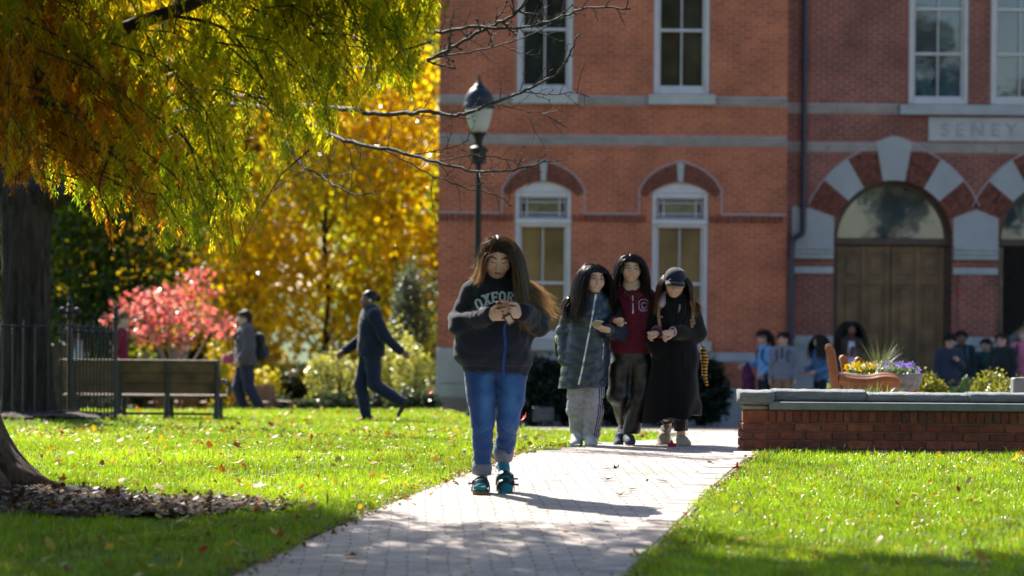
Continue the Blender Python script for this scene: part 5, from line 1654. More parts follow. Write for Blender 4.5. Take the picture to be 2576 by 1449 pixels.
climb([(280, 380, 16.5), (250, 470, 16.4), (275, 545, 16.4)], .008, .003)
climb([(345, 58, 16.4), (420, 40, 16.6), (560, 70, 16.8), (640, 160, 16.9), (660, 240, 17)], .014, .004)
climb([(620, -60, 16), (760, 40, 16.3), (860, 130, 16.5), (900, 200, 16.6)], .016, .004)
climb([(760, 120, 17.9), (800, 220, 17.7), (800, 330, 17.6)], .009, .003)
m = MB()
for s_, e_ in blines:
    m.tube([s_, s_ * .6 + e_ * .4 + np.array((0, 0, .10)), s_ * .25 + e_ * .75 + np.array((0, 0, .07)), e_], [.0055, .0045, .003, .0012], 4, cap=False)
m.obj('twigs', DARKLIMB, cyp, False, False)
# the rest of the crown, above and left of the picture: it shades the near lawn and walk
def hidden_crown(n, seed):
    rr = np.random.default_rng(seed); out = []
    while len(out) < n:
        a = rr.uniform(0, 2 * np.pi); q = math.sqrt(rr.uniform(0, 1)); h = rr.uniform(2.7, 8.5)
        Rm = 3.7 * (1 - .75 * _sm((h - 4.5) / 4.5))
        x = TAX + Rm * q * math.cos(a); y = TAY - .2 + Rm * 1.0 * q * math.sin(a)
        if y < 9.0: continue
        # where it would appear
        v = np.array((x, y, h)) - C_POS; df = v @ C_FWD
        px = 1288 + F * (v @ C_RIGHT) / df; py = 724.5 - F * (v @ C_UP) / df
        if px > -70 and py > -70: continue
        if x > -3.2 and y > 17.5: continue
        # clumps on layered boughs, open toward the outside
        if vnoise(x + h * .7, y - h * .4, .55, 40) < .36 + .16 * (q > .8): continue
        out.append((x, y, h))
    return np.array(out)
hc = hidden_crown(13000, 9)
rr_h = np.random.default_rng(15); ex = []
while len(ex) < 5500:                       # the lowest boughs on the right reach out just above the picture
    x = rr_h.uniform(-1.8, 1.9); y = rr_h.uniform(14.6, 17.3); h = rr_h.uniform(3.05, 4.3)
    if h < CAM_Z + .0985 * y + .30 or vnoise(x, y + h, .5, 44) < .36: continue
    ex.append((x, y, h))
hc = np.concatenate([hc, np.array(ex)])
cc = np.array([GREENY, RUST])[(RNG.uniform(0, 1, len(hc)) < .35).astype(int), RNG.integers(0, 3, len(hc))]
Vh, Fh, Ch, _s = sprays(hc, RNG.uniform(.25, .45, len(hc)), cc, 10, 12, .03, .12)
link('foliage', np_mesh('foliage', Vh, Fh, Ch), CYL, cyp)
m = MB(); rr = random.Random(4)
for i in range(16):
    a = rr.uniform(0, 6.28); h0 = rr.uniform(3.6, 7); L = rr.uniform(2.2, 3.4) * (1 - .06 * h0)
    P = [(TAX + L * t * math.cos(a), TAY + L * t * math.sin(a), h0 + .5 * t - .5 * t * t) for t in np.linspace(0.05, 1, 7)]
    m.tube(P, [.06, .052, .045, .036, .028, .02, .01], 6)
m.obj('upper_limbs', DARKLIMB, cyp, True)

# ----------------------------------------------------------------- trees beyond the lawn
CROWN = attr_leaf('autumn_leaf', .70, .19, .8, (1.3, 1.22, .35))
def bg_tree(name, px, d, zc0, zc1, R, n, size, cols, label, seed, group='autumn trees beyond the lawn', trunk_r=.10, cx=None, lumps=16, jit=.3, shell=.15, trunk_col=(.05, .035, .025), ry=.8):
    x = (px - 1288) * d / F if cx is None else cx
    zg = float(gz(x, d))
    t = thing(name, label, 'tree', (x, d, zg), group)
    rr = random.Random(seed); bl = []
    for i in range(lumps):
        f = (i + .5) / lumps; z = zc0 + (zc1 - zc0) * f; a = rr.uniform(0, 6.28); prof = math.sin(math.pi * (.12 + .80 * f)) ** .6
        q = R * .62 * prof * math.sqrt(rr.random())
        s = R * rr.uniform(.34, .52) * prof
        bl.append(((x + q * math.cos(a), d + q * ry * math.sin(a), z), (s, s * ry, s * .72), s * s, rr.randrange(3)))
    V, Fc, C = leaf_cloud(bl, n, size, cols, seed, shell=shell, jit=jit, aspect=.62)
    link('crown', np_mesh('crown', V, Fc, C), CROWN, t)
    m = MB()
    P = [(x + .06 * math.sin(z * 2.0), d + .05 * math.cos(z * 1.7), z) for z in np.linspace(zg - .1, zc0 + (zc1 - zc0) * .8, 9)]
    m.tube(P, [trunk_r * (1.25 - .1 * i) for i in range(9)], 8)
    for b in bl:
        c = np.array(b[0]); i0 = min(8, max(1, int((c[2] - zg) / ((zc0 + (zc1 - zc0) * .8 - zg) / 8.0) - 2))); s = np.array(P[i0])
        m.tube([s, s * .5 + c * .5 + np.array((0, 0, -.12)), c], [trunk_r * .42, trunk_r * .26, trunk_r * .1], 5)
    m.obj('trunk', bark_mat('tree_bark', tuple(c * .6 for c in trunk_col), tuple(c * 1.5 for c in trunk_col)) if 'tb' not in MATS else MATS['tb'], t, True)
    return t
YEL = [[(.72, .55, .015), (.66, .48, .012), (.74, .62, .03)], [(.60, .39, .012), (.52, .33, .01), (.68, .50, .02)], [(.46, .46, .02), (.36, .40, .02), (.60, .46, .02)]]
AMB = [[(.60, .43, .012), (.52, .35, .01), (.68, .52, .015)], [(.48, .30, .01), (.42, .25, .008), (.56, .38, .012)], [(.52, .36, .02), (.44, .32, .02), (.58, .30, .01)]]
YGR = [[(.42, .46, .02), (.34, .42, .02), (.52, .48, .03)], [(.55, .42, .02), (.48, .36, .02), (.60, .5, .03)], [(.28, .34, .02), (.34, .38, .02), (.4, .4, .02)]]
MAG = [[(.035, .08, .016), (.06, .12, .018), (.025, .05, .014)], [(.08, .15, .018), (.04, .08, .018), (.18, .24, .025)], [(.03, .06, .016), (.045, .08, .022), (.10, .16, .02)]]
bg_tree('maple_tree', 820, 62, -1.0, 11.0, 3.8, 14000, .18, YEL, 'golden maple filling the gap left of the building', 21, lumps=30, trunk_r=.055)
bg_tree('maple_tree', 620, 67, -1.0, 12.0, 4.0, 14000, .18, AMB, 'amber maple standing between the golden maple and the dark magnolia', 22, lumps=30)
bg_tree('maple_tree', 990, 76, -1.0, 12.5, 3.8, 13000, .18, YGR, 'yellow green maple showing close against the corner of the building', 23, lumps=28)
bg_tree('maple_tree', 400, 74, -.5, 13, 4.2, 13000, .19, AMB, 'amber maple high behind the magnolia', 24, lumps=28)
bg_tree('maple_tree', 120, 70, -.5, 12, 4.0, 13000, .18, YGR, 'yellow green maple behind the old trunk', 25, lumps=28)
bg_tree('maple_tree', 900, 88, -.5, 14, 4.6, 12000, .2, AMB, 'deep amber maple furthest back behind the golden maple', 26, lumps=28)
bg_tree('maple_tree', -330, 68, -.5, 12, 4.4, 9000, .2, YEL, 'golden maple off to the left of the fence', 29, lumps=24)
bg_tree('maple_tree', -900, 64, -.5, 12, 4.4, 8000, .2, AMB, 'amber maple furthest to the left', 30, lumps=24)
bg_tree('magnolia_tree', 270, 57.5, -1.2, 5.6, 2.5, 15000, .13, MAG, 'dark evergreen magnolia with glossy leaves behind the fence', 27, None, lumps=24, shell=.3)
bg_tree('magnolia_tree', 60, 60, -1.2, 6.0, 2.6, 11000, .13, MAG, 'dark evergreen tree behind the old trunk at the left edge', 28, None, lumps=22, shell=.3)
RED = [[(.62, .19, .17), (.54, .13, .12), (.66, .30, .28)], [(.60, .22, .20), (.48, .10, .10), (.66, .36, .33)], [(.52, .15, .13), (.58, .26, .2), (.40, .1, .09)]]
def dogwood():
    d = 49.5; x = at(440, 850, d)[0]; zg = float(gz(x, d))
    t = thing('dogwood_tree', 'small coral red dogwood with pale twigs behind the bench', 'tree', (x, d, zg))
    rr = random.Random(12); bl = []
    for (px, py, r) in ((330, 800, .28), (370, 770, .34), (410, 790, .36), (450, 760, .30), (480, 720, .26), (505, 690, .2), (440, 820, .3), (500, 800, .3), (540, 815, .26), (575, 830, .22), (380, 840, .24), (470, 850, .22), (310, 770, .2), (520, 740, .22), (420, 740, .2), (290, 800, .18), (350, 740, .16)):
        p = at(px, py, d + rr.uniform(-.6, .6)); bl.append((tuple(p), (r, r, r * .7), r * r, rr.randrange(3)))
    V, Fc, C = leaf_cloud([(b_[0], tuple(1.3 * q_ for q_ in b_[1])) + b_[2:] for b_ in bl], 1050, .115, RED, 4, shell=.0, jit=.5)
    link('crown', np_mesh('crown', V, Fc, C), attr_leaf('dogwood_leaf', .6, .25, .7, (1.25, .9, .8)), t)
    m = MB(); m.tube([(x, d, zg - .1), (x + .05, d, zg + .4), (x + .02, d, zg + .9)], [.09, .07, .05], 8)
    for b in bl:
        c = np.array(b[0]); s = np.array((x + .02, d, zg + .8))
        m.tube(smooth_path([s, s * .55 + c * .45 + np.array((0, 0, -.1)), c], 3), [.035, .03, .025, .02, .016, .012, .006], 5)
        for q in range(4): m.tube([c, c + np.array((rr.uniform(-.35, .35), rr.uniform(-.3, .3), rr.uniform(-.1, .3)))], [.008, .004], 4)
    m.obj('trunk', plain('dogwood_bark', (.22, .18, .16), .8, .2, 12), t, True)
dogwood()
SG = 'shrubs along the far edge of the lawn'
shrub('yellow_shrub', 545, 850, 48.5, 80, 'bright yellow shrub behind the right end of the bench', [(.66, .5, .02), (.55, .42, .02), (.6, .55, .06)], 620, .10, SG)
shrub('yellow_shrub', 672, 915, 49.0, 90, 'bright yellow shrub beside the walker with the rucksack', [(.66, .5, .02), (.5, .46, .02), (.6, .55, .06)], 520, .10, SG)
shrub('yellow_shrub', 600, 905, 50.0, 70, 'low golden shrub between bench arm and walker', [(.62, .4, .02), (.5, .36, .02)], 420, .10, SG)
SPK = [(.50, .48, .10), (.40, .40, .08), (.62, .58, .26), (.34, .36, .05)]
shrub('variegated_shrub', 850, 870, 47.5, 170, 'pale yellow variegated shrub left of the walking woman', SPK, 1500, .075, SG)
shrub('variegated_shrub', 985, 795, 48.5, 190, 'pale yellow variegated shrub behind the walking woman', SPK, 2200, .075, SG)
shrub('variegated_shrub', 1040, 865, 47.5, 120, 'pale yellow variegated shrub right of the walking woman', SPK, 1300, .075, SG)
GRG = [(.10, .14, .10), (.14, .18, .13), (.06, .09, .05), (.2, .24, .2)]
shrub('grey_green_shrub', 1050, 640, 52.0, 150, 'tall grey green holly against the corner of the building', GRG, 4600, .075, SG, lumps=9)
DKG = [(.03, .05, .022), (.05, .07, .03), (.08, .10, .06), (.04, .05, .02)]
for i, (px, py, w) in enumerate(((770, 1000, 130), (840, 985, 120), (935, 985, 130), (1020, 975, 130), (1075, 990, 90), (260, 995, 170), (90, 990, 170), (690, 990, 110))):
    shrub('low_shrub', px, py, 46.5 + .2 * (i % 3), w, ['low dark shrub just right of the wooden chair', 'low dark shrub under the pale shrub, left of the walking woman', 'low dark shrub between the legs of the walking woman', 'low dark shrub right of the raised boot', 'low dark shrub at the foot of the building corner', 'low dark shrub behind the left half of the bench', 'low dark shrub behind the old trunk', 'low dark shrub behind the walker with the rucksack'][i], DKG, 1800, .075, SG)
for i, (px, w, py) in enumerate(((640, 330, 915), (880, 340, 905), (420, 300, 925), (160, 330, 930))):
    shrub('hedge', px, py, 56 + .5 * (i % 2), w, ['dark hedge behind the walker with the rucksack', 'dark hedge low behind the pale variegated shrubs', 'dark hedge under the coral dogwood', 'dark hedge behind the stone marker and old trunk'][i], [(.03, .05, .015), (.06, .07, .015), (.12, .09, .015)], 6500, .12, SG, lumps=10)
# far wood closing the view
def far_wood():
    bl = []; rr = random.Random(77)
    for i in range(90):
        x = rr.uniform(-26, 8); z = rr.uniform(-2, 15); d = rr.uniform(94, 104)
        bl.append(((x, d, z), (3.0, 1.6, 2.4), 1, rr.randrange(3)))
    V, Fc, C = leaf_cloud(bl, 26000, .55, [[(.46, .30, .01), (.36, .22, .01), (.52, .36, .012)], [(.12, .12, .015), (.16, .14, .015), (.08, .09, .02)], [(.26, .12, .01), (.2, .1, .01), (.3, .2, .02)]], 5, shell=.2)
    m = MB()
    for i in range(26):
        x = rr.uniform(-26, 8); d = rr.uniform(95, 103); m.tube([(x, d, -2.5), (x + rr.uniform(-.5, .5), d, 6), (x + rr.uniform(-1, 1), d, 13)], [.28, .2, .08], 7)
    q = []
    for f in m.f: q += [(f[0], f[i], f[i + 1]) for i in range(1, len(f) - 1)]
    Fc = np.concatenate([Fc, np.array(q) + len(V)]); V = np.concatenate([V, np.array(m.v)]); C = np.concatenate([C, np.tile(np.array((.04, .03, .02)), (len(m.v), 1))])
    tag(link('far_wood', np_mesh('far_wood', V, Fc, C), CROWN), 'blurred autumn wood closing the view behind the trees', 'wood', kind='stuff')
far_wood()
# tall trees on the near side of the lawn, behind the viewer: the windows mirror them
def mirror_wood_and_shade_boughs():
    bl = []; rr = random.Random(31); m = MB()
    for i in range(13):
        x = -30 + i * 5.2 + rr.uniform(-1.5, 1.5); y = rr.uniform(-34, -16); h = rr.uniform(15, 22)
        if x > 13: h *= .62
        if 17.5 < x < 21: continue
        z0 = 0.0
        m.tube([(x, y, z0), (x + .2, y, h * .5), (x, y, h * .9)], [.4, .28, .1], 7)
        for q in range(9):
            bl.append(((x + rr.uniform(-2.2, 2.2), y + rr.uniform(-2, 2), h * rr.uniform(.3, 1.0)), (1.6, 1.6, 1.5), 1, rr.randrange(3)))
    for i in range(150):                      # unseen boughs added overhead to keep sky light off the near walk
        bl.append(((rr.uniform(-9, 7), rr.uniform(1.5, 10), rr.uniform(5.5, 11.5)), (1.5, 1.5, 1.0), 1, rr.randrange(3)))
    for x, y in ((-9, 3), (8.5, 4)): m.tube([(x, y, 0), (x * .97, y, 3.5), (x * .8, y + .5, 7), (x * .5, y + 1, 10)], [.45, .36, .26, .1], 8)  # trunks that go with the added boughs
    V, Fc, C = leaf_cloud(bl, 84000, .5, [[(.16, .14, .02), (.22, .16, .02), (.30, .2, .02)], [(.05, .08, .02), (.07, .10, .02), (.04, .06, .02)], [(.24, .14, .02), (.20, .10, .02), (.26, .2, .03)]], 6, shell=.1)
    q = []
    for f in m.f: q += [(f[0], f[i], f[i + 1]) for i in range(1, len(f) - 1)]
    Fc = np.concatenate([Fc, np.array(q) + len(V)]); V = np.concatenate([V, np.array(m.v)]); C = np.concatenate([C, np.tile(np.array((.04, .03, .02)), (len(m.v), 1))])
    tag(link('mirrored_wood_and_shade_boughs', np_mesh('mirrored_wood_and_shade_boughs', V, Fc, C), CROWN), 'autumn wood mirrored in the window panes, with unseen boughs added to shade the near walk', 'wood', kind='stuff')
mirror_wood_and_shade_boughs()
# wooden garden chairs at the far edge
def slat_chair(px, d, label, ang):
    p = at(px, 1030, d); x = p[0]; z0 = float(gz(x, d))
    t = thing('lawn_chair', label, 'chair', (x, d, z0), 'wooden chairs at the far edge of the lawn')
    def put(m, nm): m.xf(rotz(ang) * .68, (x, d, z0 - .02)); m.obj(nm, CHW2, t)
    m = MB()
    for q in range(5): m.box((-.22 + q * .11, .28 + .0, .62 - .02 * abs(q - 2)), (.095, .025, .78), rotx(rad(-18)), bev=.006)
    put(m, 'backrest')
    m = MB()
    for q in range(5): m.box((0, -.28 + q * .11, .36 - .03 * q), (.56, .095, .022), bev=.005)
    put(m, 'seat')
    for sx in (-.32, .32):
        m = MB(); m.box((sx, 0, .58), (.13, .72, .025), bev=.006); put(m, 'armrest')
        m = MB(); m.box((sx, -.3, .28), (.09, .03, .57), bev=.005); put(m, 'leg')
        m = MB(); m.box((sx * .9, .12, .22), (.03, .85, .12), rotx(rad(-16)), bev=.005); put(m, 'leg')
CHW2 = plain('chair_wood', (.20, .075, .03), .6, .25, 5, .2, 40)
slat_chair(686, 45.6, 'brown slatted lawn chair right of the walker with the rucksack', rad(35))
slat_chair(478, 45.8, 'brown slatted lawn chair seen under the right part of the bench', rad(180))
slat_chair(420, 46.0, 'brown slatted lawn chair seen under the middle of the bench', rad(170))
# ----------------------------------------------------------------- implicit bodies
class Field:
    """distance field on a rectilinear grid (finer where asked), polygonised with surface nets"""
    def __init__(s, lo, hi, res, fine=()):
        s.ax = []
        for a in range(3):
            g = [lo[a]]
            while g[-1] < hi[a]:
                st = res
                for (fa, f0, f1, fr) in fine:
                    if fa == a and f0 <= g[-1] <= f1: st = min(st, fr)
                g.append(g[-1] + st)
            s.ax.append(np.array(g))
        s.f = np.full([len(g) for g in s.ax], .25, np.float32)

    def _sl(s, lo, hi):
        sl = []
        for a in range(3):
            i0 = max(0, np.searchsorted(s.ax[a], lo[a]) - 1); i1 = min(len(s.ax[a]), np.searchsorted(s.ax[a], hi[a]) + 1)
            if i1 - i0 < 1: return None
            sl.append(slice(i0, i1))
        return tuple(sl)

    def _pts(s, sl):
        X, Y, Z = np.meshgrid(s.ax[0][sl[0]], s.ax[1][sl[1]], s.ax[2][sl[2]], indexing='ij')
        return np.stack([X, Y, Z], -1)

    def _merge(s, sl, d, k):
        o = s.f[sl]
        if k > 0:
            h = np.maximum(k - np.abs(o - d), 0) / k
            s.f[sl] = np.minimum(o, d) - h * h * k * .25
        else:
            s.f[sl] = np.minimum(o, d)

    def cone(s, a, b, ra, rb, k=.02, flat=None):
        a = np.array(a, float); b = np.array(b, float)
        m = max(ra, rb) * (max(1, flat[1]) if flat else 1) + k + .035
        sl = s._sl(np.minimum(a, b) - m, np.maximum(a, b) + m)
        if sl is None: return s
        P = s._pts(sl)
        if flat:
            ax = np.array(flat[0], float); ax /= np.linalg.norm(ax); q = (1 / flat[1] - 1)
            P = P + (P @ ax)[..., None] * ax * q; a = a + (a @ ax) * ax * q; b = b + (b @ ax) * ax * q
        ba = b - a; L2 = ba @ ba + 1e-9
        t = np.clip(((P - a) @ ba) / L2, 0, 1)
        d = np.linalg.norm(P - a - t[..., None] * ba, axis=-1) - (ra + (rb - ra) * t)
        if flat and flat[1] < 1: d = d * (flat[1] ** .5)
        s._merge(sl, d, k); return s

    def ell(s, c, r, R=None, k=.02, sub=False):
        c = np.array(c, float); r = np.array((r,) * 3 if np.isscalar(r) else r, float)
        m = r.max() + k + .035
        sl = s._sl(c - m, c + m)
        if sl is None: return s
        P = s._pts(sl) - c
        if R is not None: P = P @ np.asarray(R)
        k0 = np.linalg.norm(P / r, axis=-1); k1 = np.linalg.norm(P / (r * r), axis=-1) + 1e-9
        d = k0 * (k0 - 1) / k1
        if sub:
            o = s.f[sl]; d = -d; h = np.maximum(k - np.abs(o - d), 0) / max(k, 1e-6)
            s.f[sl] = np.maximum(o, d) + h * h * k * .25
        else: s._merge(sl, d, k)
        return s

    def cut(s, p, n, r=None):
        """remove what lies on the side the normal points to (within radius r)"""
        p = np.array(p, float); n = np.array(n, float); n /= np.linalg.norm(n)
        if r is None: sl = tuple(slice(None) for _ in range(3))
        else: sl = s._sl(p - r, p + r)
        if sl is None: return s
        P = s._pts(sl); d = (P - p) @ n
        if r is not None:
            d = np.where(np.linalg.norm(P - p, axis=-1) < r, d, -1)
        s.f[sl] = np.maximum(s.f[sl], d); return s

    def disp(s, fn):
        sl = tuple(slice(None) for _ in range(3))
        m = np.abs(s.f) < .05
        P = np.stack(np.meshgrid(*s.ax, indexing='ij'), -1)[m]
        s.f[m] += fn(P); return s

    def mesh(s):
        f = s.f; nx, ny, nz = f.shape
        f[0] = f[-1] = .1; f[:, 0] = f[:, -1] = .1; f[:, :, 0] = f[:, :, -1] = .1
        ins = f < 0
        c = np.zeros((nx - 1, ny - 1, nz - 1), np.int8)
        for i in (0, 1):
            for j in (0, 1):
                for k in (0, 1):
                    c += ins[i:nx - 1 + i, j:ny - 1 + j, k:nz - 1 + k]
        I, J, K = np.nonzero((c > 0) & (c < 8))
        acc = np.zeros((len(I), 3)); cnt = np.zeros(len(I))
        cor = [(0, 0, 0), (1, 0, 0), (0, 1, 0), (1, 1, 0), (0, 0, 1), (1, 0, 1), (0, 1, 1), (1, 1, 1)]
        val = [f[I + a, J + b, K + d] for a, b, d in cor]
        pos = [np.stack([s.ax[0][I + a], s.ax[1][J + b], s.ax[2][K + d]], -1) for a, b, d in cor]
        for a, b in ((0, 1), (2, 3), (4, 5), (6, 7), (0, 2), (1, 3), (4, 6), (5, 7), (0, 4), (1, 5), (2, 6), (3, 7)):
            fa, fb = val[a], val[b]; m = (fa < 0) != (fb < 0)
            t = np.where(m, fa / np.where(m, fa - fb, 1), 0)
            acc += np.where(m[:, None], pos[a] + (pos[b] - pos[a]) * t[:, None], 0); cnt += m
        V = acc / cnt[:, None]
        idx = -np.ones((nx - 1, ny - 1, nz - 1), np.int64); idx[I, J, K] = np.arange(len(I))
        Fs = []
        e = ins[:-1] != ins[1:]; i, j, k = np.nonzero(e[:, 1:-1, 1:-1]); j += 1; k += 1
        q = np.stack([idx[i, j - 1, k - 1], idx[i, j, k - 1], idx[i, j, k], idx[i, j - 1, k]], -1); fl = ins[i, j, k]; q[~fl] = q[~fl][:, ::-1]; Fs.append(q)
        e = ins[:, :-1] != ins[:, 1:]; i, j, k = np.nonzero(e[1:-1, :, 1:-1]); i += 1; k += 1
        q = np.stack([idx[i - 1, j, k - 1], idx[i - 1, j, k], idx[i, j, k], idx[i, j, k - 1]], -1); fl = ins[i, j, k]; q[~fl] = q[~fl][:, ::-1]; Fs.append(q)
        e = ins[:, :, :-1] != ins[:, :, 1:]; i, j, k = np.nonzero(e[1:-1, 1:-1, :]); i += 1; j += 1
        q = np.stack([idx[i - 1, j - 1, k], idx[i, j - 1, k], idx[i, j, k], idx[i - 1, j, k]], -1); fl = ins[i, j, k]; q[~fl] = q[~fl][:, ::-1]; Fs.append(q)
        return V, np.concatenate(Fs)


def folds(P, amp=.006, s=1.0, ax=(0, 0, 1), seed=0.0):
    """cloth creases: warped ridges mostly across the axis"""
    x, y, z = P[:, 0] * s, P[:, 1] * s, P[:, 2] * s
    w = np.sin(9 * x + 5 * y + 3.1 * seed) * 1.2 + np.sin(7 * z - 6 * x + seed) * 1.1
    a = np.sin(26 * z + 13 * x + w * 1.6 + seed * 2) * np.sin(11 * x - 8 * z + 6 * y + seed)
    b = np.sin(17 * x - 21 * z + 9 * y + 1.7 * w + seed)
    return -amp * (.6 * a + .5 * b * np.abs(b))


SKIN = attr_mat('skin', .5, .35, .25)
HAIRM = attr_leaf('hair', .40, .40, .35, (1.9, 1.5, 1.0))


class Person:
    def __init__(s, label, ox, oy, d, base=None, yaw=0.0, group=None):
        s.pxm = F / d; s.ox, s.oy, s.d = ox, oy, d
        s.base = np.array(at(ox, oy, d) if base is None else base, float)
        s.R = rotz(yaw)
        s.root = thing('person', label, 'person', s.base, group)
        s.J = {}
        s.skin = (.52, .30, .22); s.hairc = (.02, .014, .012)

    def p(s, px, py, y=0.0):
        return np.array(((px - s.ox) / s.pxm, y, (s.oy - py) / s.pxm))

    def w(s, V):
        return np.asarray(V) @ s.R.T + s.base

    def add(s, name, V, Fc, mat, col=None, parent=None, label=None, smooth=True):
        o = link(name, np_mesh(name, s.w(V), Fc, col), mat, parent or s.root, smooth)
        if label: o['label'] = label
        return o

    def addmb(s, name, mb, mat, parent=None, smooth=False, label=None):
        mb.v = [tuple(q) for q in s.w(np.array(mb.v))]
        o = mb.obj(name, mat, parent or s.root, smooth)
        if label: o['label'] = label
        return o

    # ---------------- body
    def body(s, res=.009, fine=.0045, hs=1.0, hands=True, expr=0.0, brow=(.085, .05, .036), lips=(.42, .14, .12), hairmask=True, beard=False, build=1.0):
        J = s.J; Hc = J['head']; HR = J['hrot']
        allp = np.array([v for k, v in J.items() if k not in ('hrot',) and isinstance(v, np.ndarray) and v.shape == (3,)])
        lo = allp.min(0) - .2; hi = allp.max(0) + .22
        lo[2] = min(lo[2], -.02)
        fn = [(0, Hc[0] - .1, Hc[0] + .1, fine), (1, Hc[1] - .13, Hc[1] + .02, fine), (2, Hc[2] - .15, Hc[2] + .10, fine)]
        hres = min(res, fine * 1.3)
        for k in ('wl', 'wr'):
            if hands and k in J:
                h = J[k]; fn += [(0, h[0] - .1, h[0] + .1, hres), (1, h[1] - .13, h[1] + .08, hres), (2, h[2] - .12, h[2] + .1, hres)]
        f = Field(lo, hi, res, fn)
        def H(*p): return Hc + HR @ (np.array(p) * hs)
        def hr(*r): return np.array(r) * hs
        f.ell(H(0, .016, .028), hr(.074, .092, .084), HR, .01)
        f.ell(H(0, -.020, -.038), hr(.067, .067, .080), HR, .03)
        f.ell(H(0, -.052, -.092), hr(.030, .028, .022), HR, .03)                 # chin
        for sx in (-1, 1):
            f.ell(H(sx * .038, -.056, -.030), hr(.029, .024, .030), HR, .03)        # cheek
            f.ell(H(sx * .030, -.088, .004), hr(.017, .011, .011), HR, .014, sub=True)  # eye socket
            f.ell(H(sx * .030, -.0765, .003), hr(.0125, .011, .0095), HR, .004)          # lidded eye
            f.ell(H(sx * .075, .012, -.014), hr(.010, .019, .031), HR, .008)       # ear
            f.cone(H(sx * .012, -.081, .021), H(sx * .048, -.070, .020), .004 * hs, .004 * hs, .014)   # brow ridge
        f.cone(H(0, -.080, .004), H(0, -.099, -.033), .0065 * hs, .0115 * hs, .014)     # nose
        for sx in (-1, 1): f.ell(H(sx * .011, -.092, -.036), hr(.0085, .009, .0075), HR, .006)
        f.cone(H(-.019, -.079, -.064), H(.019, -.079, -.064), .0065 * hs, .0065 * hs, .006)
        f.cone(H(-.015, -.080, -.073), H(.015, -.080, -.073), .0070 * hs, .0070 * hs, .005)
        nb = J['neck']
        f.cone(H(0, .018, -.05), nb, .050 * hs, .056 * build, .03)
        ch = J['chest']; pv = J['pelvis']
        f.cone(nb + np.array((0, .01, -.04)), ch, .07 * build, .125 * build, .05, ((0, 1, 0), .75))
        f.cone(ch, pv, .125 * build, .125 * build, .05, ((0, 1, 0), .75))
        for q in 'lr':
            if 's' + q in J:
                f.cone(J['s' + q], J['e' + q], .046 * build, .038 * build, .03); f.cone(J['e' + q], J['w' + q], .038 * build, .026, .015)
                f.cone(nb + np.array((0, .01, -.06)), J['s' + q], .05, .05 * build, .04)
            if 'h' + q in J:
                f.cone(J['h' + q], J['k' + q], .078 * build, .052 * build, .03); f.cone(J['k' + q], J['a' + q], .050 * build, .034, .02)
            if hands and 'hand_' + q in J: s.hand(f, J['w' + q], q, **J['hand_' + q])
        V, Fc = f.mesh()
        # own colours of skin, lips, brows, eyes and hair-covered scalp
        q = ((V - Hc) @ HR) / hs
        x, y, z = q[:, 0], q[:, 1], q[:, 2]; ax_ = np.abs(x)
        C = np.tile(np.array(s.skin), (len(V), 1))
        near = np.linalg.norm(q, axis=1) < .17
        fr = near & (y < -.045)
        C[fr & (np.abs(z + .045) < .03) & (ax_ > .02) & (ax_ < .055)] *= np.array((1.08, .93, .92))
        mz = z + .0685 - (.0055 * (ax_ / .022) ** 2 if expr > 0 else 0)
        mw = .026 if expr > 0 else .021
        C[fr & (np.abs(mz) < .0090) & (ax_ < mw - 1.0 * np.maximum(0, np.abs(mz) - .003))] = lips
        if expr > 0: C[fr & (np.abs(mz - .0005) < .0030) & (ax_ < .017)] = (.66, .58, .54)
        else: C[fr & (np.abs(mz - .001) < .0020) & (ax_ < mw)] = np.array(lips) * .42
        bz_ = .0235 + .004 * np.sin(np.clip((ax_ - .012) / .038, 0, 1) * 2.6)
        C[fr & (np.abs(z - bz_) < .0032) & (ax_ > .014) & (ax_ < .048)] = brow
        e = ((ax_ - .030) / .0135) ** 2 + ((z - .002) / .0062) ** 2
        if J.get('eyes', 'open') == 'open':
            C[fr & (e < 1)] = (.45, .38, .35); C[fr & (((ax_ - .030) ** 2 + (z - .0025) ** 2) < .0056 ** 2)] = (.02, .013, .01)
            C[fr & (e < 1.5) & (z > .0055)] = (.05, .03, .025)
        else:
            C[fr & (e < 1.25) & (np.abs(z + .002) < .0042)] = (.045, .026, .022)
        if hairmask:
            hl = s.hairline(q)
            C[near & hl] = s.hairc
        s.C = C
        o = s.add('body', V, Fc, SKIN, C); s.bodyo = o
        return o

    hl_z = .055
    def hairline(s, q):
        x, y, z = q[:, 0], q[:, 1], q[:, 2]
        return (z > s.hl_z - .35 * np.maximum(0, y + .03) - .25 * np.maximum(0, np.abs(x) - .045) * (y < .0)) & (z > -.075) & ~((np.abs(x) > .066) & (y < .035) & (z < .02)) | ((y > .045) & (z > -.085))

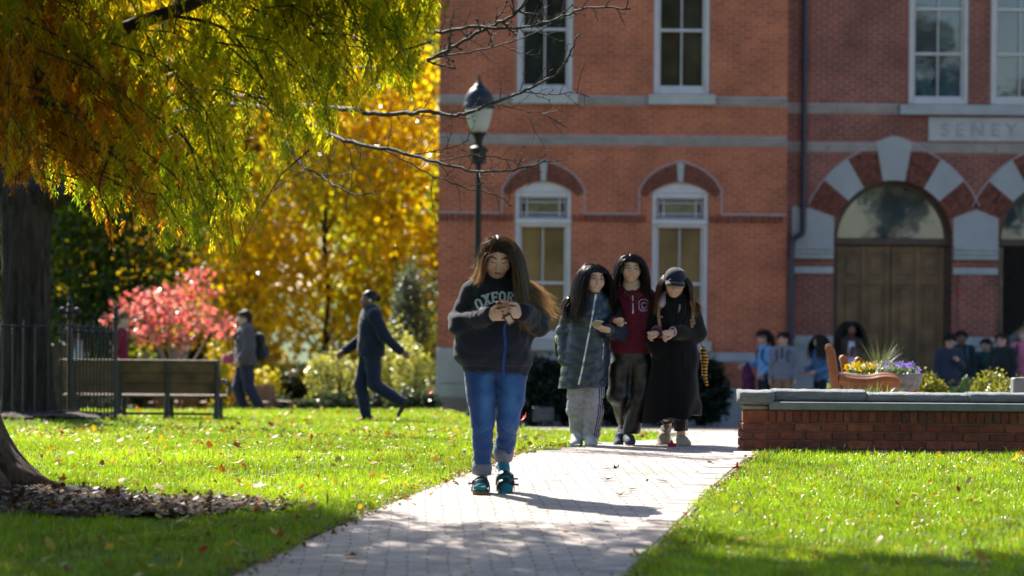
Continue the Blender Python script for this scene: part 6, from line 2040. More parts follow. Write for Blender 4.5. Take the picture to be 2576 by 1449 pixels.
    def hand(s, f, wr, q, dir=(0, -1, 0), palm=(0, 0, -1), curl=(.5, .5, .5), spread=.3, thumb=1, L=1.0, tcurl=.4):
        d = np.array(dir, float); d /= np.linalg.norm(d)
        n = np.array(palm, float); n -= d * (n @ d); n /= np.linalg.norm(n)
        sd = np.cross(d, n) * thumb                       # toward the thumb
        f.cone(wr, wr + d * .03 * L, .024 * L, .030 * L, .015, (n, .72))
        f.cone(wr + d * .03 * L, wr + d * .075 * L, .034 * L, .036 * L, .012, (n, .45))
        lens = (.078, .086, .080, .062)
        for i in range(4):
            off = (.0295 - .0197 * i) * L
            b = wr + d * (.083 - .004 * abs(i - 1.2)) * L + sd * off
            dd = d + sd * spread * (.18 - .12 * i); dd /= np.linalg.norm(dd)
            l = lens[i] * L; a = 0.0; p0 = b - dd * .014 * L; r = .0083 * L * (1 if i < 3 else .88)
            for sgm, fr_ in enumerate((.44, .31, .25)):
                a += curl[sgm] * (1 + .10 * i)
                dq = dd * math.cos(a) + n * math.sin(a)
                p1 = p0 + dq * l * (fr_ + (.18 if sgm == 0 else 0))
                f.cone(p0, p1, r, r * .92, .003); p0 = p1; r *= .92
        b = wr + d * .025 * L + sd * .026 * L
        t1 = b + (d * .6 + sd * .62 + n * .25) * .042 * L
        t2 = t1 + (d * .9 + sd * (.25 - tcurl * .5) + n * tcurl) * .034 * L; t3 = t2 + (d * .95 - sd * tcurl * .6 + n * tcurl) * .024 * L
        f.cone(b, t1, .014 * L, .0115 * L, .012); f.cone(t1, t2, .0112 * L, .010 * L, .003); f.cone(t2, t3, .0098 * L, .0085 * L, .002)

    # ---------------- clothes
    def garment(s, name, fn, mat, lo, hi, res=.011, disp=None, parent=None, label=None, col=None, fine=()):
        f = Field(np.array(lo), np.array(hi), res, fine); fn(f)
        if disp is not None: f.disp(disp)
        V, Fc = f.mesh()
        o = s.add(name, V, Fc, mat, col(V) if col else None, parent, label)
        if s.__dict__.get('keep'):
            pass
        o_bvh = BVHTree.FromPolygons([tuple(v) for v in V], [tuple(q) for q in Fc])
        s.bvh = getattr(s, 'bvh', {}); s.bvh[name] = o_bvh
        return o

    def front(s, name, x, z, off=.003, y0=-1.0):
        h = s.bvh[name].ray_cast(Vector((x, y0, z)), Vector((0, 1, 0)))
        return np.array((x, (h[0].y if h[0] is not None else 0.0) - off, z))

    def decal(s, garment, poly_list, mat, name, off=.003, th=.004, parent=None, smooth=False):
        """flat shapes laid on a garment's front; polygons in local x,z"""
        mb = MB()
        fine_ = []
        for poly in poly_list:                              # long pieces are split so that they follow the cloth
            if len(poly) != 4: fine_.append(poly); continue
            q = [np.array(p) for p in poly]
            if np.linalg.norm(q[1] - q[0]) < np.linalg.norm(q[2] - q[1]): q = q[1:] + q[:1]
            for i in range(5):
                a, b_ = i / 5, (i + 1) / 5
                fine_.append([q[0] + (q[1] - q[0]) * a, q[0] + (q[1] - q[0]) * b_, q[3] + (q[2] - q[3]) * b_, q[3] + (q[2] - q[3]) * a])
        for poly in fine_:
            fr = [s.front(garment, x, z, off) for x, z in poly]
            bk = [p + np.array((0, th, 0)) for p in fr]
            n = len(poly)
            mb.add(fr + bk, [tuple(range(n)), tuple(range(2 * n - 1, n - 1, -1))] + [((i + 1) % n, i, n + i, n + (i + 1) % n) for i in range(n)])
        return s.addmb(name, mb, mat, parent)

    def strip(s, garment, pts, w, mat, name, off=.004, th=.008, parent=None, n=24, side=None):
        """a strap following a garment's front along an x,z path"""
        P = smooth_path([(x, 0, z) for x, z in pts], max(2, n // len(pts)))
        mb = MB(); c = []
        for x, _, z in P: c.append(s.front(garment, x, z, off))
        c = np.array(c); T = np.gradient(c, axis=0); V = []; Fs = []
        for i, p in enumerate(c):
            t = T[i] / (np.linalg.norm(T[i]) + 1e-9); sd = np.cross(t, (0, 1.0, 0)); sd /= np.linalg.norm(sd) + 1e-9
            V += [p - sd * w / 2, p + sd * w / 2, p + sd * w / 2 + np.array((0, th, 0)), p - sd * w / 2 + np.array((0, th, 0))]
        for i in range(len(c) - 1):
            for k in range(4):
                j = (k + 1) % 4; Fs.append((i * 4 + k, i * 4 + j, i * 4 + 4 + j, i * 4 + 4 + k))
        Fs += [(0, 1, 2, 3), tuple(range(len(c) * 4 - 1, len(c) * 4 - 5, -1))]
        mb.add(V, Fs)
        return s.addmb(name, mb, mat, parent)

    # ---------------- hair
    def hair(s, n=1500, L=.4, part=0.0, hs=1.0, wind=(0, 0, 0), c0=None, c1=None, cols=(), steps=18, width=.0042, vary=.35, volume=.08, seed=1, sweep=.6, mask=None, wave=.006, stray=.06, pull=None, name='hair', lfun=None, windfun=None, curl=0.0, facez=.062, under=False, wexp=1.8):
        rr = np.random.default_rng(seed); Hc = s.J['head']; HR = s.J['hrot']
        R_ = np.array((.078, .096, .088)) * hs; cc = np.array((0, .016, .028)) * hs
        u = rr.normal(size=(n * 6, 3)); u /= np.linalg.norm(u, axis=1)[:, None]
        q = u * R_ + cc
        keep = s.hairline(q / hs) if mask is None else mask(q / hs)
        u = u[keep][:n]; q = q[keep][:n]; n = len(q)
        P = Hc + q @ HR.T
        sgn = np.where(q[:, 0] > part * hs, 1.0, -1.0)
        v = u * .25 + np.stack([sgn * sweep, .15 - .25 * rr.uniform(0, 1, n), .12 + 0 * sgn], -1)
        v = v @ HR.T; v /= np.linalg.norm(v, axis=1)[:, None]
        thick = 1.0 + volume * rr.uniform(.0, 1, n) ** .8
        Ls = L * (1 - vary * rr.uniform(0, 1, n) ** 1.5)
        if lfun is not None: Ls = Ls * lfun(q / hs)
        st = rr.uniform(0, 1, n) < stray
        thick[st] = 1.0 + rr.uniform(.03, .26, st.sum())
        ph = rr.uniform(0, 6.28, (n, 3)); hp = np.round(ph[:, 0] * 2.2)
        W_ = np.tile(np.array(wind, float), (n, 1))
        if windfun is not None: W_ = windfun(q / hs, rr)
        W_ = W_ * rr.uniform(.4, 1.5, (n, 1))
        W_[st] += rr.normal(0, .45, (st.sum(), 3))
        pts = [P.copy()]
        cols = [(Hc + HR @ cc, R_, HR)] + [(np.array(c), np.array((r,) * 3 if np.isscalar(r) else r, float), np.eye(3)) for c, r in cols]
        for k in range(steps):
            t = k / steps
            g = np.array((0, 0, -1.0)) + W_ * 1.6 * t ** wexp
            v = v * .70 + g * .30
            v += wave * 12 * np.stack([np.sin(hp * 1.7 + t * 11 + ph[:, 1] * .3), .5 * np.cos(hp + t * 9), 0 * hp], -1) * t
            if curl: v += curl * np.stack([np.sin(ph[:, 0] + t * 40), np.cos(ph[:, 0] + t * 40), 0 * hp], -1)
            v /= np.linalg.norm(v, axis=1)[:, None]
            Pn = P + v * (Ls / steps)[:, None]
            for ci, (c, r, R) in enumerate(cols):
                qq = ((Pn - c) @ R) / r; rr_ = np.linalg.norm(qq, axis=1); th = thick if ci == 0 else 1 + .25 * (thick - 1)
                ins = rr_ < th
                Pn[ins] = c + ((qq[ins] / rr_[ins][:, None] * th[ins][:, None]) * r) @ R.T
            ql = ((Pn - Hc) @ HR) / hs                        # keep strands beside the face
            fz = (ql[:, 1] < .005) & (ql[:, 2] < facez) & (ql[:, 2] > -.135)
            lim_ = .066 - .10 * np.maximum(0, ql[:, 2] - .02) + .012 * ph[:, 2] / 6.28
            lx_ = np.where(sgn > 0, np.maximum(ql[:, 0], lim_), np.minimum(ql[:, 0], -lim_))
            ql[fz, 0] = lx_[fz]; Pn[fz] = Hc + (ql[fz] * hs) @ HR.T
            v = Pn - P; v /= np.linalg.norm(v, axis=1)[:, None] + 1e-9
            P = Pn; pts.append(P.copy())
        pts = np.stack(pts, 1)                              # n, steps+1, 3
        T = np.gradient(pts, axis=1); T /= np.linalg.norm(T, axis=2)[:, :, None] + 1e-9
        out = pts - (Hc + np.array((0, .03, -.05))); out[:, :, 2] *= .2
        sd = np.cross(T, out); sd /= np.linalg.norm(sd, axis=2)[:, :, None] + 1e-9
        sd = sd + rr.normal(0, .35, (n, 1, 3)); sd /= np.linalg.norm(sd, axis=2)[:, :, None]
        t = np.linspace(0, 1, steps + 1)
        wd = width * (1 - .75 * t ** 2)[None, :, None] * rr.uniform(.5, 1.3, (n, 1, 1))
        wd[st] *= .45
        V = np.stack([pts - sd * wd / 2, pts + sd * wd / 2], 2).reshape(-1, 3)
        m = steps + 1
        o = (np.arange(n)[:, None] * m + np.arange(steps)[None, :]).reshape(-1, 1) * 2
        Fc = o + np.array([[0, 1, 3, 2]])
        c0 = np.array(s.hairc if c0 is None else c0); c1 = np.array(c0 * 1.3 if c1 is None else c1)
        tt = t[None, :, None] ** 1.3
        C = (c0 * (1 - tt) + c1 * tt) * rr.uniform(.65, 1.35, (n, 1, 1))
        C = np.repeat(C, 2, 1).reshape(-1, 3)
        if under:                                           # the dense hair close to the skull and nape
            f = Field(Hc - .28, Hc + .2, .008)
            def Hh(*p): return Hc + HR @ (np.array(p) * hs)
            f.ell(Hh(0, .022, .030), np.array((.079, .094, .088)) * hs, HR, .02)
            f.cut(Hh(0, -.060, .056), HR @ np.array((0, -.80, -.60)))
            f.cut(Hh(0, -.010, -.02), HR @ np.array((0, -1, -.1)), .075 * hs)
            f.cone(Hh(0, .050, .0), Hc + np.array((0, .060, -.12)) * hs, .082 * hs, .088 * hs, .04, ((0, 1, 0), .6))
            f.disp(lambda Q: -.0025 * np.sin(190 * Q[:, 0] + 40 * Q[:, 1] + 6 * np.sin(30 * Q[:, 2])))
            V2, F2 = f.mesh()
            Fc = np.concatenate([Fc, F2 + len(V)]); V = np.concatenate([V, V2]); C = np.concatenate([C, np.tile(c0 * .8, (len(V2), 1))])
        return s.add(name, V, Fc, HAIRM, C)

    # ---------------- shoes
    def shoe(s, an, toe, pitch=0.0, L=.26, W_=.095, upper=None, sole=None, name='shoe', high=.09, lace=None, parent=None, soleth=.026, res=.006):
        """an: ankle point; toe: horizontal direction; pitch: heel lift in radians"""
        d = np.array((toe[0], toe[1], 0.0)); d /= np.linalg.norm(d); sd = np.array((-d[1], d[0], 0))
        R0 = np.stack([sd, -d, np.array((0, 0, 1.0))], 1)          # local: x side, y back, z up
        # ball of the foot is the pivot
        ball = np.array(an) + d * (L * .44); ball[2] = 0
        zb = max(0.0, an[2] - .085 - math.sin(pitch) * L * .52)
        pv = np.array((an[0] + d[0] * L * .50 * math.cos(pitch), an[1] + d[1] * L * .50 * math.cos(pitch), zb))
        RR = R0 @ rotx(-pitch) if False else R0 @ rotx(pitch)
        def T(p): return pv + RR @ np.array(p, float)
        up = (RR @ np.array((0, 0, 1.0)))
        f = Field(pv - .36, pv + .36, res)
        f.cone(T((0, .16, .05)), T((0, .05, .055)), .036, .040, .02); f.cone(T((0, .05, .05)), T((0, -.06, .036)), .043, .036, .025, (sd, W_ / .084))
        f.cone(T((0, -.05, .036)), T((0, -.09, .030)), .036, .028, .02, (sd, W_ / .072))
        f.cone(T((0, .135, .06)), T((0, .125, high)), .038, .035, .02)
        f.cut(T((0, 0, soleth * .6)), -up)
        f.cut(T((0, .12, high)), up + (RR @ np.array((0, 0, 0))), .09)
        V, Fc = f.mesh()
        o = s.add(name, V, Fc, upper, None, parent)
        t = np.linspace(0, 2 * np.pi, 25)[:-1]
        ol = [(W_ * .52 * math.sin(a) * (1 - .22 * (math.cos(a) < 0) * abs(math.cos(a)) + .08 * math.cos(a)), .035 - (L * .5) * math.cos(a)) for a in t]
        mb = MB(); n = len(ol)
        Vv = [T((x, y, .0)) for x, y in ol] + [T((x, y, soleth)) for x, y in ol]
        mb.add(Vv, [tuple(range(n - 1, -1, -1)), tuple(range(n, 2 * n))] + [(i, (i + 1) % n, n + (i + 1) % n, n + i) for i in range(n)])
        s.addmb('sole', mb, sole, o)
        if lace is not None:
            mb = MB()
            for i in range(5):
                y = .045 - i * .022; zt = .088 - i * .0095 + .004
                mb.tube([T((-.026, y + .004, zt - .012)), T((0, y - .004, zt + .002)), T((.026, y + .004, zt - .012))], .0042, 5)
            s.addmb('laces', mb, lace, o)
        return o

    def glasses(s, hs=1.0, col=None, rx_=.024, rz=.019, wire=.0016):
        Hc, HR = s.J['head'], s.J['hrot']
        mb = MB()
        def H(*p): return Hc + HR @ (np.array(p) * hs)
        for sx in (-1, 1):
            P = [H(sx * .031 + rx_ * math.cos(a), -.099 + .25 * abs(sx * .031 + rx_ * math.cos(a)) ** 1.2, .0 + rz * math.sin(a)) for a in np.linspace(0, 2 * math.pi, 21)]
            mb.tube(P, wire, 5, cap=False)
            mb.tube([H(sx * (.031 + rx_), -.088, .006), H(sx * .077, -.05, .008), H(sx * .080, .0, .004)], wire, 5)
        mb.tube([H(-.008, -.1, .004), H(0, -.104, .007), H(.008, -.1, .004)], wire, 5)
        return s.addmb('glasses', mb, col)
FAB = lambda n, c, r=.85, v=.12, b=.35, sh=.25: plain(n, c, r, v, 30, b, 170, sheen=sh, spec=.25)

# ================================================================= woman with the telephone
P = Person('person in navy sweatshirt and rolled blue jeans looking down at a phone on the walk', 1228, 1243, 17.5)
P.skin = (.76, .50, .41); P.hairc = (.055, .032, .020)
J = P.J
J['head'] = P.p(1248, 645, -.045); J['hrot'] = rotz(rad(4)) @ rotx(rad(27)) @ roty(rad(3)); J['eyes'] = 'down'
J['neck'] = P.p(1243, 706, .01); J['chest'] = P.p(1243, 775, .02); J['pelvis'] = P.p(1245, 915, .03)
J['sl'] = P.p(1187, 738, .02); J['sr'] = P.p(1303, 738, .02)
J['el'] = P.p(1156, 812, .03); J['er'] = P.p(1350, 808, .03)
J['wl'] = P.p(1226, 793, -.24); J['wr'] = P.p(1311, 786, -.24)
J['hl'] = P.p(1206, 935, .03); J['hr'] = P.p(1284, 935, .03)
J['kl'] = P.p(1213, 1070, -.03); J['kr'] = P.p(1275, 1058, -.02)
J['al'] = P.p(1212, 1200, .03); J['ar'] = P.p(1265, 1165, .17)
J['hand_l'] = dict(dir=(.74, -.62, .10), palm=(.58, .80, 0), curl=(.50, .55, .4), thumb=1, L=1.0, spread=.5, tcurl=.3)
J['hand_r'] = dict(dir=(-.74, -.62, .08), palm=(-.58, .80, 0), curl=(.50, .55, .4), thumb=-1, L=1.0, spread=.5, tcurl=.3)
P.hl_z = .062
P.body(.009, .0034, 1.06, lips=(.50, .17, .16), build=.98)
NAVY = FAB('sweatshirt_navy', (.019, .023, .042), .9, .12, .5, .15)
sb = P
def sweat(f):
    fl = ((0, 1, 0), .74)
    f.cone(P.p(1243, 744, .02), P.p(1242, 800, .01), .140, .185, .06, fl)
    f.cone(P.p(1242, 800, .01), P.p(1238, 868, .01), .190, .238, .05, fl)
    f.cone(P.p(1238, 868, .01), P.p(1243, 915, .01), .238, .212, .05, fl)
    f.cone(P.p(1243, 915, .01), P.p(1243, 960, .01), .208, .195, .02, fl)
    f.ell(P.p(1215, 800, -.10), (.07, .06, .08), None, .06); f.ell(P.p(1272, 800, -.10), (.07, .06, .08), None, .06)
    f.cone(J['neck'] + np.array((0, 0, -.01)), J['neck'] + np.array((0, 0, -.05)), .074, .09, .04)
    for q, sx in (('l', -1), ('r', 1)):
        S, E, Wr = J['s' + q], J['e' + q], J['w' + q]
        f.cone(P.p(1243, 735, .02), S, .09, .078, .05)
        f.cone(S, E, .082, .076, .05)
        f.cone(E, E + np.array((0, -.09, -.02)), .075, .072, .02)
        f.cone(E + np.array((0, -.05, -.01)), Wr, .074, .052, .02)
        dW = Wr - E; dW /= np.linalg.norm(dW)
        f.cone(Wr - dW * .035, Wr + dW * .02, .052, .046, .012)
        f.cut(Wr + dW * .028, dW, .085)
    f.cut(P.p(1243, 941, 0), (-.03, 0, -1))
def sweatd(V):
    z = V[:, 2]; d = folds(V, .013, .75, seed=1.3) + folds(V, .004, 2.0, seed=5.0)
    d -= .005 * np.sin(70 * (V[:, 0] * .5 + V[:, 2]) + 3 * np.sin(14 * V[:, 0])) * np.exp(-((z - P.p(0, 815)[2]) / .08) ** 2) * (np.abs(V[:, 0] - .04) > .14)
    hem = P.p(0, 922)[2]
    d += .010 * _sm((hem + .015 - z) / .012) * (np.abs(V[:, 0]) < .3) * (z < hem + .02)      # ribbed hem, drawn in
    d += -.010 * np.exp(-((z - hem - .05) / .03) ** 2)
    d -= .0075 * (1 - np.abs(np.sin(17 * V[:, 0] + 2.2 * np.sin(9 * V[:, 0]) + 6 * z))) ** 2 * np.exp(-((z - hem - .07) / .07) ** 2)      # gathers over the hem
    for q in 'lr':                                       # bunching toward the cuffs, pull lines at the elbow
        E, Wr = J['e' + q], J['w' + q]; ax_ = Wr - E; L_ = np.linalg.norm(ax_); ax_ = ax_ / L_
        t = (V - E) @ ax_; r_ = np.linalg.norm(V - E - t[:, None] * ax_, axis=1)
        m_ = (r_ < .13) * np.exp(-((t - L_ + .09) / .07) ** 2)
        d -= .0075 * m_ * (1 - np.abs(np.sin(t * 62 + 2.5 * np.sin(24 * z + 9 * V[:, 0])))) ** 2
        S = J['s' + q]; h_ = np.exp(-(np.linalg.norm(V - (S * .45 + E * .55), axis=1) / .13) ** 2)
        d -= .008 * h_ * (1 - np.abs(np.sin(30 * (z * .8 + V[:, 0] * (.9 if q == 'l' else -.9)) + 2 * np.sin(12 * z)))) ** 3
    return d
lo = P.p(1100, 980, -.42); hi = P.p(1400, 680, .30)
SW = P.garment('sweatshirt', sweat, NAVY, lo, hi, .0075, sweatd)
# lettering across the chest: arched block capitals with serifs
LET = FAB('letter_felt', (.52, .63, .74), .8, .06, .2)
def glyph(ch):
    t = .23
    def bar(x0, z0, x1, z1, w=t):
        dx, dz = x1 - x0, z1 - z0; l = math.hypot(dx, dz); nx, nz_ = -dz / l * w / 2, dx / l * w / 2
        return [(x0 + nx, z0 + nz_), (x1 + nx, z1 + nz_), (x1 - nx, z1 - nz_), (x0 - nx, z0 - nz_)]
    w = .68
    serif = lambda x, z: bar(x - .2, z, x + .2, z, .12)
    if ch == 'O':
        a = .22; o = [(a, 0), (w - a, 0), (w, a), (w, 1 - a), (w - a, 1), (a, 1), (0, 1 - a), (0, a)]
        i_ = [(t + .06 if abs(x) < .01 or x == a and False else x, z) for x, z in o]
        cx, cz = w / 2, .5; inn = [(cx + (x - cx) * .40, cz + (z - cz) * .62) for x, z in o]
        return [[o[k], o[(k + 1) % 8], inn[(k + 1) % 8], inn[k]] for k in range(8)]
    if ch == 'X': return [bar(.1, 0, w - .1, 1), bar(w - .1, 0, .1, 1), serif(.1, .05), serif(w - .1, .05), serif(.1, .95), serif(w - .1, .95)]
    if ch == 'F': return [bar(.16, 0, .16, 1), bar(.05, .92, w, .92, .16), bar(.16, .5, .5, .5, .16), bar(w - .06, .72, w - .06, .99, .12), bar(0, .05, .36, .05, .12), bar(.5, .38, .5, .62, .1)]
    if ch == 'R': return [bar(.16, 0, .16, 1), bar(.1, .92, .5, .92, .16), bar(.56, .6, .56, .86), bar(.1, .5, .5, .5, .16), bar(.35, .5, .62, 0, .22), bar(0, .05, .36, .05, .12)]
    if ch == 'D': return [bar(.16, 0, .16, 1), bar(.1, .93, .46, .93, .14), bar(.1, .07, .46, .07, .14), bar(.56, .12, .56, .88)]
    return []
word = []
for ch, cx_, cy_, ang in (('O', 1201, 764, 24), ('X', 1221, 753, 16), ('F', 1241, 747, 8), ('O', 1260, 745, 1), ('R', 1280, 747, -8), ('D', 1298, 753, -16)):
    c = P.p(cx_, cy_); h = .066
    for poly in glyph(ch):
        q = []
        for x, z in poly:
            u, v_ = (x - .34) * h, (z - .5) * h; ca, sa = math.cos(rad(ang)), math.sin(rad(ang))
            q.append((c[0] + u * ca - v_ * sa, c[2] + u * sa + v_ * ca))
        word.append(q)
P.decal('sweatshirt', word, LET, 'lettering', .006, .010, SW)
STRAPG = FAB('strap_green', (.02, .035, .03), .7)
P.strip('sweatshirt', [((1190 - P.ox) / P.pxm, (P.oy - 690) / P.pxm), ((1192 - P.ox) / P.pxm, (P.oy - 712) / P.pxm), ((1194 - P.ox) / P.pxm, (P.oy - 728) / P.pxm), ((1192 - P.ox) / P.pxm, (P.oy - 744) / P.pxm)], .034, STRAPG, 'rucksack_strap', .004, .012)
def denim_mat(name, c0, c1):
    m, nt, b = new_mat(name)
    tc = N(nt, 'ShaderNodeTexCoord')
    a = N(nt, 'ShaderNodeAttribute', _attribute_name='Col')
    nz = N(nt, 'ShaderNodeTexNoise', Scale=220.0, Detail=3.0); nt.links.new(tc.outputs['Object'], nz.inputs['Vector'])
    r = ramp(nt, nz.outputs['Fac'], [(.3, (.75,) * 3), (.7, (1.25,) * 3)])
    mm = N(nt, 'ShaderNodeMix', _data_type='RGBA', _blend_type='MULTIPLY'); mm.inputs[0].default_value = 1
    nt.links.new(a.outputs['Color'], mm.inputs[6]); nt.links.new(r.outputs[0], mm.inputs[7]); nt.links.new(mm.outputs[2], b.inputs['Base Color'])
    b.inputs['Roughness'].default_value = .8; b.inputs['Specular IOR Level'].default_value = .25; b.inputs['Sheen Weight'].default_value = .2
    n2 = N(nt, 'ShaderNodeTexNoise', Scale=26.0, Detail=4.0); nt.links.new(tc.outputs['Object'], n2.inputs['Vector'])
    bp = N(nt, 'ShaderNodeBump', Strength=.35, Distance=.012); nt.links.new(n2.outputs['Fac'], bp.inputs['Height']); nt.links.new(bp.outputs['Normal'], b.inputs['Normal'])
    return m
DENIM = denim_mat('denim', 0, 0)
def jeans(f):
    fl = ((0, 1, 0), 1.0)
    f.cone(P.p(1222, 915, .03), P.p(1266, 915, .03), .135, .135, .04, ((0, 1, 0), .85))
    f.cone(P.p(1206, 945, .02), P.p(1209, 1000, -.01), .106, .092, .015); f.cone(P.p(1209, 1000, -.01), P.p(1213, 1068, -.04), .092, .070, .012); f.cone(P.p(1213, 1068, -.04), P.p(1214, 1120, -.01), .070, .061, .012); f.cone(P.p(1214, 1120, -.01), P.p(1213, 1200, .03), .061, .050, .012)
    f.cone(P.p(1284, 945, .02), P.p(1283, 1000, 0), .104, .090, .015); f.cone(P.p(1283, 1000, 0), P.p(1277, 1058, -.02), .090, .070, .012); f.cone(P.p(1277, 1058, -.02), P.p(1271, 1105, .07), .070, .061, .012); f.cone(P.p(1271, 1105, .07), P.p(1264, 1170, .17), .061, .052, .012)
    f.cut(P.p(1213, 1184, 0), (0, 0, -1), .09); f.cut(P.p(1265, 1146, .14), (0, 0, -1), .10)
def jeand(V):
    z = V[:, 2]; d = folds(V, .005, .9, seed=4) + folds(V, .0025, 2.6, seed=9)
    for kz, kx, am in ((P.p(0, 1085)[2], P.p(1213, 0)[0], .008), (P.p(0, 1080)[2], P.p(1274, 0)[0], .008), (P.p(0, 1150)[2], P.p(1214, 0)[0], .006), (P.p(0, 975)[2], P.p(1245, 0)[0], .006)):
        m = np.exp(-((z - kz) / .07) ** 2 - ((V[:, 0] - kx) / .1) ** 2)
        d += am * m * ((1 - np.abs(np.sin(44 * z + 30 * (V[:, 0] - kx) * np.sign(kx) + 1.5 * np.sin(16 * V[:, 0] + 9 * V[:, 1])))) ** 3 * 1.5 - .4)
    return d
def jeanc(V):
    x, z = V[:, 0], V[:, 2]
    base = np.array((.014, .055, .215)); fade = np.array((.060, .185, .48)); dark = np.array((.010, .022, .075))
    w = np.exp(-((x - P.p(1222, 0)[0]) / .045) ** 2) + np.exp(-((x - P.p(1285, 0)[0]) / .05) ** 2)
    w = w * np.clip((z - P.p(0, 1110)[2]) / .2, 0, 1) * np.clip((P.p(0, 930)[2] - z) / .05, 0, 1)
    n = vnoise(x, z, .05, 3)
    C = base + (fade - base) * (np.clip(w, 0, 1) * .8 * (.6 + .6 * n))[:, None]
    seam = np.minimum(np.abs(x - P.p(1245, 0)[0]) , .2) < .006
    C[seam & (z > P.p(0, 960)[2])] = dark
    return C
JN = P.garment('jeans', jeans, DENIM, P.p(1130, 1215, -.2), P.p(1350, 870, .3), .0075, jeand, None, None, jeanc)
CUFF = plain('denim_turnup', (.17, .19, .26), .85, .15, 40, .4, 150)
def ring_cuff(c0, c1, r0, r1, th=.006):
    """turned-up cuff: a short open tube with thickness"""
    m = MB(); c0 = np.array(c0); c1 = np.array(c1); ax_ = c1 - c0; ax_ /= np.linalg.norm(ax_)
    u = np.cross(ax_, (0, 1, 0)); u /= np.linalg.norm(u); v_ = np.cross(ax_, u); V = []; n = 28
    for (c, r) in ((c0, r0), ((c0 + c1) / 2, (r0 + r1) / 2 + .004), (c1, r1), (c1, r1 - th * 1.4), (c0, r0 - th * 1.4)):
        for k in range(n):
            a = 2 * math.pi * k / n; w_ = 1 + .02 * math.sin(3 * a + c[0] * 30); V.append(c + (u * math.cos(a) + v_ * math.sin(a)) * r * w_)
    Fs = []
    for i in range(5):
        for k in range(n):
            j = (k + 1) % n; i2 = (i + 1) % 5; Fs.append((i * n + k, i * n + j, i2 * n + j, i2 * n + k))
    return m.add(V, Fs)
P.addmb('cuff', ring_cuff(P.p(1213, 1164, .015), P.p(1212, 1193, .025), .060, .060), CUFF, JN, True)
P.addmb('cuff', ring_cuff(P.p(1267, 1122, .10), P.p(1265, 1157, .15), .062, .060), CUFF, JN, True)
# teal socks and two-strap sandals
SOCK = FAB('teal_sock', (.012, .22, .30), .85, .15, .5)
SNAVY = plain('sandal_leather', (.014, .018, .032), .4, .15, 20, .2, 80)
CORK = plain('cork_sole', (.16, .10, .055), .8, .3, 60, .4, 160)
def sandal(an, toe, pitch, flip):
    d = np.array((toe[0], toe[1], 0.0)); d /= np.linalg.norm(d); sd = np.array((-d[1], d[0], 0)); R0 = np.stack([sd, -d, np.array((0, 0, 1.0))], 1); RR = R0 @ rotx(pitch)
    L = .25; zb = max(0.0, an[2] - .115 - math.sin(pitch) * L * .5)
    pv = np.array((an[0] + d[0] * L * .5 * math.cos(pitch), an[1] + d[1] * L * .5 * math.cos(pitch), zb))
    def T(p): return pv + RR @ np.array(p, float)
    f = Field(pv - .34, pv + .36, .006)
    f.cone(T((0, .14, .062)), T((0, .02, .066)), .034, .036, .02); f.cone(T((0, .02, .064)), T((0, -.075, .056)), .036, .028, .02, (sd, 1.35))
    f.cone(T((0, .125, .07)), np.array(an) + np.array((0, 0, .0)), .037, .034, .02)
    for i in range(5): f.ell(T((flip * (-.03 + .016 * i), -.108 + .006 * i, .054)), (.011, .018, .012), RR, .006)
    f.cut(np.array(an) + np.array((0, 0, .012)), (0, 0, 1), .08)
    V, Fc = f.mesh(); so = P.add('sock', V, Fc, SOCK)
    t = np.linspace(0, 2 * np.pi, 29)[:-1]
    ol = [(.051 * math.sin(a) * (1 + .10 * math.cos(a)), .012 - .135 * math.cos(a)) for a in t]; n = len(ol)
    m = MB(); V = [T((x * .97, y * .98, 0)) for x, y in ol] + [T((x, y, .014)) for x, y in ol] + [T((x * 1.0, y, .032)) for x, y in ol]
    m.add(V, [tuple(range(n - 1, -1, -1)), tuple(range(2 * n, 3 * n))] + [(r * n + i, r * n + (i + 1) % n, (r + 1) * n + (i + 1) % n, (r + 1) * n + i) for r in (0, 1) for i in range(n)])
    root = P.addmb('sandal', m, CORK)
    for y0, zt in ((-.045, .098), (.015, .112)):
        m = MB(); V = []; Fs = []; nn = 12
        for k in range(nn + 1):
            a = math.pi * k / nn
            for yy in (y0 - .019, y0 + .019):
                for r_ in (1.0, 1.09):
                    V.append(T((.053 * r_ * math.cos(a), yy, .026 + (zt - .026) * r_ * math.sin(a) ** .75)))
        for k in range(nn):
            b0 = k * 4
            Fs += [(b0 + 1, b0 + 3, b0 + 7, b0 + 5), (b0, b0 + 4, b0 + 6, b0 + 2), (b0, b0 + 1, b0 + 5, b0 + 4), (b0 + 2, b0 + 6, b0 + 7, b0 + 3)]
        m.add(V, Fs); st = P.addmb('strap', m, SNAVY, root, True)
        m = MB(); m.box(T((flip * .048, y0, .085)), (.012, .03, .022), RR, bev=.004); m.box(T((flip * .064, y0 - .012, .075)), (.034, .016, .006), RR, bev=.002); P.addmb('buckle', m, plain('buckle_dark', (.05, .055, .07), .3, .1, metal=.6), st)
    return root
sandal(J['al'] + np.array((0, 0, .0)), (-.04, -1), 0.0, -1)
sandal(J['ar'] + np.array((0, -.02, .02)), (.10, -1), rad(33), 1)
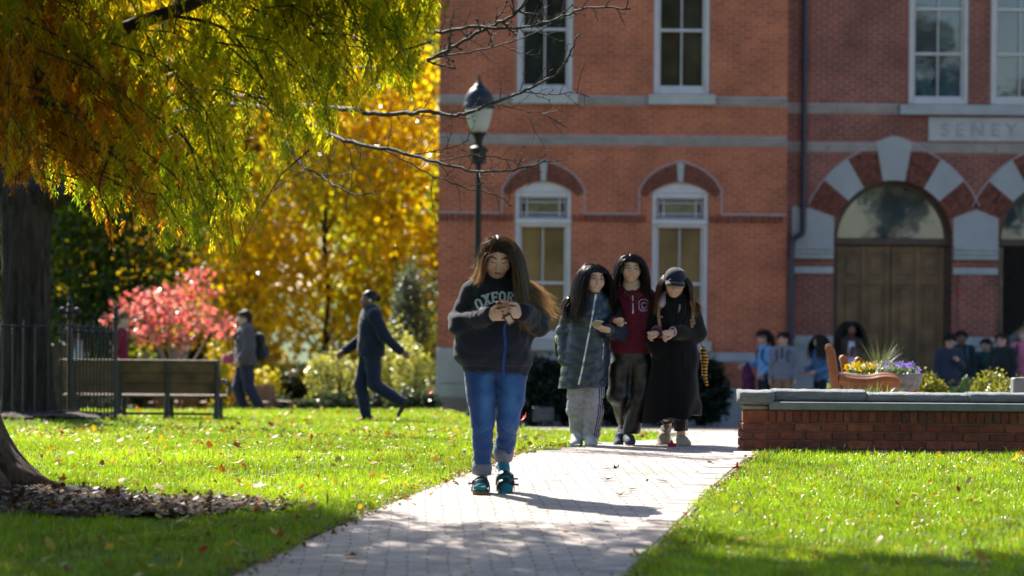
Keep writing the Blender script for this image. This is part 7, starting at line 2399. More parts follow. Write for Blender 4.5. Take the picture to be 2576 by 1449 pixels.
# telephone with rose back, wallet card and hanging blue lanyard are things she holds
m = MB(); c = P.p(1262, 766, -.315); m.box((0, 0, 0), (.078, .150, .009), None, bev=.004); m.xf(rotz(rad(-6)) @ roty(rad(-5)) @ rotx(rad(-20)), c)
m.v = [tuple(q) for q in P.w(np.array(m.v))]
ph = thing('phone', 'rose gold phone held in both hands of the navy clad woman', 'phone', P.w(c)); m.obj('case', plain('phone_rose', (.42, .24, .18), .3, .06, metal=.5), ph)
m = MB(); m.box((0, 0, 0), (.03, .03, .004), None, bev=.001); m.box((.0, -.02, 0), (.012, .012, .005)); m.xf(rotz(rad(-6)) @ roty(rad(-5)) @ rotx(rad(-20)), c + np.array((-.020, -.048, .012))); m.v = [tuple(q) for q in P.w(np.array(m.v))]; m.obj('lens', plain('lens_black', (.01, .01, .012), .2), ph)
m = MB(); c = P.p(1277, 800, -.335); m.box((0, 0, 0), (.052, .012, .075), None, bev=.004); m.xf(roty(rad(-32)) @ rotx(rad(20)), c); m.v = [tuple(q) for q in P.w(np.array(m.v))]
wl = thing('card_wallet', 'small brown card wallet on a blue lanyard hanging from the hand', 'wallet', P.w(c)); m.obj('cover', plain('wallet_brown', (.06, .03, .022), .6, .2, 20), wl)
m = MB(); m.box((0, -.0078, 0), (.034, .003, .05)); m.xf(roty(rad(-32)) @ rotx(rad(20)), c + np.array((0, 0, 0))); m.v = [tuple(q) for q in P.w(np.array(m.v))]; m.obj('card', plain('card_pale', (.50, .40, .36), .5, .1), wl)
m = MB(); lp = smooth_path([P.p(1271, 808, -.335), P.p(1266, 822, -.33), P.p(1269, 870, -.315), P.p(1264, 915, -.30), P.p(1268, 962, -.27)], 5)
V = []; Fs = []
for i, q in enumerate(lp):
    h = .0075
    V += [q + np.array((-h, -.0015, 0)), q + np.array((h, -.0015, 0)), q + np.array((h, .0015, 0)), q + np.array((-h, .0015, 0))]
for i in range(len(lp) - 1):
    for k in range(4): Fs.append((i * 4 + k, i * 4 + (k + 1) % 4, i * 4 + 4 + (k + 1) % 4, i * 4 + 4 + k))
Fs += [(0, 1, 2, 3), tuple(range(len(lp) * 4 - 1, len(lp) * 4 - 5, -1))]
m.add(V, Fs); m.v = [tuple(q) for q in P.w(np.array(m.v))]; m.obj('lanyard', FAB('lanyard_blue', (.012, .06, .30), .7), wl)
# hair
tors = [(P.p(1243, 815, .0), (.215, .165, .30)), (P.p(1180, 735, .02), .095), (P.p(1308, 738, .02), .095), (P.p(1243, 712, .015), (.085, .08, .09))]
def wfun(q, rr):
    W_ = np.zeros((len(q), 3)); r = q[:, 0] > -.012
    W_[r] = (1.15, -.06, .10); W_[~r] = (-.55, .15, .2)
    fr = r & (q[:, 1] < .0); W_[fr] = (.30, -.26, -.02)
    return W_
lf = lambda q: np.where(q[:, 0] > -.012, 1.0, .46)
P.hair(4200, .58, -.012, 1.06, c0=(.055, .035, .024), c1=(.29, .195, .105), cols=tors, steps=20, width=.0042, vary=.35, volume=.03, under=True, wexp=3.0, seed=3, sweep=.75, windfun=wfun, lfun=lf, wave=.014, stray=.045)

# ================================================================= the three linked students
TD = 22.95
# ---------- left: long puffer coat
A = Person('person in grey blue long puffer coat and grey track pants holding a pale phone', 1478, 1122, TD, group='three students walking arm in arm')
A.skin = (.64, .42, .32); A.hairc = (.012, .010, .010); J = A.J
J['head'] = A.p(1491, 700, -.03); J['hrot'] = rotz(rad(22)) @ rotx(rad(4)) @ roty(rad(4)); J['neck'] = A.p(1486, 742, .0); J['chest'] = A.p(1483, 790, .0); J['pelvis'] = A.p(1474, 905, .0)
J['sl'] = A.p(1440, 765, .01); J['sr'] = A.p(1531, 765, .01); J['el'] = A.p(1418, 835, .05); J['wl'] = A.p(1420, 898, -.02)
J['er'] = A.p(1558, 838, .02); J['wr'] = A.p(1527, 829, -.20)
J['hl'] = A.p(1453, 925, .0); J['hr'] = A.p(1494, 925, .0); J['kl'] = A.p(1450, 1020, .02); J['kr'] = A.p(1491, 1020, -.03); J['al'] = A.p(1458, 1092, .10); J['ar'] = A.p(1484, 1098, .02)
J['hand_r'] = dict(dir=(-.85, -.35, .22), palm=(-.15, .45, .85), curl=(.15, .30, .25), thumb=1, L=.9, spread=.2)
A.body(.010, .0034, 1.0, expr=1.0, lips=(.55, .24, .22))
def puffer_mat(name, c):
    m = plain(name, c, .34, .04, 6, .2, 45, spec=.45, coat=.1); return m
PUF = puffer_mat('puffer_nylon', (.026, .042, .072))
def coatA(f):
    fl = ((0, 1, 0), .80)
    f.cone(A.p(1484, 752, .0), A.p(1482, 800, .0), .12, .165, .06, fl); f.cone(A.p(1482, 800, 0), A.p(1472, 905, .0), .165, .188, .05, fl); f.cone(A.p(1472, 905, 0), A.p(1464, 985, .0), .188, .205, .04, fl)
    f.cone(A.p(1487, 728, -.01), A.p(1486, 755, 0), .068, .085, .03)
    f.cone(J['sl'], J['el'], .075, .066, .04); f.cone(J['el'], J['wl'], .066, .058, .02)
    f.cone(J['sr'], J['er'], .075, .068, .04); f.cone(J['er'], J['wr'], .070, .050, .02)
    dW = J['wr'] - J['er']; dW /= np.linalg.norm(dW); f.cut(J['wr'] + dW * .012, dW, .08)
    f.cut(A.p(1460, 974, 0), (.06, 0, -1)); f.cut(A.p(1487, 724, -.02), (0, -.25, 1), .1)
def puff(V):
    x, z = V[:, 0], V[:, 2]; cx = A.p(1478, 0)[0]
    arm = (x < A.p(1428, 0)[0]) | ((x > A.p(1532, 0)[0]))
    ph_ = np.where(arm, (z + .10 * np.abs(x)) / .085, (z - .38 * np.abs(x - cx)) / .098)
    s_ = np.abs(np.sin(np.pi * ph_)) ** .45
    return -.010 * s_ + .006 + folds(V, .005, 1.9, seed=2)
CO = A.garment('puffer_coat', coatA, PUF, A.p(1380, 1000, -.33), A.p(1600, 715, .28), .0075, puff)
ZIP = plain('zip_metal', (.55, .58, .62), .3, .05, metal=.7)
A.strip('puffer_coat', [tuple(A.p(px, py)[[0, 2]]) for px, py in ((1494, 742), (1487, 790), (1474, 860), (1461, 930), (1453, 966))], .013, ZIP, 'zip', .003, .006, CO, 30)
m = MB(); q = A.front('puffer_coat', *A.p(1494, 746)[[0, 2]], .012); m.box(q, (.018, .006, .045), roty(rad(8)), bev=.002); A.addmb('zip_pull', m, ZIP, CO)
A.strip('puffer_coat', [tuple(A.p(px, py)[[0, 2]]) for px, py in ((1515, 862), (1514, 885), (1513, 905))], .008, ZIP, 'pocket_zip', .001, .005, CO, 10)
GREYT = FAB('track_pants_grey', (.38, .36, .43), .9, .1, .4)
def pantsA(f):
    f.cone(A.p(1462, 920, .0), A.p(1490, 920, .0), .11, .11, .03, ((0, 1, 0), .85))
    f.cone(A.p(1450, 950, .0), A.p(1450, 1030, .02), .088, .078, .03); f.cone(A.p(1450, 1030, .02), A.p(1458, 1098, .09), .078, .066, .02)
    f.cone(A.p(1494, 950, .0), A.p(1493, 1030, -.03), .088, .078, .03); f.cone(A.p(1493, 1030, -.03), A.p(1486, 1104, .0), .078, .072, .02)
    f.cut(A.p(1458, 1092, .09), (0, .2, -1), .10); f.cut(A.p(1486, 1106, 0), (0, 0, -1), .10)
def pAd(V):
    d = folds(V, .007, 1.3, seed=7); z = V[:, 2]
    for kz in (A.p(0, 1010)[2], A.p(0, 1092)[2]): d += .012 * np.exp(-((z - kz) / .07) ** 2) * ((1 - np.abs(np.sin(46 * z + 22 * V[:, 0] + 1.5 * np.sin(13 * V[:, 0])))) ** 3 - .3)
    return d
PT = A.garment('track_pants', pantsA, GREYT, A.p(1400, 1125, -.2), A.p(1560, 900, .3), .009, pAd)
BLK = plain('stripe_black', (.012, .012, .016), .8, .1)
for off in (0, 5, 10):
    A.strip('track_pants', [tuple(A.p(px - off * .95, py)[[0, 2]]) for px, py in ((1516, 975), (1515, 1010), (1512, 1045), (1506, 1080), (1503, 1100))], .009, BLK, 'side_stripe', .002, .006, PT, 20)
WHS = plain('white_sneaker', (.50, .52, .52), .6, .08, 12, .2, 60); WSO = plain('white_rubber', (.60, .60, .58), .7, .08, 12)
A.shoe(J['al'], (-.25, -1), rad(24), .25, .095, WHS, WSO, 'shoe', .095, WSO); A.shoe(J['ar'] + np.array((0, 0, -.0)), (.05, -1), 0, .25, .095, WHS, WSO, 'shoe', .09, WSO)
A.glasses(1.0, plain('wire_frame', (.16, .15, .15), .35, .05, metal=.6), .0245, .018, .0011)
tc_ = [(A.p(1481, 830, .0), (.175, .15, .27)), (A.p(1440, 768, .01), .085), (A.p(1531, 768, .01), .085), (A.p(1486, 745, .01), (.078, .075, .07))]
def wA(q, rr):
    W_ = np.zeros((len(q), 3)); r = q[:, 0] > .0
    W_[r] = (.06, -.28, 0); W_[~r] = (-.30, -.02, .05); return W_
A.hair(3800, .50, .004, 1.0, c0=(.011, .009, .009), c1=(.030, .017, .012), cols=tc_, steps=18, width=.004, vary=.3, volume=.03, under=True, wexp=2.2, seed=11, sweep=.6, windfun=wA, wave=.012, stray=.07)
m = MB(); c = A.p(1496, 811, -.33); m.box((0, 0, 0), (.072, .145, .009), None, bev=.004); m.xf(rotz(rad(14)) @ roty(rad(8)) @ rotx(rad(-17)), c); m.v = [tuple(q) for q in A.w(np.array(m.v))]
ph = thing('phone', 'pale gold phone held out by the student in the puffer coat', 'phone', A.w(c)); m.obj('case', plain('phone_pale', (.55, .50, .42), .35, .05, metal=.3), ph)
# bag hanging at her side
bg = thing('shoulder_bag', 'dark bag with a yellow green patch hanging behind the puffer sleeve', 'bag', A.w(A.p(1408, 880, .08)))
f = Field(A.p(1370, 920, -.1), A.p(1440, 820, .3), .008); f.cone(A.p(1408, 858, .1), A.p(1412, 886, .1), .055, .062, .02, ((0, 1, 0), .8)); V, Fc = f.mesh()
link('pouch', np_mesh('pouch', A.w(V), Fc), FAB('bag_dark', (.02, .03, .035), .6), bg, True)
m = MB(); m.ball(A.p(1403, 856, .045), (.028, .02, .045), 10, 8); m.v = [tuple(q) for q in A.w(np.array(m.v))]; m.obj('patch', plain('bag_lime', (.35, .42, .03), .6), bg, True)

# ---------- middle: maroon fleece
B = Person('person in maroon quarter zip fleece and black trousers linked between two others', 1575, 1120, TD + .12, group='three students walking arm in arm')
B.skin = (.63, .41, .31); B.hairc = (.012, .010, .010); J = B.J
J['head'] = B.p(1584, 675, -.02); J['hrot'] = rotz(rad(4)) @ rotx(rad(3)) @ roty(rad(4)); J['neck'] = B.p(1585, 727, .0); J['chest'] = B.p(1587, 775, .0); J['pelvis'] = B.p(1585, 885, .0)
J['sl'] = B.p(1546, 748, .02); J['sr'] = B.p(1627, 748, .02); J['el'] = B.p(1532, 828, .05); J['wl'] = B.p(1543, 807, -.25)
J['er'] = B.p(1655, 825, .04); J['wr'] = B.p(1645, 836, -.25)
J['hl'] = B.p(1562, 905, .0); J['hr'] = B.p(1608, 905, .0); J['kl'] = B.p(1558, 1000, .0); J['kr'] = B.p(1604, 1000, -.02); J['al'] = B.p(1569, 1075, .18); J['ar'] = B.p(1580, 1093, .0)
J['hand_l'] = dict(dir=(.45, -.60, .20), palm=(-.3, .1, -.9), curl=(1.15, 1.35, .9), thumb=1, L=.86, spread=.1); J['hand_r'] = dict(dir=(-.65, -.60, .0), palm=(.0, .35, -.9), curl=(1.0, 1.2, .9), thumb=1, L=.88, spread=.1)
B.body(.010, .0034, 1.0, expr=1.0, lips=(.55, .22, .20))
MAR = FAB('maroon_fleece', (.10, .008, .022), .92, .15, .5)
def fleece(f):
    fl = ((0, 1, 0), .74)
    f.cone(B.p(1586, 742, .01), B.p(1586, 790, 0), .125, .158, .06, fl); f.cone(B.p(1586, 790, 0), B.p(1584, 870, 0), .158, .172, .05, fl); f.cone(B.p(1584, 870, 0), B.p(1584, 910, 0), .168, .160, .02, fl)
    for q in 'lr':
        S, E, Wr = J['s' + q], J['e' + q], J['w' + q]
        f.cone(B.p(1586, 745, .01), S, .08, .068, .04); f.cone(S, E, .068, .062, .03); f.cone(E, Wr, .060, .046, .03)
        dW = Wr - E; dW /= np.linalg.norm(dW); f.cut(Wr + dW * .014, dW, .07)
    f.cut(B.p(1584, 888, 0), (0, 0, -1))
FL = B.garment('fleece', fleece, MAR, B.p(1500, 930, -.30), B.p(1690, 715, .26), .008, lambda V: folds(V, .006, 1.0, seed=3.3))
CRM = FAB('cream_knit', (.50, .41, .31), .9, .1, .6)
def roll(f):
    for i in range(5):
        c = B.p(1585.5, 713 + 7.5 * i, -.008); f.cone(c - np.array((.012, 0, 0)), c + np.array((.012, 0, 0)), .058 + .004 * i, .058 + .004 * i, .012, ((0, 1, 0), .95))
B.garment('roll_neck', roll, CRM, B.p(1550, 760, -.14), B.p(1622, 690, .12), .006, lambda V: -.003 * np.abs(np.sin(V[:, 2] * 150)))
pts = [tuple(B.p(px, py)[[0, 2]]) for px, py in ((1587, 743), (1588, 757), (1588, 770), (1588, 788))]
B.strip('fleece', pts, .010, ZIP, 'zip', .004, .006, FL, 14)
m = MB()
for sx in (-1, 1):
    q = [B.front('fleece', *B.p(1587 + sx * x, y)[[0, 2]], .006) for x, y in ((2, 762), (9, 748), (22, 737))]
    m.tube(q, [.010, .014, .016], 6)
B.addmb('collar', m, MAR, FL, True)
# varsity letter on the chest
LIL = FAB('letter_lilac', (.46, .34, .56), .8, .05, .2)
def octo(cx, cz, w, h, a): return [(cx - w + a, cz - h), (cx + w - a, cz - h), (cx + w, cz - h + a), (cx + w, cz + h - a), (cx + w - a, cz + h), (cx - w + a, cz + h), (cx - w, cz + h - a), (cx - w, cz - h + a)]
def frame(o, t):
    cx = sum(p[0] for p in o) / 8; cz = sum(p[1] for p in o) / 8; k = t
    i_ = [(cx + (x - cx) * k, cz + (z - cz) * k) for x, z in o]
    return o, i_
c = B.p(1615, 767); w, h, a = .042, .050, .020
o1, i1 = frame(octo(c[0], c[2], w, h, a), .88); o2, i2 = frame(octo(c[0] + .002, c[2], w * .50, h * .48, a * .55), .74)
polys = []
for o_, i_, skip in ((o1, i1, (2,)), (o2, i2, (2,))):
    for k in range(8):
        if k in skip: continue
        polys.append([o_[k], o_[(k + 1) % 8], i_[(k + 1) % 8], i_[k]])
for zz in (.011, -.011):
    polys.append([(c[0] + .020, c[2] + zz - .003), (c[0] + w, c[2] + zz - .003), (c[0] + w, c[2] + zz + .003), (c[0] + .020, c[2] + zz + .003)])
for i in range(5): polys.append([(c[0] - .026 + .010 * i, c[2] - .036), (c[0] - .020 + .010 * i, c[2] - .036), (c[0] - .019 + .010 * i, c[2] - .028), (c[0] - .025 + .010 * i, c[2] - .028)])
B.decal('fleece', polys, LIL, 'chest_letter', .003, .004, FL)
BST = FAB('strap_black', (.014, .016, .020), .7)
B.strip('fleece', [tuple(B.p(px, py)[[0, 2]]) for px, py in ((1622, 735), (1630, 748), (1636, 770), (1637, 795))], .045, BST, 'rucksack_strap', .004, .014)
B.strip('fleece', [tuple(B.p(px, py)[[0, 2]]) for px, py in ((1548, 733), (1540, 748), (1536, 770), (1536, 795))], .045, BST, 'rucksack_strap', .004, .014)
BTR = plain('black_satin', (.008, .008, .010), .38, .15, 12, .4, 30, spec=.5)
def trB(f):
    f.cone(B.p(1570, 885, 0), B.p(1600, 885, 0), .115, .115, .03, ((0, 1, 0), .85))
    f.cone(B.p(1560, 920, 0), B.p(1557, 990, .0), .098, .096, .03); f.cone(B.p(1557, 990, 0), B.p(1570, 1062, .15), .096, .052, .02)
    f.cone(B.p(1610, 920, 0), B.p(1610, 1000, -.02), .100, .098, .03); f.cone(B.p(1610, 1000, -.02), B.p(1584, 1090, .0), .098, .058, .02)
    f.cut(B.p(1570, 1066, .15), (0, .3, -1), .09); f.cut(B.p(1582, 1090, 0), (0, 0, -1), .10)
def trBd(V): return folds(V, .009, .8, seed=5) - .007 * np.sin(46 * V[:, 0] + 9 * V[:, 2] + 2 * np.sin(9 * V[:, 2])) * _sm((B.p(0, 960)[2] - V[:, 2]) / .2)
B.garment('trousers', trB, BTR, B.p(1500, 1115, -.2), B.p(1680, 860, .34), .009, trBd)
CAN = plain('navy_canvas', (.025, .04, .07), .8, .15, 30, .3, 90)
B.shoe(J['al'] + np.array((0, .0, 0)), (-.25, -1), rad(34), .25, .088, CAN, WSO, 'shoe', .085, WSO); B.shoe(J['ar'], (.05, -1), 0, .25, .088, CAN, WSO, 'shoe', .085, WSO)
B.glasses(1.0, plain('wire_gold', (.30, .22, .14), .35, .05, metal=.6), .0255, .021, .0009)
tb_ = [(B.p(1586, 815, .0), (.165, .135, .24)), (B.p(1546, 752, .02), .075), (B.p(1627, 752, .02), .075), (B.p(1585, 727, .01), (.068, .068, .07))]
def wB(q, rr):
    W_ = np.zeros((len(q), 3)); r = q[:, 0] > .0
    W_[r] = (.04, -.10, 0); W_[~r] = (-.12, -.14, .0); return W_
B.hair(3400, .36, -.022, 1.0, c0=(.011, .009, .009), c1=(.018, .013, .012), cols=tb_, steps=16, width=.004, vary=.18, volume=.05, under=True, seed=13, sweep=.6, windfun=wB, wave=.006, stray=.05)

# ---------- right: long black coat and cap
Cc = Person('person in long black coat and dark cap with tan rucksack straps', 1700, 1125, TD + .05, group='three students walking arm in arm')
P3 = Cc; P3.skin = (.62, .39, .29); P3.hairc = (.06, .028, .014); J = P3.J
J['head'] = P3.p(1694, 711, -.05); J['hrot'] = rotz(rad(-4)) @ rotx(rad(16)) @ roty(rad(5)); J['neck'] = P3.p(1697, 754, .0); J['chest'] = P3.p(1696, 800, .0); J['pelvis'] = P3.p(1694, 905, .0); J['eyes'] = 'down'
J['sl'] = P3.p(1655, 775, .02); J['sr'] = P3.p(1736, 775, .02); J['el'] = P3.p(1636, 845, .04); J['wl'] = P3.p(1652, 884, -.10)
J['er'] = P3.p(1750, 838, .03); J['wr'] = P3.p(1688, 834, -.22)
J['hl'] = P3.p(1674, 925, .0); J['hr'] = P3.p(1714, 925, .0); J['kl'] = P3.p(1672, 1020, .03); J['kr'] = P3.p(1714, 1020, -.02); J['al'] = P3.p(1683, 1072, .22); J['ar'] = P3.p(1713, 1098, .0)
J['hand_r'] = dict(dir=(-.75, -.35, -.10), palm=(.15, .7, -.7), curl=(.9, .9, .7), thumb=1, L=.92)
P3.body(.010, .0034, .98, expr=1.0, lips=(.55, .20, .18))
BWOOL = FAB('black_wool', (.0045, .005, .0075), .95, .2, .5, .12)
def coatC(f):
    fl = ((0, 1, 0), .82)
    f.cone(P3.p(1697, 766, 0), P3.p(1697, 810, 0), .12, .165, .06, fl); f.cone(P3.p(1697, 810, 0), P3.p(1697, 905, 0), .165, .185, .05, fl)
    f.cone(P3.p(1696, 905, 0), P3.p(1692, 1000, .02), .185, .222, .05, fl); f.cone(P3.p(1692, 1000, .02), P3.p(1690, 1075, .03), .222, .245, .05, fl)
    f.cone(J['sl'], J['el'], .075, .072, .04); f.cone(J['el'], J['wl'], .072, .058, .03); f.cone(J['sr'], J['er'], .078, .078, .04); f.cone(J['er'], J['wr'], .078, .056, .03)
    f.cone(P3.p(1697, 752, .03), P3.p(1697, 770, .02), .085, .10, .03)
    dW = J['wr'] - J['er']; dW /= np.linalg.norm(dW); f.cut(J['wr'] + dW * .012, dW, .085)
    f.cut(P3.p(1690, 1053, 0), (.13, 0, -1))
def coatd(V):
    t = _sm((P3.p(0, 900)[2] - V[:, 2]) / .35)
    return folds(V, .006, .9, seed=8) - .016 * t * np.sin(24 * V[:, 0] + 1.5 * np.sin(6 * V[:, 2]) + 9 * V[:, 1])
CT = P3.garment('coat', coatC, BWOOL, P3.p(1590, 1085, -.32), P3.p(1800, 735, .30), .008, coatd)
m = MB()
for pts in (((1712, 752), (1708, 790), (1690, 835)), ((1680, 760), (1684, 795), (1690, 835))):
    q = [P3.front('coat', *P3.p(*z_)[[0, 2]], .003) for z_ in pts]; m.tube(smooth_path(q, 4), [.030, .034, .036, .034, .030, .022, .016, .010, .006][:len(smooth_path(q, 4))], 8, flat=.22)
P3.addmb('lapel', m, BWOOL, CT, True)
P3.strip('coat', [tuple(P3.p(px, py)[[0, 2]]) for px, py in ((1690, 835), (1688, 900), (1684, 980), (1680, 1045))], .012, BWOOL, 'front_edge', .006, .010, CT, 24)
m = []
x0, z0 = P3.p(1715, 880)[[0, 2]]; x1, z1 = P3.p(1746, 925)[[0, 2]]
P3.decal('coat', [[(x0, z1), (x1, z1), (x1, z0), (x0, z0)]], BWOOL, 'pocket', .008, .012, CT)
LCUF = FAB('lilac_cuff', (.42, .33, .42), .9)
dW = J['wr'] - J['er']; dW /= np.linalg.norm(dW); P3.addmb('cuff', ring_cuff(J['wr'] + dW * .004, J['wr'] + dW * .022, .042, .040, .004), LCUF, None, True)
dW = J['wl'] - J['el']; dW /= np.linalg.norm(dW); P3.addmb('cuff', ring_cuff(J['wl'] + dW * .000, J['wl'] + dW * .014, .050, .051, .004), LCUF, None, True)
# lilac hood lying on the shoulder
f = Field(P3.p(1630, 810, -.22), P3.p(1720, 730, .2), .007); f.cone(P3.p(1660, 762, -.05), P3.p(1672, 744, .04), .040, .045, .03); f.cone(P3.p(1653, 766, -.08), P3.p(1660, 765, -.06), .018, .03, .02); V, Fc = f.mesh()
P3.add('hood', V, Fc, FAB('lilac_jersey', (.46, .34, .45), .9))
P3.strip('coat', [tuple(P3.p(px, py)[[0, 2]]) for px, py in ((1706, 765), (1703, 785), (1700, 800))], .014, FAB('lilac_shade', (.26, .20, .27), .9), 'hoodie_front', .004, .008, None, 8)
TAN = FAB('tan_webbing', (.36, .22, .13), .8)
P3.strip('coat', [tuple(P3.p(px, py)[[0, 2]]) for px, py in ((1735, 757), (1738, 780), (1737, 800), (1735, 823))], .034, TAN, 'rucksack_strap', .006, .014)
P3.strip('coat', [tuple(P3.p(px, py)[[0, 2]]) for px, py in ((1654, 770), (1654, 795), (1657, 820), (1660, 850))], .032, TAN, 'rucksack_strap', .006, .014)
m = MB()
for px, py in ((1737, 805), (1738, 812), (1656, 797)):
    q = P3.front('coat', *P3.p(px, py)[[0, 2]], .018); m.box(q, (.046, .012, .018), bev=.003)
P3.addmb('buckle', m, plain('buckle_tan', (.22, .14, .09), .4, .1))
DKT = FAB('dark_trousers', (.022, .022, .028), .8)
def trC(f):
    f.cone(P3.p(1673, 1000, .06), P3.p(1682, 1066, .20), .07, .052, .02); f.cone(P3.p(1713, 1000, -.01), P3.p(1713, 1090, .0), .07, .056, .02)
    f.cut(P3.p(1682, 1066, .2), (0, .3, -1), .09); f.cut(P3.p(1713, 1084, 0), (0, 0, -1), .09)
TC = P3.garment('trousers', trC, DKT, P3.p(1630, 1105, -.15), P3.p(1760, 975, .34), .009, lambda V: folds(V, .004, 1.5, seed=6))
for off in (0, 4): P3.strip('trousers', [tuple(P3.p(px - off, py)[[0, 2]]) for px, py in ((1728, 1050), (1728, 1065), (1727, 1080))], .006, plain('stripe_pink', (.55, .42, .40), .8), 'side_stripe', .002, .005, TC, 8)
BEI = plain('beige_knit', (.36, .31, .25), .85, .12, 40, .4, 120); BSO = plain('beige_rubber', (.45, .37, .28), .7, .1, 10)
P3.shoe(J['al'] + np.array((0, 0, .0)), (-.42, -1), rad(42), .27, .10, BEI, BSO, 'shoe', .10, BSO, soleth=.034); P3.shoe(J['ar'], (.12, -1), 0, .26, .10, BEI, BSO, 'shoe', .10, BSO, soleth=.034)
P3.glasses(.98, plain('wire_brown', (.24, .16, .11), .35, .05, metal=.5), .027, .021, .0010)
tcC = [(P3.p(1697, 835, .0), (.17, .145, .26)), (P3.p(1655, 778, .02), .082), (P3.p(1736, 778, .02), .082), (P3.p(1697, 757, .01), (.07, .07, .075))]
def wC(q, rr):
    W_ = np.zeros((len(q), 3)); r = q[:, 0] > .0
    W_[r] = (.14, -.16, 0); W_[~r] = (-.08, -.28, .0); return W_
P3.hl_z = .05
P3.hair(2600, .36, .0, .98, c0=(.050, .024, .012), c1=(.17, .075, .028), cols=tcC, steps=16, width=.004, vary=.25, volume=.03, seed=17, sweep=.5, windfun=wC, wave=.006, stray=.08, mask=lambda q: (q[:, 2] < .05) & P3.hairline(q) & (np.abs(q[:, 0]) > .02))
CAPM = FAB('cap_navy', (.012, .016, .028), .85, .15, .4)
Hc, HR = J['head'], J['hrot']
def H(*p): return Hc + HR @ (np.array(p) * .98)
f = Field(Hc - .2, Hc + .2, .006)
f.ell(H(0, .014, .045), (.090, .108, .080), HR, .01); f.cut(H(0, 0, .038), HR @ np.array((0, .12, -1)))
f.cone(H(-.045, -.098, .045), H(.045, -.098, .045), .012, .012, .02, (HR @ np.array((0, 0, 1.0)), .7))
V, Fc = f.mesh(); CP = P3.add('cap', V, Fc, CAPM)
m = MB(); V = []; nn = 13
for k in range(nn):
    a = math.pi * (k / (nn - 1)); x = -.082 * math.cos(a)
    for yy, th in ((-.070 - .02 * math.sin(a), 0), (-.085 - .085 * math.sin(a) ** .8, 1)):
        zz = .045 - .018 * th - .012 * (abs(x) / .082) ** 2
        V += [H(x * (1 + .02 * th), yy, zz), H(x * (1 + .02 * th), yy, zz - .006)]
Fs = []
for k in range(nn - 1):
    b0 = k * 4; Fs += [(b0, b0 + 2, b0 + 6, b0 + 4), (b0 + 1, b0 + 5, b0 + 7, b0 + 3), (b0 + 2, b0 + 3, b0 + 7, b0 + 6), (b0, b0 + 4, b0 + 5, b0 + 1)]
Fs += [(0, 1, 3, 2), tuple((nn - 1) * 4 + i for i in (0, 2, 3, 1))]
m.add(V, Fs); P3.addmb('peak', m, CAPM, CP, True)
m = MB(); m.ball(H(0, .014, .124), (.010, .010, .006), 8, 5); P3.addmb('button', m, CAPM, CP)
# striped plush tail hanging from the rucksack
tl = thing('plush_charm', 'orange and black striped plush tail hanging from the rucksack', 'charm', P3.w(P3.p(1770, 880, .10)))
def tailc(V):
    t = np.sin(V[:, 2] * 230) > .15; C = np.tile(np.array((.50, .27, .06)), (len(V), 1)); C[t] = (.03, .02, .015); return C
f = Field(P3.p(1740, 985, -.05), P3.p(1795, 860, .22), .006)
f.cone(P3.p(1769, 880, .09), P3.p(1773, 905, .09), .026, .030, .02); f.cone(P3.p(1773, 905, .09), P3.p(1773, 945, .09), .026, .022, .02); f.cone(P3.p(1773, 945, .09), P3.p(1779, 968, .09), .018, .013, .01)
V, Fc = f.mesh(); link('tail', np_mesh('tail', P3.w(V), Fc, tailc(V)), attr_mat('plush', .95, .2, 0, .6, 120), tl, True)
m = MB(); m.tube([P3.w(P3.p(1758, 850, .10)), P3.w(P3.p(1764, 865, .095)), P3.w(P3.p(1769, 876, .09))], .006, 6); m.obj('cord', TAN, tl)
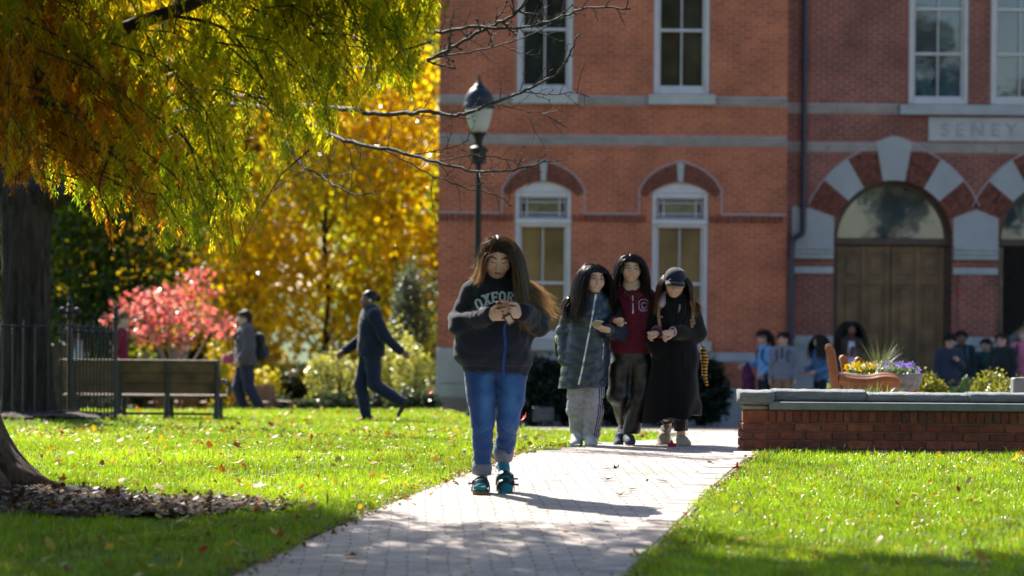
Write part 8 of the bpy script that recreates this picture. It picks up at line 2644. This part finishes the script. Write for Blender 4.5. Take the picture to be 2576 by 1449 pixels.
# ================================================================= people further off
def passer(label, px, top_py, d, yaw, skin, hairc, topc, pantc, shoec=(.02, .02, .022), arms=None, legs=None, hair='short', bag=None, bulk=1.0, sleeve=True, hem=.50, coat=0.0, look=0.0, tilt=4, group=None, topname='jacket', wide=1.0, hat=None, res=.014):
    p0 = at(px, top_py, d); zg = float(gz(p0[0], d)); Ht = p0[2] - zg
    s = Person(label, px, 0, d, (p0[0], d, zg), rad(yaw), group)
    s.skin = skin; s.hairc = hairc; J = s.J; k = Ht / 1.70
    def v(x, y, z): return np.array((x, y, z)) * k
    J['head'] = v(0, -.03, 1.575); J['hrot'] = rotz(rad(look)) @ rotx(rad(tilt)); J['neck'] = v(0, .0, 1.43); J['chest'] = v(0, .01, 1.26); J['pelvis'] = v(0, .01, .93)
    W_ = .175 * wide
    J['sl'] = v(-W_, .01, 1.37); J['sr'] = v(W_, .01, 1.37)
    arms = arms or {}
    for q, sx in (('l', -1), ('r', 1)):
        e, w_ = arms.get(q, ((sx * (W_ + .05), .04, 1.10), (sx * (W_ + .05), -.06, .86)))
        J['e' + q] = v(*e); J['w' + q] = v(*w_)
        dr = J['w' + q] - J['e' + q]
        J['hand_' + q] = dict(dir=dr, palm=(-sx, 0, -.1), curl=(.35, .4, .3), thumb=(1 if sx > 0 else -1), L=.95 * k)
    legs = legs or {}
    for q, sx in (('l', -1), ('r', 1)):
        kn, an = legs.get(q, ((sx * .09, -.02, .49), (sx * .09, .03, .08)))
        J['h' + q] = v(sx * .085, .01, .90); J['k' + q] = v(*kn); J['a' + q] = v(*an)
    s.hl_z = .052
    s.body(res, .0085, k * 1.0, brow=tuple(c * .35 for c in skin), lips=(skin[0] * .8, skin[1] * .5, skin[2] * .5), build=bulk * k)
    fab = FAB('cloth_%.3f_%.3f_%.3f' % topc, topc, .88); fabp = FAB('cloth_%.3f_%.3f_%.3f' % pantc, pantc, .88)
    lo = np.array([-.60, -.55, -.03]) * k; hi = np.array([.60, .60, 1.6]) * k
    b = bulk * k
    def top(f):
        fl = ((0, 1, 0), .76)
        f.cone(v(0, .01, 1.36), v(0, .01, 1.22), .118 * b * wide, .150 * b, .05, fl); f.cone(v(0, .01, 1.22), v(0, .015, .95), .150 * b, .160 * b, .05, fl)
        if coat: f.cone(v(0, .015, .95), v(0, .02, hem * 1.7 - .05), .16 * b, .20 * b, .05, fl)
        else: f.cone(v(0, .015, .95), v(0, .015, hem * 1.7 - .06), .16 * b, .158 * b, .05, fl)
        f.cone(v(0, .0, 1.41), v(0, .01, 1.36), .062 * k, .09 * b, .03)
        for q in 'lr':
            f.cone(v(0, .01, 1.37), J['s' + q], .07 * b, .066 * b, .04); f.cone(J['s' + q], J['e' + q], .064 * b, .056 * b, .03)
            if sleeve:
                f.cone(J['e' + q], J['w' + q], .054 * b, .042 * b, .02); dW = J['w' + q] - J['e' + q]; dW = dW / np.linalg.norm(dW); f.cut(J['w' + q] - dW * .005, dW, .07)
            else:
                m_ = J['s' + q] * .3 + J['e' + q] * .7; dW = J['e' + q] - J['s' + q]; f.cut(m_, dW, .10 * k)
        f.cut(v(0, 0, hem * 1.7), (0, 0, -1))
    G = s.garment(topname, top, fab, lo, hi, res, lambda V: folds(V, .007, .9, seed=px * .1))
    def bot(f):
        f.cone(v(-.06, .01, .93), v(.06, .01, .93), .105 * b, .105 * b, .03, ((0, 1, 0), .85))
        for q in 'lr':
            f.cone(J['h' + q], J['k' + q], .086 * b, .064 * b, .03); f.cone(J['k' + q], J['a' + q], .064 * b, .050 * b, .02)
            dA = J['a' + q] - J['k' + q]; dA = dA / np.linalg.norm(dA); f.cut(J['a' + q] + dA * .02, dA, .10)
    s.garment('trousers', bot, fabp, lo, hi, res, lambda V: folds(V, .006, 1.1, seed=px * .2))
    for q in 'lr':
        a = J['a' + q]; kk = J['k' + q]; dA = a - kk; dA /= np.linalg.norm(dA)
        fw = np.array((0, -1.0, 0)); fw = fw - dA * (fw @ dA); fw /= np.linalg.norm(fw)
        f = Field(a - .32, a + .32, .011)
        heel = a + dA * .045 - fw * .035; toe = a + dA * .055 + fw * .155
        f.cone(a, heel, .040 * k, .038 * k, .02); f.cone(heel, toe, .040 * k, .030 * k, .03)
        f.cut(a + dA * .078, dA)
        V, Fc = f.mesh(); s.add('shoe', V, Fc, plain('shoe_%.3f_%.3f' % shoec[:2], shoec, .5, .1))
    Hc, HR = J['head'], J['hrot']
    cl = [(v(0, .01, 1.17), np.array((.17, .14, .24)) * k), (v(-W_, .01, 1.37), .075 * k), (v(W_, .01, 1.37), .075 * k), (v(0, .0, 1.42), .07 * k)]
    if hair in ('long', 'braids'):
        s.hair(700, (.50 if hair == 'long' else .62) * k, .0, k, cols=cl, steps=12, width=.011, vary=.2, volume=.06 if hair == 'long' else .03, seed=abs(int(px)), sweep=.5, wave=.012, stray=.03)
    elif hair == 'pony':
        s.hair(420, .12 * k, .0, k, steps=6, width=.012, volume=.10, seed=abs(int(px)), sweep=.1, stray=0, facez=.0, windfun=lambda q, rr: np.tile(np.array((0, .9, .3)), (len(q), 1)))
        f = Field(Hc - .6, Hc + .5, .010)
        f.cone(Hc + HR @ v(0, .10, .05), Hc + v(0, .17, .0), .032, .038, .02); f.cone(Hc + v(0, .17, .0), Hc + v(0, .20, -.16), .040, .036, .02); f.cone(Hc + v(0, .20, -.16), Hc + v(0, .18, -.36), .036, .012, .02)
        f.disp(lambda V: -.004 * np.sin(130 * V[:, 0] + 20 * V[:, 2]))
        V, Fc = f.mesh(); s.add('ponytail', V, Fc, HAIRM, np.tile(np.array(hairc), (len(V), 1)))
    elif hair == 'bun':
        f = Field(Hc - .3, Hc + .3, .009); f.ell(Hc + HR @ v(0, .03, .035), v(.081, .094, .085), HR, .01); f.cut(Hc + HR @ v(0, -.045, .045), HR @ np.array((0, -.9, -.55))); f.cut(Hc + HR @ v(0, 0, -.03), (0, -.2, -1))
        f.ell(Hc + HR @ v(0, .13, .0), .042 * k, None, .02)
        V, Fc = f.mesh(); s.add('hair', V, Fc, HAIRM, np.tile(np.array(hairc), (len(V), 1)))
    else:
        s.hair(520, .085 * k, .0, k, steps=5, width=.012, volume=.14, seed=abs(int(px)), sweep=.35, stray=.1, facez=-.1, wave=.02)
    if bag is not None:
        bc = FAB('bag_%.3f_%.3f_%.3f' % bag, bag, .75)
        f = Field(v(-.3, -.1, .75), v(.3, .5, 1.5), .012)
        f.cone(v(-.07, .21, 1.24), v(.07, .21, 1.24), .11 * k, .11 * k, .03, ((0, 1, 0), .8)); f.cone(v(-.08, .22, 1.02), v(.08, .22, 1.02), .125 * k, .125 * k, .04, ((0, 1, 0), .85)); f.cone(v(0, .29, 1.0), v(0, .29, 1.08), .08 * k, .08 * k, .03)
        V, Fc = f.mesh(); bo = s.add('rucksack', V, Fc, bc)
        m = MB()
        for sx in (-1, 1):
            x = sx * .105 * k
            P_ = [v(sx * .105, .17, 1.34), v(sx * .105, .03, 1.445), s.front(topname, x, 1.36 * k, .012), s.front(topname, x, 1.22 * k, .012), v(sx * .155, .05, 1.06), v(sx * .12, .16, .98)]
            m.tube(smooth_path(P_, 4), .017 * k, 6, flat=1.0)
        s.addmb('strap', m, bc, bo, True)
    return s, k, v

BLK_S = (.16, .085, .055); TAN_S = (.50, .31, .23); LIGHT_S = (.58, .38, .30)
s, k, v = passer('person striding left across the lawn in navy button jacket and dark trousers', 932, 729, 34.6, -72, BLK_S, (.012, .010, .010), (.010, .016, .036), (.014, .020, .052), (.014, .011, .010),
    arms={'l': ((-.26, .02, 1.10), (-.22, -.30, .90)), 'r': ((.27, .12, 1.10), (.26, .36, .90))},
    legs={'l': ((-.085, -.10, .48), (-.085, -.02, .085)), 'r': ((.085, .04, .48), (.085, .40, .26))}, hair='bun', bulk=1.36, wide=1.08, hem=.50, tilt=6)
BRS = plain('brass_button', (.45, .30, .14), .35, .1, metal=.8)
for x, z in [(.03, 1.34 - .082 * i) for i in range(6)] + [(-.10, 1.25), (-.10, 1.06)]:
    m = MB(); q = s.front('jacket', x * k, z * k, .004); m.lathe(q, [(.017, 0), (.017, .006), (.004, .009)], 10, rotx(rad(90))); s.addmb('button', m, BRS)
for sx in (-1, 1):
    m = MB(); m.ball(s.J['head'] + s.J['hrot'] @ v(sx * .084, .0, -.012), .016, 8, 6); s.addmb('earbud', m, plain('earbud_white', (.7, .7, .7), .4, .03))
WG = 'people crossing behind the lawn'
s, k, v = passer('person in mauve grey shirt with dark rucksack walking left past the bench', 618, 779, 43.6, -76, LIGHT_S, (.05, .035, .025), (.10, .075, .095), (.032, .030, .062),
    arms={'l': ((-.24, .06, 1.10), (-.16, -.16, 1.02)), 'r': ((.24, .03, 1.10), (.22, -.14, .92))}, legs={'l': ((-.09, -.10, .49), (-.09, .02, .08)), 'r': ((.09, .05, .49), (.09, .26, .12))}, hair='short', bag=(.014, .014, .020), group=WG, bulk=1.42)
m = MB(); m.box(v(-.17, -.24, .93), v(.12, .20, .14), bev=.03); s.addmb('shoulder_pouch', m, FAB('pouch_pink', (.55, .10, .20), .8))
passer('person in maroon short sleeved shirt seen behind the corner of the iron fence', 306, 782, 46.0, 78, LIGHT_S, (.16, .10, .05), (.17, .012, .035), (.05, .05, .07), sleeve=False, group=WG)
passer('person in white shirt and navy trousers hidden behind the iron fence pickets', 186, 815, 47.0, 60, TAN_S, (.03, .02, .015), (.55, .56, .62), (.03, .035, .07), hair='long', group=WG)
passer('person in bright green top cut off at the left edge behind the trunk', -12, 800, 45.0, 40, TAN_S, (.03, .02, .015), (.10, .55, .02), (.05, .05, .07), group=WG)

CGp = 'students standing before the entrance doors'
s, k, v = passer('person in sky blue top with a long dark ponytail carrying a maroon jacket', 1924, 831, 46.6, -72, TAN_S, (.014, .012, .012), (.13, .30, .58), (.018, .018, .026), arms={'l': ((-.24, -.02, 1.12), (-.22, -.30, 1.08)), 'r': ((.24, .05, 1.08), (.20, -.12, .96))}, hair='pony', bag=(.015, .015, .02), group=CGp)
f = Field(v(-.45, -.55, .2), v(.1, 0, 1.3), .014); f.cone(v(-.24, -.24, 1.06), v(-.20, -.22, .85), .085, .11, .03); f.cone(v(-.20, -.22, .85), v(-.20, -.20, .45), .11, .13, .03); f.disp(lambda V: folds(V, .012, 1.2, seed=3))
V, Fc = f.mesh(); o = link('jacket', np_mesh('jacket', s.w(V), Fc), FAB('carried_maroon', (.085, .018, .055), .9), None, True); tag(o, 'maroon jacket draped over the forearm of the student with a ponytail', 'jacket')
s, k, v = passer('person in grey pullover with a dark zip collar and khaki trousers', 1972, 835, 46.2, -22, TAN_S, (.014, .012, .012), (.165, .175, .215), (.26, .17, .10), hair='short', bag=(.03, .07, .15), group=CGp, look=-12, bulk=1.08)
s.strip('jacket', [(0, 1.42 * k), (0, 1.34 * k), (0, 1.24 * k)], .035 * k, FAB('dark_placket', (.02, .02, .026), .8), 'placket', .004, .01)
passer('person in denim blue shirt with long brown hair facing left', 2064, 841, 46.8, -66, LIGHT_S, (.028, .016, .012), (.085, .19, .34), (.02, .02, .026), arms={'l': ((-.24, .0, 1.10), (-.18, -.24, 1.04)), 'r': ((.24, .05, 1.10), (.15, -.20, 1.02))}, hair='long', group=CGp)
s, k, v = passer('person with long black braids in brown cardigan over a white printed shirt', 2140, 808, 47.2, 4, BLK_S, (.012, .010, .010), (.085, .06, .05), (.17, .13, .30), hair='braids', group=CGp)
s.decal('jacket', [[(-.055 * k, .98 * k), (.055 * k, .98 * k), (.06 * k, 1.2 * k), (.045 * k, 1.38 * k), (-.045 * k, 1.38 * k), (-.06 * k, 1.2 * k)]], FAB('white_tee', (.50, .53, .68), .85), 'shirt', .010, .012)
s.decal('jacket', [[(x * k, z * k), ((x + .018) * k, z * k), ((x + .018) * k, (z + .07) * k), (x * k, (z + .07) * k)] for x, z in ((-.045, 1.13), (-.018, 1.13), (.010, 1.13))], FAB('red_print', (.35, .03, .03), .85), 'print', .022, .006)
s, k, v = passer('person in navy sweatshirt with head bowed and hand on the chest', 2388, 839, 45.6, 10, TAN_S, (.012, .010, .010), (.028, .034, .062), (.025, .027, .045), arms={'r': ((.25, .0, 1.12), (.09, -.22, 1.24))}, hair='short', tilt=22, group=CGp, bulk=1.1)
passer('person in black jacket with light blue straps standing just behind the bowed one', 2418, 831, 46.6, -8, BLK_S, (.012, .010, .010), (.020, .028, .034), (.16, .015, .03), hair='short', bag=(.03, .09, .17), group=CGp, bulk=1.08)
passer('person in teal green jacket half hidden left of the one in black with earphones', 2482, 851, 46.8, -30, TAN_S, (.02, .014, .012), (.035, .075, .075), (.03, .03, .04), hair='short', bag=(.02, .06, .10), group=CGp)
s, k, v = passer('person in black jacket and glasses looking left beside the doors', 2522, 837, 46.0, -38, LIGHT_S, (.03, .02, .016), (.016, .022, .024), (.02, .022, .03), hair='short', group=CGp, bulk=1.12)
s.glasses(k, plain('wire_frame', (.08, .08, .09)), .025, .019, .003)
s, k, v = passer('person with fair hair in pink and lilac hooded top at the right edge', 2578, 822, 46.3, -28, LIGHT_S, (.26, .18, .09), (.55, .17, .27), (.20, .20, .36), hair='short', bag=(.02, .03, .05), group=CGp)
passer('person in grey sleeve reaching across the dark open doorway', 2590, 790, 50.0, -10, TAN_S, (.03, .02, .016), (.10, .115, .12), (.03, .03, .04), arms={'l': ((-.32, -.02, 1.28), (-.52, -.10, 1.30))}, hair='short', group=CGp)
